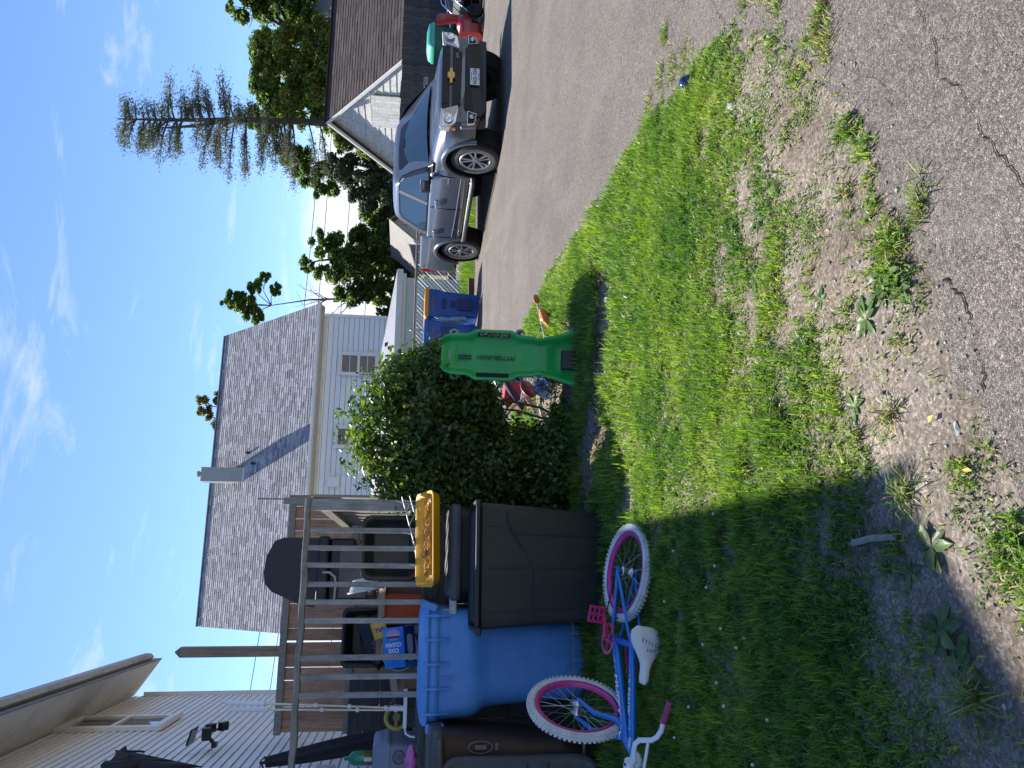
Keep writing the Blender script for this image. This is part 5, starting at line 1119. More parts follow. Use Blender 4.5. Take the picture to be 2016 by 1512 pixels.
q.lathe([(.024, -.03), (.026, 0), (.024, .03)], 14, STEER @ Matrix.Translation(ST + fw) @ RXw, caps=True)
for s in (-1, 1): q.lathe([(.007, -.004), (.007, .004)], 8, STEER @ Matrix.Translation(ST + fw + Vector((.022, s * .018, .0))) @ RZ(rad(90), 4, 'Y'), mi=1, caps=True)
q.build('stem', [m_wpaint, m_black], T)
HB = [(.777, -.032, .467), (.735, -.046, .470), (.700, -.050, .482), (.680, -.040, .495), (.662, -.001, .536), (.642, .012, .553), (.608, .019, .569), (.583, .018, .575), (.560, .019, .580)]
q = MB()
for mir_ in (0, 1): q.tube([(1.56 - x if mir_ else x, y, z) for x, y, z in HB], .0115, 12)
q.tube([(.672, -.010, .522), (.888, -.010, .522)], .0075, 10); q.build('handlebar', m_wpaint, T)
for mir_ in (0, 1):
    a_, b_ = Vector((.572, .0185, .577)), Vector((.478, .025, .596)); q = MB(); pts = [a_.lerp(b_, k / 18) for k in range(19)]; pts = [Vector((1.56 - p.x, p.y, p.z)) for p in pts] if mir_ else pts
    q.tube(pts, [.019 if k == 0 else (.0165 if k % 2 else .0148) for k in range(19)], 12); q.build('grip', m_grip, T)
# lettering on the tubes (drive side faces up)
def tube_text(body_, p0, p1, off, size, m, shear=0, bold=0, rad_=.02, sx=1):
    d = (p1 - p0).normalized(); up = Vector((0, -1, 0)); c = p0.lerp(p1, off) + up * rad_
    y = up.cross(d); M = Matrix(((d.x, y.x, up.x, c.x), (d.y, y.y, up.y, c.y), (d.z, y.z, up.z, c.z), (0, 0, 0, 1)))
    return text('lettering', body_, size, M, m, T, .0008, shear, bold=bold, sx=sx)
tube_text('HUFFY', BB, HL.lerp(HT, .18), .56, .038, m_decal, .3, .0014, .0208, 1.75)
tube_text('Seastar', SC - Vector((0, 0, .035)), HL.lerp(HT, .8), .55, .036, m_decal, .25, .0003, .0172, 1.25)
q = MB(); r_ = random.Random(9)
for (p0, p1, rr_, a, b_) in ((BB, HL.lerp(HT, .18), .0207, .14, .30), (BB, HL.lerp(HT, .18), .0207, .80, .92), (SC - Vector((0, 0, .035)), HL.lerp(HT, .8), .0172, .30, .40), (SC - Vector((0, 0, .035)), HL.lerp(HT, .8), .0172, .70, .82)):
    d = (p1 - p0).normalized(); n_ = Vector((0, -1, 0)).cross(d)
    for k in range(16):
        c = p0.lerp(p1, r_.uniform(a, b_)) + Vector((0, -rr_ * .96, 0)) + n_ * r_.uniform(-.009, .009); a2 = r_.uniform(0, 6.28); w = d * cos(a2) + n_ * sin(a2); l_ = r_.uniform(.002, .006); q.tube([c - w * l_, c, c + w * l_ * .6 + n_ * .003], [.0008, .0014, .0007], 4)
q.build('decal_flowers', m_decal, T)
q = MB(); p = (SC - Vector((0, 0, .035))).lerp(HL.lerp(HT, .8), .93); q.box(p + Vector((0, -.0165, .006)), (.05, .004, .014), R=frame_to((0, 0, 0), HL - SC).to_3x3()); q.build('reflector_sticker', m_wpaint, T)

# ================================================================ green mechanic's creeper standing on end
m_green = mat('green_moulded_plastic', (.02, .36, .078), .40, var=.1, scale=6)
CM = Matrix.Translation((.205, 5.83, .0)) @ RZ(rad(10), 4, 'Z') @ RZ(rad(-7), 4, 'X') @ RZ(rad(1.5), 4, 'Y') @ Matrix.Diagonal((.88, 1, 1.04, 1))
T = thing('green_creeper', 'green plastic mechanic creeper standing upright against the hedge', 'creeper', M=CM)
prof = [(0, .245), (.05, .25), (.10, .235), (.16, .215), (.21, .195), (.26, .185), (.31, .165), (.345, .165), (.37, .18), (.47, .185), (.50, .20), (.53, .225), (.80, .225), (.83, .20), (.86, .185), (.93, .185), (.98, .18), (1.02, .165), (1.05, .13)]
q = MB(); ringsF, NX = [], 16
def cy_(u, z, w):
    a = abs(u); d_ = -.055 * sstep(.62, .92, a)               # raised arm rails along both sides (towards the viewer)
    d_ += .022 * sstep(.42, .36, a) * sstep(.98, .93, z) * sstep(.30, .36, z) * 0
    d_ += .010 * (sstep(.60, .52, a) * sstep(.96, .92, z) * sstep(.36, .42, z))
    d_ += -.012 * sstep(.34, .30, a) * sstep(.90, .86, z) * sstep(.40, .45, z) * .5
    d_ += -.03 * sstep(.06, .0, z) - .015 * sstep(.98, 1.04, z)
    d_ += .03 * sstep(.28, .18, z) * sstep(.03, .08, z) * sstep(.8, .4, a); return d_
zs = sorted(set([p[0] for p in prof] + [i * .022 for i in range(48)]))
pz, pw = np.array([p[0] for p in prof]), np.array([p[1] for p in prof])
front, back = [], []
for z in zs:
    w = float(np.interp(z, pz, pw)); front.append([Vector((w * u, cy_(u, z, w), z)) for u in [-1 + 2 * i / 32 for i in range(33)]]); back.append([p + Vector((0, .028, 0)) for p in front[-1]])
loops = [f_ + b_[::-1] for f_, b_ in zip(front, back)]
q.loft(loops); 
shell = q.build('moulded_shell', m_green, T)
# openings: handle slot and tool trays as dark recess plates, head rest
m_hole = mat('dark_recess', (.004, .012, .006), .8, var=.1)
q = MB(); q.loft([[Vector((p.x, .012 + dy, p.y + 1.0)) for p in rrect(.09, .035, .015, 3)] for dy in (-.012, -.0145)]); q.build('handle_slot', mat('see_through_slot', (.30, .29, .27), .8, var=.2), T)
for sx_, mm_ in ((1, 'stuff'), (-1, 'empty')):
    q = MB(); q.box((sx_ * .178, -.052, .665), (.035, .012, .24)); q.build('tool_tray', m_hole, T, bevel=.004, seg=1)
    if sx_ > 0:
        q = MB(); r_ = random.Random(6)
        for k in range(26): q.box((.178 + r_.uniform(-.012, .012), -.0595, .56 + .21 * k / 26), (r_.uniform(.008, .02), .004, r_.uniform(.006, .012)), R=Matrix.Rotation(r_.uniform(-.7, .7), 3, 'Y'))
        q.build('tray_litter', mat('tray_debris', (.22, .17, .14), .8, var=.5, scale=60, island=.6), T)
q = MB(); q.box((-.01, -.005, .085), (.17, .05, .15)); q.build('head_rest', m_black, T, bevel=.012)
Mt = Matrix.Translation((-.012, -.0005, .70)) @ Matrix(((0, -1, 0, 0), (0, 0, -1, 0), (1, 0, 0, 0), (0, 0, 0, 1)))
text('lettering', 'PITTSBURGH', .052, Mt @ Matrix.Translation((-.06, .0, .010)), m_black, T, .001, .25, bold=.0008, sx=.95)
q = MB()
for k in range(2): q.box((-.030 + k * .026, -.009, .875), (.014, .004, .10))
q.build('black_stripe', m_black, T)
q = MB()
for (x, z) in ((.15, .97), (.15, .93), (.16, .44), (.16, .47), (-.15, .97), (-.15, .93), (-.16, .44), (-.16, .47)): q.lathe([(.008, -.004), (.008, .0), (0, .003)], 8, Matrix.Translation((x, -.045, z)) @ RZ(rad(90), 4, 'X'))
q.build('bolt_dimple', m_green, T)
m_cast = mat('grey_caster_wheel', (.30, .30, .29), .5, var=.15)
for (x, z) in ((.215, .965), (.235, .47), (.265, .06), (-.17, .95), (-.18, .47), (-.2, .06)):
    q = MB(); q.tube([(x * .75, .03, z - .03), (x * .98, .055, z - .012)], [.016, .012], 8); q.build('caster_fork', mat('caster_bracket', (.55, .55, .53), .4, .4, var=.1), T)
    q = MB(); Mc = Matrix.Translation((x, .06, z)) @ RZ(rad(90), 4, 'X'); q.lathe([(.018, -.012), (.030, -.012), (.036, -.008), (.036, .008), (.030, .012), (.018, .012)], 20, Mc); q.lathe([(0, -.008), (.02, -.008)], 16, Mc, mi=1); q.lathe([(.02, .008), (0, .008)], 16, Mc, mi=1); q.build('caster_wheel', [m_cast, m_black], T)
# ================================================================ pickup truck
m_paint = mat('silver_grey_paint', (.115, .128, .15), .28, .55, var=.03, scale=3, coat=.6, wear=(.22, .21, .20), wearamt=.25, wscale=2)
m_dkglass = mat('tinted_car_glass', (.012, .028, .04), .03, var=.1, spec=1.0)
m_tire = mat('dusty_tyre_rubber', (.045, .043, .041), .85, var=.25, scale=20)
m_alloy = mat('machined_alloy', (.38, .38, .39), .35, .8, var=.05)
m_dalloy = mat('dark_alloy_pocket', (.02, .02, .021), .4, .3, var=.1)
m_gloss = mat('gloss_black', (.006, .007, .009), .3, var=.1, spec=.3)
m_lens = mat('headlamp_lens', (.55, .58, .62), .08, .6, var=.12, scale=14)
m_red = mat('red_lens', (.42, .01, .015), .2, var=.1)
m_gold = mat('gold_emblem', (.62, .42, .13), .3, .4, var=.05)
m_liner = mat('wheel_well_liner', (.006, .006, .006), .95, var=.1)
ang = math.atan2(-.955, .296)
T = thing('pickup_truck', 'silver grey crew cab pickup truck parked across the lane', 'truck', (4.04, 14.5, 0), rz=ang)
FX, RXX, WR = 1.63, -1.63, .392
def arch(x):
    z = .44
    for cx in (FX, RXX):
        d = abs(x - cx)
        if d < .50: z = max(z, .40 + math.sqrt(max(.50 ** 2 - d * d, 0)) * .98)
    return z
def plan(x):
    if x > 2.0: return .925 - .155 * ((x - 2.0) / .48) ** 2.2
    if x < -2.5: return .925 - .05 * ((-2.5 - x) / .2) ** 2
    return .925
def topz(x):
    if x > 1.15: return 1.115 - .115 * ((x - 1.15) / 1.3) ** 1.6 - (.10 * ((x - 2.3) / .18) ** 2 if x > 2.3 else 0)
    if x > -1.18: return 1.12
    return 1.235
xs_ = sorted(set([round(-2.7 + i * .05, 3) for i in range(104)] + [-1.20, -1.185, 2.47]))
xs_ = [x for x in xs_ if x <= 2.47]
q = MB(); ringsB = []
for x in xs_:
    w, zs_, tz = plan(x), arch(x), topz(x); h = lambda z: max(z, zs_ + .012)
    if x < 1.15: half = [(w - .05, zs_), (w - .004, zs_ + .012), (w + .008, h(.60)), (w + .012, h(.80)), (w + .004, h(.95)), (w - .012, h(1.02)), (w - .022, tz - .045), (w - .05, tz - .008), (w - .10, tz), (w * .45, tz + .004), (0, tz + .004)]
    else:
        k = (x - 1.15) / 1.3; half = [(w - .05, zs_), (w - .004, zs_ + .012), (w + .008, h(.60)), (w + .010, h(.78)), (w - .004, h(.90)), (w - .03, max(tz - .13, h(.93))), (w - .085, tz - .045), (w - .16, tz - .012), (w - .24, tz + .002), (w * .52, tz + .035), (0, tz + .045)]
    ringsB.append([Vector((x, -a, b_)) for a, b_ in half] + [Vector((x, a, b_)) for a, b_ in half[-2::-1]])
q.loft(ringsB, closed=False, caps=False); 
for R_ in (ringsB[0], ringsB[-1]):
    q.add(R_ + [Vector((R_[0].x, R_[0].y, .44)), Vector((R_[0].x, -R_[0].y, .44))], [tuple(range(len(R_)))] if R_ is ringsB[0] else [tuple(range(len(R_)))[::-1]])
q.build('body', m_paint, T)
q = MB(); q.box((-.1, 0, .68), (4.7, 1.24, .56)); q.box((-1.95, 0, 1.0), (1.4, 1.6, .35))
for cx in (FX, RXX):
    for s in (-1, 1): q.lathe([(.505, .60), (.505, .90)], 28, Matrix.Translation((cx, 0, .40)) @ RZ(rad(90 * s), 4, 'X') , sm=False); 
q.build('chassis', m_liner, T)
# cab
def cring(z):
    t_ = (z - 1.08) / .62; xf = 1.40 - .93 * t_ - .10 * t_ * t_; xr = -1.14 + .26 * t_ ** 2; yy = .872 - .175 * t_ - .03 * t_ * t_; return xf, xr, yy
q = MB(); rg = []
for z in (1.08, 1.2, 1.35, 1.5, 1.62):
    xf, xr, yy = cring(z); rg.append([Vector((p.x + (xf + xr) / 2, p.y, z)) for p in rrect(xf - xr, 2 * yy, .045 + .03 * (z - 1.08), 5)])
for z, ins in ((1.685, .02), (1.735, .09), (1.765, .22), (1.785, .42)):
    xf, xr, yy = cring(1.62); xf -= .10 + ins * .9 - .02; xr += ins * .6; yy -= ins * .75 + .012; rg.append([Vector((p.x + (xf + xr) / 2, p.y, z)) for p in rrect(xf - xr, 2 * yy, .12, 5)])
q.loft(rg); q.build('cab', m_paint, T)
def cab_y(z): return cring(z)[2] + .004
def side_glass(pts, s, m, name='side_window', off=.003):
    c = MB(); vs = [Vector((x, s * (cab_y(z) + off), z)) for x, z in pts]; cx = sum((v_.x for v_ in vs)) / len(vs)
    c.add(vs + [v_ - Vector((0, s * .02, 0)) for v_ in vs], [tuple(range(len(vs))) if s < 0 else tuple(range(len(vs)))[::-1]] + [(i, (i + 1) % len(vs), len(vs) + (i + 1) % len(vs), len(vs) + i) for i in range(len(vs))]); return c.build(name, m, T)
for s in (-1, 1):
    side_glass([(1.29, 1.12), (1.22, 1.20), (.70, 1.60), (.52, 1.655), (.0, 1.665), (-.62, 1.655), (-.76, 1.60), (-.96, 1.25), (-.97, 1.12)], s, m_gloss, 'window_trim', .001)
    side_glass([(1.13, 1.15), (.66, 1.57), (.50, 1.63), (.24, 1.64), (.14, 1.15)], s, m_dkglass, off=.005)
    side_glass([(.02, 1.15), (.10, 1.64), (-.58, 1.63), (-.70, 1.58), (-.90, 1.25), (-.88, 1.15)], s, m_dkglass, off=.005)
    side_glass([(.125, 1.14), (.228, 1.65), (.112, 1.65), (.03, 1.14)], s, mat('b_pillar_grey', (.12, .115, .115), .5, var=.05), 'door_pillar', .007)
def quadpanel(pts, m, name, th=.012, n=10, bow=.05):
    """curved glass panel through four corners (bl, br, tr, tl)"""
    bl, br, tr, tl = map(Vector, pts); c = MB(); nv = (br - bl).cross(tl - bl).normalized(); rows_ = []
    for j in range(7):
        v_ = j / 6; rows_.append([bl.lerp(br, i / n).lerp(tl.lerp(tr, i / n), v_) + nv * bow * 4 * (i / n) * (1 - i / n) for i in range(n + 1)])
    c.loft(rows_, closed=False, caps=False); return c.build(name, m, T)
xf0, _, y0_ = cring(1.13); xf1, _, y1_ = cring(1.64)
quadpanel([(xf0 - .035, -y0_ + .045, 1.13), (xf0 - .035, y0_ - .045, 1.13), (xf1 - .045, y1_ - .03, 1.64), (xf1 - .045, -y1_ + .03, 1.64)], m_gloss, 'windshield_seal', bow=.048)
quadpanel([(xf0 - .035, -y0_ + .065, 1.15), (xf0 - .035, y0_ - .065, 1.15), (xf1 - .045, y1_ - .05, 1.622), (xf1 - .045, -y1_ + .05, 1.622)], m_dkglass, 'windshield', bow=.058)
# wheels
m_lug = m_alloy
def truck_wheel(cx, s):
    M = Matrix.Translation((cx, s * .80, WR)) @ RZ(rad(-90 * s), 4, 'X')       # local z points outwards
    q = MB(); q.lathe([(.26, -.12), (.33, -.125), (.375, -.11), (.392, -.08), (.392, .08), (.378, .108), (.345, .123), (.30, .122), (.255, .11)], 44, M)
    for i in range(44):
        a = 2 * pi * i / 44; 
        for zz, dz in ((.088, .03), (-.04, .05), (.03, .04)): q.box(M @ Vector((.392 * cos(a), .392 * sin(a), zz)), (.012, .028, dz), R=(M.to_3x3() @ Matrix.Rotation(a + zz, 3, 'Z')))
    t = q.build('wheel', m_tire, T)
    q = MB(); q.lathe([(.262, .085), (.258, .112), (.238, .115), (.226, .095), (.225, .03), (.0, .03)], 40, M, mi=1)
    q.lathe([(.265, .10), (.262, .116), (.240, .118), (.228, .10)], 40, M)
    for k in range(5):
        for sp in (-.17, .17):
            a = 2 * pi * k / 5 + .3; p0 = Vector((.05 * cos(a + sp), .05 * sin(a + sp), .10)); p1 = Vector((.238 * cos(a + sp * 1.25), .238 * sin(a + sp * 1.25), .108)); d = p1 - p0; R3 = M.to_3x3() @ frame_to((0, 0, 0), d).to_3x3()
            q.box(M @ ((p0 + p1) / 2), (d.length, .030, .022), R=R3)
    q.lathe([(.0, .125), (.04, .122), (.062, .108), (.065, .06)], 20, M)
    for k in range(6): a = 2 * pi * k / 6; q.lathe([(.010, .10), (.010, .118), (0, .12)], 6, M @ Matrix.Translation((.05 * cos(a), .05 * sin(a), 0)), mi=1)
    q.build('rim', [m_alloy, m_dalloy], t)
for cx in (FX, RXX):
    for s in (-1, 1):
        truck_wheel(cx, s)
        q = MB(); pts = [Vector((cx + .525 * cos(a), s * (.925 + .018 * sin(max(a, .02) if a < pi else .02) ), .40 + .52 * sin(a))) for a in [rad(2) + (pi - rad(4)) * i / 26 for i in range(27)]]; q.tube(pts, [.045] * 27, 8); q.v = [(v_[0], s * (.90 + (abs(v_[1]) - .90) * .75), v_[2]) for v_ in q.v]; q.build('fender_flare', m_paint, T)
# front end
def front_plate(poly, x, m, name, th=.02, parent=None, bevel=.004):
    q = MB(); f0 = lambda y, z: x - .30 * max(0, abs(y) - .35) ** 2 - .02 * max(0, z - .9)
    vs = [Vector((f0(y, z), y, z)) for y, z in poly] + [Vector((f0(y, z) - th, y, z)) for y, z in poly]; n_ = len(poly)
    q.add(vs, [tuple(range(n_)), tuple(range(2 * n_ - 1, n_ - 1, -1))] + [(i, i + n_, (i + 1) % n_ + n_, (i + 1) % n_) for i in range(n_)]); return q.build(name, m, parent or T, bevel=bevel, seg=1)
grille = front_plate([(-.60, .985), (-.50, .72), (-.46, .70), (.46, .70), (.50, .72), (.60, .985), (.57, 1.0), (-.57, 1.0)], 2.515, m_gloss, 'grille', .06)
m_bar = mat('dark_blue_grey_bar', (.02, .03, .045), .25, .4, var=.05, coat=.5)
front_plate([(-.585, .885), (-.565, .835), (.565, .835), (.585, .885)], 2.535, m_bar, 'grille_bar', .03)
for z in (.73, .76, .79, .915, .945, .97):
    q = MB(); q.box((2.512, 0, z), (.02, .98, .010)); q.build('grille_slat', m_black, grille)
q = MB(); bt = [(-.13, -.022), (-.052, -.022), (-.046, -.052), (.046, -.052), (.058, -.022), (.13, -.022), (.122, .022), (.052, .022), (.046, .052), (-.046, .052), (-.058, .022), (-.138, .022)]
q.add([(2.560, y, .86 + z) for y, z in bt] + [(2.535, y * 1.08, .86 + z * 1.15) for y, z in bt], [tuple(range(12))] + [(i, i + 12, (i + 1) % 12 + 12, (i + 1) % 12) for i in range(12)]); q.build('bowtie_emblem', m_gold, grille)
Mfront = Matrix(((0, 0, 1, 0), (1, 0, 0, 0), (0, 1, 0, 0), (0, 0, 0, 1)))
text('badge_lettering', 'Z71', .05, Matrix.Translation((2.525, .40, .765)) @ Mfront, m_alloy, grille, .002, .2, sx=1.3)
front_plate([(-.86, .70), (-.84, .44), (-.70, .40), (.70, .40), (.84, .44), (.86, .70), (.50, .705), (-.50, .705)], 2.528, m_paint, 'bumper', .10, bevel=.02)
front_plate([(-.56, .64), (-.68, .50), (-.70, .40), (-.60, .30), (.60, .30), (.70, .40), (.68, .50), (.56, .64)], 2.545, m_black, 'lower_intake', .10, bevel=.012)
front_plate([(-.80, .42), (-.78, .30), (.78, .30), (.80, .42)], 2.50, m_black, 'air_dam', .12)
pl = front_plate([(-.155, .565), (-.155, .415), (.155, .415), (.155, .565)], 2.562, mat('plate_white', (.72, .72, .68), .4, var=.03), 'licence_plate', .012, bevel=.004)
text('plate_lettering', 'NCK-1554', .078, Matrix.Translation((2.5635, 0, .488)) @ Mfront, m_black, pl, .001, sx=.80, bold=.0012)
q = MB(); q.box((2.5635, 0, .545), (.002, .16, .010)); q.box((2.5635, 0, .43), (.002, .13, .009)); q.build('plate_print', mat('plate_blue_print', (.10, .12, .22), .5, var=.05), pl)
for s in (-1, 1):
    def fp(yz, x, m, n_, th=.03, par=None, bev=.004):
        return front_plate([(s * y, z) for y, z in (yz if s > 0 else yz[::-1])], x, m, n_, th, par, bev)
    hl = fp([(.615, .985), (.53, .745), (.60, .74), (.80, .77), (.885, .87), (.885, 1.0)], 2.548, m_lens, 'headlight', .12)
    q = MB(); Mh = Matrix.Translation((2.46, s * .745, .885)) @ RZ(rad(90), 4, 'Y') @ RZ(rad(s * -14), 4, 'X'); q.lathe([(.075, .06), (.072, .075), (.055, .06), (.02, .055), (0, .07)], 22, Mh); q.build('projector_lamp', m_chrome, hl)
    fp([(.60, 1.0), (.60, .988), (.89, 1.002), (.89, 1.014)], 2.552, m_white_sid, 'lamp_trim', .05, hl)
    q = MB(); q.box((2.40, s * .868, .80), (.05, .03, .05)); q.build('side_marker', mat('amber_lens', (.5, .16, .03), .3, var=.1), hl)
    fb2 = fp([(.62, .60), (.66, .45), (.82, .48), (.84, .60)], 2.56, m_chrome, 'fog_lamp_bezel', .03)
    fp([(.635, .588), (.672, .465), (.808, .49), (.826, .588)], 2.566, m_gloss, 'fog_pocket', .03, fb2)
    q = MB(); q.lathe([(.042, 0), (.036, .015), (0, .02)], 16, Matrix.Translation((2.535, s * .72, .53)) @ RZ(rad(90), 4, 'Y')); q.build('fog_lamp', m_lens, fb2)
# side details
for s in (-1, 1):
    w = .928
    for (xa, za, xb, zb) in ((1.13, .50, 1.13, 1.07), (.06, .50, .06, 1.09), (-1.03, .62, -1.10, 1.10)):
        q = MB(); q.tube([(xa, s * (w + .009), za), (xa, s * (w + .012), (za + zb) / 2), (xb, s * (w - .012), zb)], .006, 5); q.build('door_seam', m_gloss, T)
    q = MB(); q.tube([(1.2, s * (w + .008), .585), (0, s * (w + .010), .60), (-1.0, s * (w + .009), .63)], .012, 6); q.build('door_crease', m_paint, T)
    for x in (.22, -.88):
        q = MB(); q.box((x, s * (w + .02), .985), (.20, .035, .045)); q.tube([(x - .10, s * (w + .045), .985), (x + .10, s * (w + .045), .985)], .014, 6); q.build('door_handle', m_chrome, T, bevel=.008)
    q = MB(); q.box((.97, s * 1.05, 1.19), (.10, .20, .17)); q.box((.97, s * .92, 1.12), (.08, .14, .05), mi=1); mir = q.build('door_mirror', [m_black, m_black], T, bevel=.02)
    q = MB(); q.box((1.01, s * 1.05, 1.235), (.06, .19, .09)); q.build('mirror_cap', m_paint, mir, bevel=.02)
    q = MB(); q.tube([(1.16, s * .93, .40), (1.08, s * .99, .385), (-1.02, s * .99, .385), (-1.10, s * .93, .40)], .036, 8); sb = q.build('step_bar', m_black, T)
    q = MB(); q.tube([(1.10, s * .985, .428), (1.05, s * 1.005, .42), (-1.0, s * 1.005, .42), (-1.06, s * .985, .428)], .012, 6); q.build('step_trim', m_alloy, sb)
    q = MB()
    for k in range(7): q.box((.8 - k * .27, s * 1.022, .385), (.13, .012, .014))
    q.build('step_pad', m_chrome, sb)
    q = MB(); q.box((1.0, s * (w + .010), .80), (.22, .006, .030)); q.build('door_badge', m_alloy, T)
    q = MB(); q.box((-2.665, s * .885, 1.03), (.09, .06, .29)); q.build('tail_light', m_red, T, bevel=.015)
text('bed_lettering', 'Z71', .075, Matrix.Translation((-2.42, -.928, 1.12)) @ RZ(rad(90), 4, 'X'), m_red, T, .002, .2, sx=1.5)
q = MB(); q.box((-2.78, 0, .60), (.16, 1.7, .18)); q.build('rear_bumper', m_chrome, T, bevel=.03)
q = MB(); q.box((-2.0, 0, 1.243), (1.3, 1.5, .012)); q.build('bed_cover', m_black, T)
q = MB()
for s in (-1, 1): q.tube([(1.36, s * .2 - .1, 1.15), (1.20, s * .2 + .35, 1.20)], .01, 5)
q.build('wiper', m_black, T)
q = MB(); q.tube([(1.25, -.70, 1.07), (1.24, -.70, 1.75)], .006, 5); q = MB(); q.box((.62, 0, 1.56), (.03, .22, .06)); q.build('rear_view_mirror', m_black, T)

# ================================================================ things by the charcoal fence
T = thing('green_cart', 'green wheelie bin with light green lid behind the truck nose', 'bin', M=LOT @ Matrix.Translation((12.42, 16.15, 0)))
q = MB(); q.loft(body([(.5, .5, 0, .06, 0), (.58, .6, .95, .06, 0), (.62, .64, 1.06, .06, 0)], side=4)); q.build('bin_body', mat('dark_green_plastic', (.01, .13, .085), .45, var=.15), T)
q = MB(); q.loft(body([(.68, .70, 1.05, .06, 0), (.70, .72, 1.09, .06, 0), (.62, .62, 1.19, .08, 0), (.35, .35, 1.235, .08, 0)], side=4)); q.build('lid', mat('light_green_lid', (.06, .42, .29), .4, var=.1), T)
for x in (-.25, .25): wheel_simple(T, 'wheel', (x, .3, .13), .13, .05)
T = thing('snow_blower', 'dark red snow blower with tall chute and chrome handles by the charcoal fence', 'snow blower', (8.25, 17.55, 0), rz=rad(20))
m_dred = mat('deep_red_enamel', (.28, .012, .02), .35, var=.12, coat=.3)
q = MB(); q.loft([[Vector((p.x, p.y, z)) for p in rrect(w, d, .05, 4, 0, cx)] for (w, d, z, cx) in ((.16, .16, .52, 0), (.17, .17, .66, 0), (.20, .19, .84, -.02), (.23, .17, .98, -.05), (.20, .10, 1.04, -.08))]); q.build('chute', m_dred, T, bevel=.006, seg=1)
q = MB(); q.loft([[Vector((p.x - .16, p.y, z)) for p in rrect(w, d, .09, 4)] for (w, d, z) in ((.34, .40, .26, ), (.36, .42, .42), (.28, .34, .52), (.12, .16, .58))]); q.build('engine_cover', m_dred, T)
q = MB(); q.loft([[Vector((x, p.x, p.y + .27)) for p in rrect(.6, .5, .12, 4)] for x in (-.62, -.36)]); q.build('auger_housing', m_dred, T)
for y in (-.25, .25): wheel_simple(T, 'wheel', (.05, y, .18), .18, .11, 'Y')
q = MB()
for s in (-.22, .22): q.tube([(.05, s, .35), (.45, s, .75), (.62, s, .92), (.78, s, .95)], .016, 7)
q.tube([(.78, -.22, .95), (.78, .22, .95)], .016, 7); q.tube([(.3, -.1, .55), (.55, -.3, .98)], .012, 6); q.build('handle', m_chrome, T)
T = thing('dark_car', 'nose of a low dark car at the right border by the charcoal fence', 'car', (10.75, 18.25, 0), rz=rad(194))
m_navy = mat('near_black_paint', (.006, .008, .014), .25, var=.1, coat=.5)
prof_ = [(-2.1, .25), (2.2, .25), (2.28, .5), (2.1, .66), (1.1, .84), (.4, 1.28), (-.9, 1.30), (-1.7, .95), (-2.15, .88)]
q = MB(); q.prism(prof_, 'y', -.85, .85); q.build('body', m_navy, T, bevel=.06, seg=3)
for s in (-1, 1):
    q = MB(); q.prism([(.95, .86), (.38, 1.22), (-.85, 1.23), (-1.4, .95)], 'y', s * .852, s * .858); q.build('side_window', m_dkglass, T)
    for x in (1.4, -1.35): wheel_simple(T, 'wheel', (x, s * .78, .30), .30, .2, 'Y')
q = MB(); q.tube([(2.1, -.86, .68), (1.1, -.86, .86), (.42, -.80, 1.29)], .02, 6); q.build('chrome_trim', m_chrome, T)

# ================================================================ clutter on the deck
DZ = 1.163
m_card = mat('cardboard', (.30, .20, .125), .8, var=.12, scale=8)
def cardbox(name, lab, loc, d, rz=0, flaps=True, m=None, inner=None, tilt=0):
    T = thing(name, lab, 'box', M=LOT @ Matrix.Translation(loc) @ RZ(rz, 4, 'Z') @ RZ(tilt, 4, 'Y')); w, dd, h = d; m = m or m_card; t_ = .006
    q = MB()
    for (c, s_) in (((0, -dd / 2, h / 2), (w, t_, h)), ((0, dd / 2, h / 2), (w, t_, h)), ((-w / 2, 0, h / 2), (t_, dd - 2 * t_, h)), ((w / 2, 0, h / 2), (t_, dd - 2 * t_, h)), ((0, 0, t_ / 2), (w - 2 * t_, dd - 2 * t_, t_))): q.box(c, s_)
    q.build('carton', m, T)
    if flaps:
        for (c, s_, R) in (((0, -dd / 2 - .05, h + .02), (w, .11, .004), Matrix.Rotation(.5, 3, 'X')), ((w / 2 + .05, 0, h + .02), (.11, dd, .004), Matrix.Rotation(-.6, 3, 'Y')), ((-w / 2 - .04, 0, h + .035), (.11, dd, .004), Matrix.Rotation(.8, 3, 'Y'))):
            q = MB(); q.box(c, s_, R=R); q.build('flap', inner or m, T)
    return T
T = thing('gas_grill', 'black barbecue grill with its big rounded lid raised above the railing', 'grill', M=LOT @ Matrix.Translation((.03, 7.45, DZ)))
gp = [(.29, .92), (.29, 1.25), (.26, 1.33), (.12, 1.395), (-.02, 1.41), (-.12, 1.395), (-.19, 1.33), (-.30, 1.08), (-.33, .95)]
q = MB(); q.loft([[Vector((x * k, y, z)) for x, z in gp] for y, k in ((-.05, 1), (.0, 1.0), (.03, .98))], sm=False); q.build('raised_lid', mat('charcoal_enamel', (.014, .018, .024), .5, var=.15, scale=20), T, bevel=.012)
q = MB(); q.box((0, 0, .70), (.56, .46, .22)); q.box((0, 0, .87), (.60, .50, .10)); q.build('firebox', m_black, T, bevel=.02)
q = MB(); q.box((-.02, -.24, .60), (.44, .04, .26)); q.build('control_panel', mat('dark_grey_metal', (.09, .09, .095), .4, .4, var=.2), T, bevel=.01)
for x in (-.25, .25):
    for y in (-.2, .2): q = MB(); q.box((x, y, .28), (.04, .04, .56)); q.build('leg', m_black, T)
q = MB(); q.box((0, 0, .16), (.52, .44, .03)); q.box((0, 0, .42), (.5, .4, .03)); q.build('shelf', m_greylid, T)
q = MB(); q.tube([(-.02, -.30, .86), (-.02, -.32, .80), (-.06, -.33, .75), (-.12, -.33, .74), (-.26, -.33, .745), (-.29, -.33, .78)], .012, 8); q.build('handle', mat('tarnished_tube', (.45, .38, .30), .4, .5, var=.2), T)
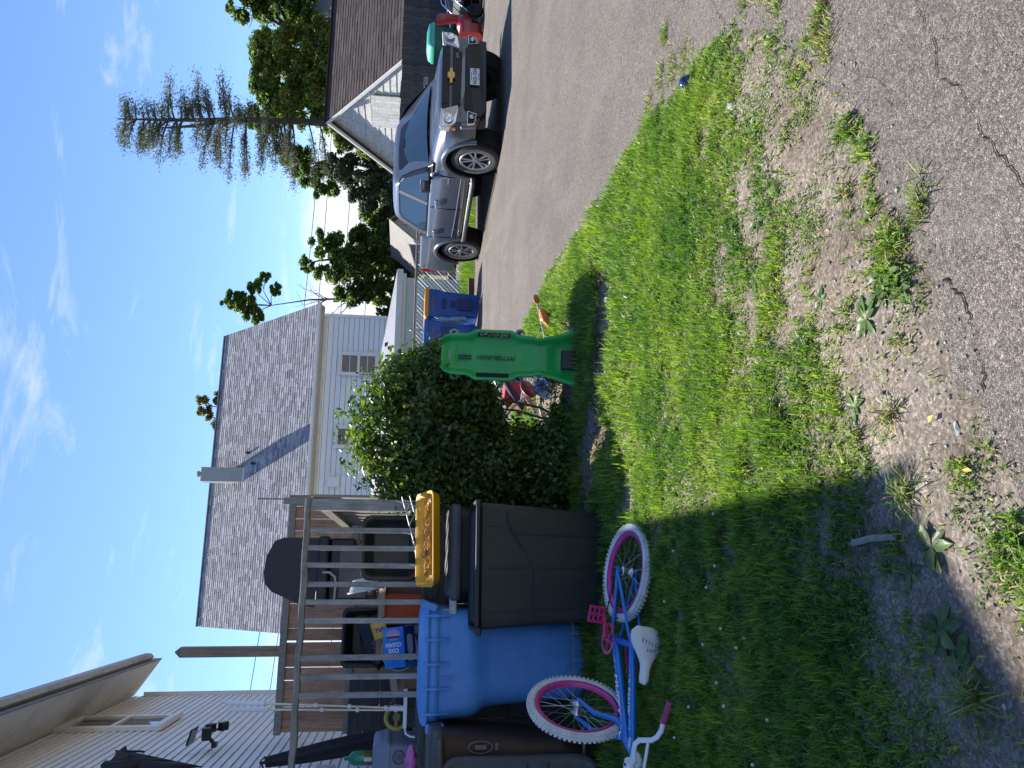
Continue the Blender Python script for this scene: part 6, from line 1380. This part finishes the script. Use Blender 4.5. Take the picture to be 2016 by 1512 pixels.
q = MB(); q.tube([(.02, -.06, 1.01), (-.05, -.06, 1.05), (-.10, -.06, 1.02)], .012, 6); q.build('lid_handle', m_black, T)
T = thing('black_tub', 'big black plastic tub standing on its side behind the railing', 'tub', M=LOT @ Matrix.Translation((.205, 6.50, 1.425)))
q = MB(); LRT = lambda w, h, r, y: [Vector((p.x, y, p.y)) for p in rrect(w, h, r, 6)]
q.loft([LRT(.36, .30, .06, .22), LRT(.42, .38, .07, .02), LRT(.46, .42, .08, -.02), LRT(.52, .475, .08, -.02), LRT(.52, .475, .08, -.045), LRT(.47, .43, .08, -.045), LRT(.43, .39, .07, -.02), LRT(.34, .30, .06, .12), LRT(.30, .26, .05, .12)], caps=True); q.build('tub_shell', mat('scuffed_black_plastic', (.02, .026, .028), .4, var=.3, scale=5, wear=(.07, .075, .075), wearamt=.4), T)
T = thing('white_basin', 'white plastic basin wedged beside the black tub', 'basin', M=LOT @ Matrix.Translation((-.13, 6.72, 1.62)) @ RZ(rad(80), 4, 'Y')); q = MB(); q.lathe([(.0, .10), (.10, .09), (.14, .0), (.155, 0), (.155, -.01)], 24); q.build('bowl', m_wpaint, T)
T = thing('black_tote', 'large black storage tote lying open with a black bag inside', 'tote', M=LOT @ Matrix.Translation((-.54, 7.18, 1.56)))
q = MB(); q.loft([LRT(.40, .42, .05, .30), LRT(.46, .50, .05, .0), LRT(.50, .54, .05, .0), LRT(.50, .54, .05, -.03), LRT(.45, .49, .05, -.03), LRT(.40, .44, .05, .02), LRT(.34, .38, .05, .24)]); q.build('tote_shell', m_blkbin, T)
q = MB(); r_ = random.Random(12); rg = []
for i in range(9):
    t_ = i / 8; rg.append([Vector(((.19 * sin(pi * (t_ * .86 + .07)) * cos(a) * (1 + .18 * r_.gauss(0, 1))), .05 - .10 * t_ + .0 * a, (.19 * sin(pi * (t_ * .86 + .07)) * sin(a)) * (1 + .18 * r_.gauss(0, 1)))) for a in [2 * pi * k / 14 for k in range(14)]])
q.loft(rg); o = q.build('rubbish_bag', mat('shiny_black_bag', (.008, .008, .01), .22, var=.2)); o.matrix_world = LOT @ Matrix.Translation((-.52, 7.10, 1.50)); tag(o, 'shiny black rubbish bag stuffed in the open tote', 'bag')
cardbox('orange_box', 'open orange cardboard box behind the baluster', (-.29, 6.75, DZ), (.20, .24, .30), .25, True, mat('orange_print_card', (.50, .075, .02), .6, var=.08), m_card)
cardbox('cardboard_box', 'plain cardboard box with torn flap right of the orange box', (-.03, 6.85, DZ), (.22, .24, .30), -.2, True)
cardbox('cardboard_box', 'tall plain cardboard box left behind the blue soap box', (-.60, 6.95, DZ), (.20, .2, .36), .1, False)
cardbox('cardboard_box', 'small tan cardboard box standing left of the grey bucket', (-.83, 6.62, DZ), (.14, .16, .18), .2, True, tilt=-.15)
T = thing('grey_bucket', 'grey bucket lying tilted behind the railing with a soap box in it', 'bucket', M=LOT @ Matrix.Translation((-.60, 6.58, DZ + .10)) @ RZ(rad(62), 4, 'X') @ RZ(rad(8), 4, 'Y'))
q = MB(); q.lathe([(.0, -.12), (.115, -.12), (.150, .12), (.162, .125), (.162, .14), (.148, .14), (.143, .12), (.11, -.10), (0, -.10)], 32); q.build('pail', mat('grey_bucket_plastic', (.24, .26, .27), .5, var=.1), T)
m_soapb = mat('bright_blue_print', (.012, .12, .62), .35, var=.2, scale=5, c2=(.03, .32, .80)); m_soapd = mat('dark_blue_print', (.006, .04, .22), .4, var=.2, scale=6); m_lilac = mat('lilac_print', (.42, .30, .68), .4, var=.1); m_yprint = mat('yellow_print', (.75, .55, .08), .4, var=.08)
T = thing('soap_box', 'bright blue detergent box tipped upside down behind the balusters', 'box', M=LOT @ Matrix.Translation((-.555, 6.40, 1.325)) @ RZ(rad(-9), 4, 'Y') @ RZ(rad(-38), 4, 'X') @ RZ(rad(5), 4, 'Z') @ Matrix.Diagonal((1, 1.3, 1.3, 1)))
q = MB(); q.box((0, 0, .0), (.30, .11, .155), mi=0); q.box((0, -.0005, -.002), (.301, .1115, .15), mi=0); q.build('carton', m_soapb, T, bevel=.002)
MS = Matrix.Translation((-.03, -.0565, .0)) @ RZ(rad(90), 4, 'X') @ RZ(rad(90), 4, 'Z')
MS = Matrix.Translation((0, -.0575, 0)) @ Matrix(((0, 1, 0, 0), (0, 0, -1, 0), (-1, 0, 0, 0), (0, 0, 0, 1)))   # reads downwards: box lies on its side
text('lettering', 'OXI', .045, MS @ Matrix.Translation((0, -.022, 0)) @ RZ(pi, 4, 'Z'), m_wpaint, T, .0008, bold=.0015); text('lettering', 'CLEAN', .040, MS @ Matrix.Translation((0, .020, 0)) @ RZ(pi, 4, 'Z'), m_wpaint, T, .0008, bold=.0015, sx=.95)
q = MB(); q.lathe([(0, .001), (.055, .001), (.055, 0)], 28, Matrix.Translation((.095, -.0565, 0)) @ RZ(rad(90), 4, 'X') @ Matrix.Diagonal((.8, 1, 1, 1))); q.build('lilac_disc', m_lilac, T)
q = MB(); q.box((.075, -.0585, .0), (.014, .001, .10)); q.build('dark_stripe', m_soapd, T); q = MB(); q.box((.092, -.0585, .0), (.008, .001, .095)); q.build('yellow_stripe', m_yprint, T)
q = MB(); q.box((.015, -.0, -.0785), (.26, .095, .001)); q.build('side_print', m_soapd, T)
q = MB(); q.loft([[Vector((p.x + .02, p.y, z)) for p in rrect(.14, .05, .024, 5)] for z in (-.0795, -.0805)]); q.box((-.08, 0, -.0795), (.06, .05, .001)); q.build('side_photo', mat('pale_photo_print', (.55, .52, .55), .5, var=.25, scale=40), T)
T = thing('soap_packet', 'orange and yellow detergent packet wedged above the blue soap box', 'packet', M=LOT @ Matrix.Translation((-.44, 6.60, 1.49)) @ RZ(rad(-20), 4, 'Y'))
q = MB(); q.box((0, 0, 0), (.13, .07, .12)); q.build('carton', mat('orange_yellow_print', (.70, .36, .05), .5, var=.35, scale=12, c2=(.75, .58, .1)), T, bevel=.004)
text('lettering', 'Tide', .045, Matrix.Translation((0, -.0365, 0)) @ RZ(rad(90), 4, 'X') @ RZ(rad(-90), 4, 'Z'), mat('violet_ink', (.06, .03, .25), .5, var=.05), T, .0008, .2, bold=.002)
m_pole = mat('cream_pole', (.72, .62, .45), .35, .2, var=.08, scale=10)
def pole(lab, a0, a1, z0, z1, b_, head):
    T = thing('extension_pole' if not head else 'push_broom', lab, 'pole' if not head else 'broom', M=LOT); q = MB(); p0, p1 = Vector((a0, b_, z0)), Vector((a1, b_ + .12, z1)); q.tube([p0, p1], .008, 10); q.build('pole_tube', m_pole, T)
    for s in (.12, .38, .62): c = p0.lerp(p1, s); d = (p1 - p0).normalized(); q = MB(); q.tube([c - d * .012, c + d * .012], .016, 10); q.build('clamp', m_wpaint, T)
    d = (p1 - p0).normalized(); q = MB(); q.tube([p1 - d * .02, p1 + d * .26], [.017, .019], 10); q.tube([p1 + d * .26, p1 + d * .29], .012, 8); q.build('white_sleeve', m_wpaint, T)
    if head:
        q = MB(); q.box((a0, b_, z0 - .02), (.29, .055, .03)); q.tube([p0 - d * .015, p0 + d * .10], [.022, .018], 10); q.build('broom_head', m_wpaint, T, bevel=.006)
        q = MB(); r_ = random.Random(3)
        for i in range(260): x = r_.uniform(-.135, .135); y = r_.uniform(-.02, .02); q.tube([(a0 + x, b_ + y, z0 - .035), (a0 + x * 1.06 + r_.gauss(0, .003), b_ + y * 1.3, z0 - .10)], .0013, 3)
        tag(q.build('bristles', m_black, T), kind='stuff')
        q = MB(); q.tube([(a0 - .14, b_ - .02, z0 - .02), (a0 - .18, b_ - .03, z0 - .03), (a0 - .20, b_ - .035, z0 - .065), (a0 - .205, b_ - .035, z0 - .10)], .009, 8); q.build('scraper_arm', m_wpaint, T)
pole('white push broom with dark bristles leaning behind the railing', -1.02, -.985, 1.285, 2.37, 6.5, True)
pole('thin cream extension pole left of the push broom', -1.055, -1.05, 1.2, 2.36, 6.62, False)
T = thing('cable_reel', 'dull yellow cable reel half hidden behind the grey cooler', 'reel', M=LOT @ Matrix.Translation((-1.13, 6.75, 1.33)) @ RZ(rad(90), 4, 'X') @ RZ(rad(25), 4, 'Y')); q = MB(); q.torus(.085, .018, 28, 8); q.build('reel_ring', mat('dull_yellow_plastic', (.42, .36, .06), .5, var=.15), T)
q = MB(); q.tube([(-.07, 0, 0), (.07, 0, 0)], .014, 6); q.lathe([(.03, -.03), (.03, .03)], 12, caps=True); q.build('reel_hub', mat('olive_plastic', (.30, .27, .06), .5, var=.15), T)
m_cool = mat('blue_grey_plastic', (.20, .24, .32), .45, var=.08, scale=4)
T = thing('grey_cooler', 'blue grey plastic cooler box with oval badge on the deck', 'cooler', M=LOT @ Matrix.Translation((-1.55, 6.86, DZ)) @ RZ(rad(-8), 4, 'Z'))
q = MB(); q.loft(body([(.52, .34, 0, .04, 0), (.54, .36, .21, .04, 0)], side=3)); q.build('cooler_body', m_cool, T)
q = MB(); q.loft(body([(.56, .38, .21, .04, 0), (.57, .39, .24, .04, 0), (.56, .38, .245, .04, 0), (.55, .37, .265, .04, 0), (.53, .35, .335, .05, 0), (.48, .31, .345, .05, 0)], side=3)); q.build('lid', m_cool, T)
q = MB(); q.torus(1, .10, 26, 6, Matrix.Translation((.17, -.183, .14)) @ RZ(rad(90), 4, 'X') @ Matrix.Diagonal((.05, .045, .03, 1)) @ RZ(.4, 4, 'Z')); 
for k in range(4): q.box((.17, -.184, .117 + k * .015), (.06, .003, .006))
q.build('oval_badge', mat('badge_grey', (.07, .08, .11), .5, var=.1), T)
q = MB(); q.box((-.05, -.178, .10), (.16, .02, .13)); q.build('dark_opening', mat('dark_green_hollow', (.008, .03, .025), .6, var=.2), T)
T = thing('soda_bottle', 'green plastic bottle with brown liquid standing on the grey cooler', 'bottle', M=LOT @ Matrix.Translation((-1.455, 6.90, DZ + .34)))
m_bot = mat('green_bottle_plastic', (.03, .38, .20), .12, var=.1, trans=.55); m_liq = mat('amber_liquid', (.16, .11, .02), .15, var=.15)
q = MB(); q.lathe([(.0, .0), (.052, 0), (.056, .015), (.056, .08)], 24, mi=1); q.lathe([(.056, .08), (.056, .15), (.048, .178), (.02, .20), (.014, .205)], 24); q.lathe([(.017, .203), (.017, .235), (0, .236)], 14); q.build('bottle_shell', [m_bot, m_liq], T)
q = MB(); q.box((0, -.057, .045), (.03, .003, .06)); q.build('bottle_tag', mat('pale_label', (.6, .62, .62), .5, var=.1), T)
q = MB(); r_ = random.Random(31); rg = [[Vector((-.13 + .26 * t_, .05 * cos(a) * sin(pi * (.1 + .8 * t_)) * (1 + .2 * r_.gauss(0, 1)), .045 + .045 * sin(a) * sin(pi * (.1 + .8 * t_)) * (1 + .2 * r_.gauss(0, 1)))) for a in [2 * pi * k / 12 for k in range(12)]] for t_ in [i / 10 for i in range(11)]]
q.loft(rg); o = q.build('pink_bag', mat('pink_plastic_film', (.62, .16, .42), .35, var=.25, scale=9)); o.matrix_world = LOT @ Matrix.Translation((-1.40, 6.42, DZ)); tag(o, 'crumpled pink plastic bag before the grey cooler', 'bag')
T = thing('folded_umbrella', 'black folded patio umbrella leaning against the house siding', 'umbrella', M=LOT)
q = MB(); p0, p1 = Vector((-1.44, 7.75, 1.20)), Vector((-1.70, 8.0, 2.52)); rg = []; d = (p1 - p0).normalized(); u_ = d.cross(Vector((0, 1, 0))).normalized(); v_ = d.cross(u_)
for i in range(13):
    t_ = i / 12; r = .035 + .045 * sin(pi * min(1, t_ * .75 + .2)); rg.append([p0.lerp(p1, t_) + (u_ * cos(a) + v_ * sin(a)) * r * (1 + .22 * cos(6 * a + t_ * 3)) for a in [2 * pi * k / 30 for k in range(30)]])
q.loft(rg); q.build('canopy', m_cloth, T)
q = MB(); q.tube([p0 - d * .05, p1 + d * .06], .014, 8); q.tube([p1 - u_ * .05, p1 + d * .05 - u_ * .02, p1 + d * .02 + u_ * .10], .008, 6); q.build('umbrella_pole', m_black, T)

# ================================================================ toys and odds and ends behind the creeper
def gz(x, y): return max(0.0, float(soil_z(np.array([x]), np.array([y]))[0]))
m_wboard = mat('old_white_board', (.62, .58, .52), .7, var=.18, scale=6, stretch=(6, .6, 6), wear=(.25, .2, .16), wearamt=.5)
for p0, p1, w, lab in (((.16, 7.45, .205), (-.16, 7.38, .235), .035, 'thin white board lying across the toys, topmost of the boards'), ((.2, 7.32, .17), (-.15, 7.28, .185), .06, 'wide white board lying below the thin one'), ((-.10, 7.0, .255), (-.27, 7.02, .145), .045, 'short white board slanting down toward the hedge'), ((-.17, 6.82, .16), (-.31, 6.8, .105), .04, 'broken white board end under the hedge'), ((.12, 7.25, .12), (-.02, 7.22, .155), .05, 'pale board end beside the creeper')):
    p0, p1 = Vector(p0), Vector(p1); q = MB(); q.box((p0 + p1) / 2, ((p1 - p0).length, .02, w), R=frame_to((0, 0, 0), p1 - p0).to_3x3()); o = q.build('loose_board', m_wboard, bevel=.002, seg=1); tag(o, lab, 'board', 'loose white boards')
T = thing('blue_bin', 'small bright blue open plastic bin tipped among the toys', 'bin', M=Matrix.Translation((-.07, 7.0, .02)) @ RZ(.5, 4, 'Z') @ RZ(.6, 4, 'X') @ RZ(.3, 4, 'Y') @ Matrix.Scale(.8, 4))
q = MB(); q.loft(body([(.16, .14, 0, .02, 0), (.21, .18, .17, .03, 0), (.23, .20, .172, .03, 0), (.23, .20, .185, .03, 0), (.20, .17, .185, .03, 0), (.15, .13, .012, .02, 0)], side=3)); q.build('bin_shell', mat('toy_blue', (.03, .13, .55), .35, var=.1), T)
T = thing('toy_car_seat', 'crumpled red and pink cloth seat among the clutter', 'cloth', M=Matrix.Translation((-.08, 7.6, .24)) @ RZ(.4, 4, 'Z') @ Matrix.Diagonal((1.0, .7, .5, 1))); q = MB(); r_ = random.Random(77)
rg = [[Vector((.16 * cos(a) * (1 + .25 * r_.gauss(0, 1)), .12 * sin(a) * (1 + .2 * r_.gauss(0, 1)), -.2 + .5 * t_ + .03 * r_.gauss(0, 1))) for a in [2 * pi * k / 12 for k in range(12)]] for t_ in [i / 7 for i in range(8)]]; q.loft(rg); q.build('cloth_fold', mat('faded_red_cloth', (.42, .04, .07), .8, var=.4, scale=8), T)
q = MB(); q.tube([(-.2, -.1, -.05), (-.1, -.14, .1), (.05, -.15, .28), (.14, -.12, .36)], [.05, .055, .05, .035], 8); q.build('dark_strap', mat('dark_plum_cloth', (.035, .015, .035), .8, var=.3), T)
q = MB(); q.lathe([(.09 * sin(pi * i / 10) + 1e-4, -.09 * cos(pi * i / 10)) for i in range(11)], 18, Matrix.Diagonal((1, 1.3, .7, 1))); o = q.build('teal_toy_ball', mat('teal_plastic', (.10, .42, .46), .35, var=.15)); o.location = (.04, 8.2, .38); tag(o, 'teal toy lying on top of the wooden crate', 'toy')
T = thing('wooden_crate', 'small brown slatted wooden crate behind the creeper', 'crate', (.03, 8.2, .08), rz=.3)
me_c = MB().box((0, 0, 0), (.34, .012, .05)).mesh('slat', mat('crate_wood', (.30, .17, .07), .7, var=.3, scale=6, stretch=(.6, 5, 5)))
for k in range(4):
    for y in (-.12, .12): put('slat', me_c, T, Matrix.Translation((0, y, .03 + k * .058)))
    for x in (-.165, .165): put('slat', me_c, T, Matrix.Translation((x, 0, .03 + k * .058)) @ RZ(rad(90), 4, 'Z') @ Matrix.Diagonal((.7, 1, 1, 1)))
T = thing('black_pot', 'black plastic plant pot on its side by the creeper foot', 'pot', M=Matrix.Translation((.06, 6.68, .03)) @ RZ(1.2, 4, 'X') @ RZ(.4, 4, 'Y')); q = MB(); q.lathe([(0, 0), (.08, 0), (.11, .17), (.12, .17), (.12, .19), (.105, .19), (.075, .01), (0, .01)], 22); q.build('pot_shell', m_black, T)
T = thing('navy_sleeve', 'rolled navy cloth lying beside the red cloth', 'cloth'); q = MB(); q.tube([(-.20, 7.6, .41), (-.15, 7.58, .36), (-.09, 7.6, .28)], [.03, .04, .03], 8); q.build('cloth_roll', mat('navy_cloth', (.02, .035, .12), .8, var=.3), T)
T = thing('steel_pipe', 'grey steel pipe lying across the white boards', 'pipe'); q = MB(); q.tube([(-.32, 6.95, .46), (-.2, 6.97, .37), (-.05, 6.98, .17)], .013, 8); q.build('pipe_tube', m_metal, T)
T = thing('red_paddle', 'dark red oval paddle resting on the white boards', 'paddle', M=Matrix.Translation((-.04, 6.95, .25)) @ RZ(.4, 4, 'Z') @ RZ(1.2, 4, 'X') @ RZ(.6, 4, 'Z')); q = MB(); q.lathe([(0, .01), (.06, .008), (.07, 0), (.06, -.008), (0, -.01)], 20, Matrix.Diagonal((1.5, .8, 1, 1))); q.tube([(.1, 0, 0), (.2, 0, 0)], .01, 6); q.build('paddle_blade', m_dred, T)
q = MB(); r_ = random.Random(15); rg = [[Vector((.05 * cos(a) * sin(pi * (.12 + .8 * t_)) * (1 + .2 * r_.gauss(0, 1)), .05 * sin(a) * sin(pi * (.12 + .8 * t_)), -.08 + .2 * t_)) for a in [2 * pi * k / 12 for k in range(12)]] for t_ in [i / 8 for i in range(9)]]
q.loft(rg); o = q.build('toy_figure', mat('red_orange_plastic', (.65, .09, .02), .4, var=.2, scale=12, c2=(.8, .30, .03))); o.location = (.60, 6.95, .10); o.rotation_euler = (0, 1.1, .3); tag(o, 'red orange plastic toy lying right of the creeper', 'toy')
T = thing('toy_shovel', 'toy shovel with rusty orange tip sticking out right of the creeper', 'shovel', M=Matrix.Translation((.62, 7.15, .12)) @ RZ(.25, 4, 'Z') @ RZ(rad(78), 4, 'Y')); q = MB(); q.tube([(0, 0, -.2), (0, 0, .16)], .009, 8); q.build('shaft', m_steel, T); q = MB(); q.lathe([(0, .15), (.028, .17), (.03, .21), (.015, .245), (0, .25)], 14, Matrix.Diagonal((1, .5, 1, 1))); q.build('blade', mat('rusty_orange', (.45, .13, .03), .6, var=.2), T)
q = MB(); q.box((0, 0, 0), (.30, .05, .04)); o = q.build('grey_block', m_greywood, bevel=.004, seg=1); o.location = (.56, 7.45, .03); o.rotation_euler = (0, 0, .7); tag(o, 'grey wood offcut in the grass right of the creeper', 'wood')
q = MB(); q.box((0, 0, 0), (.26, .02, .20)); o = q.build('white_plastic_offcut', m_wpaint, bevel=.003, seg=1); o.location = (-.02, 6.92, .04); o.rotation_euler = (.6, .5, .3); o.scale = (.5, 1, .6); tag(o, 'white plastic panel beside the small blue bin', 'panel')
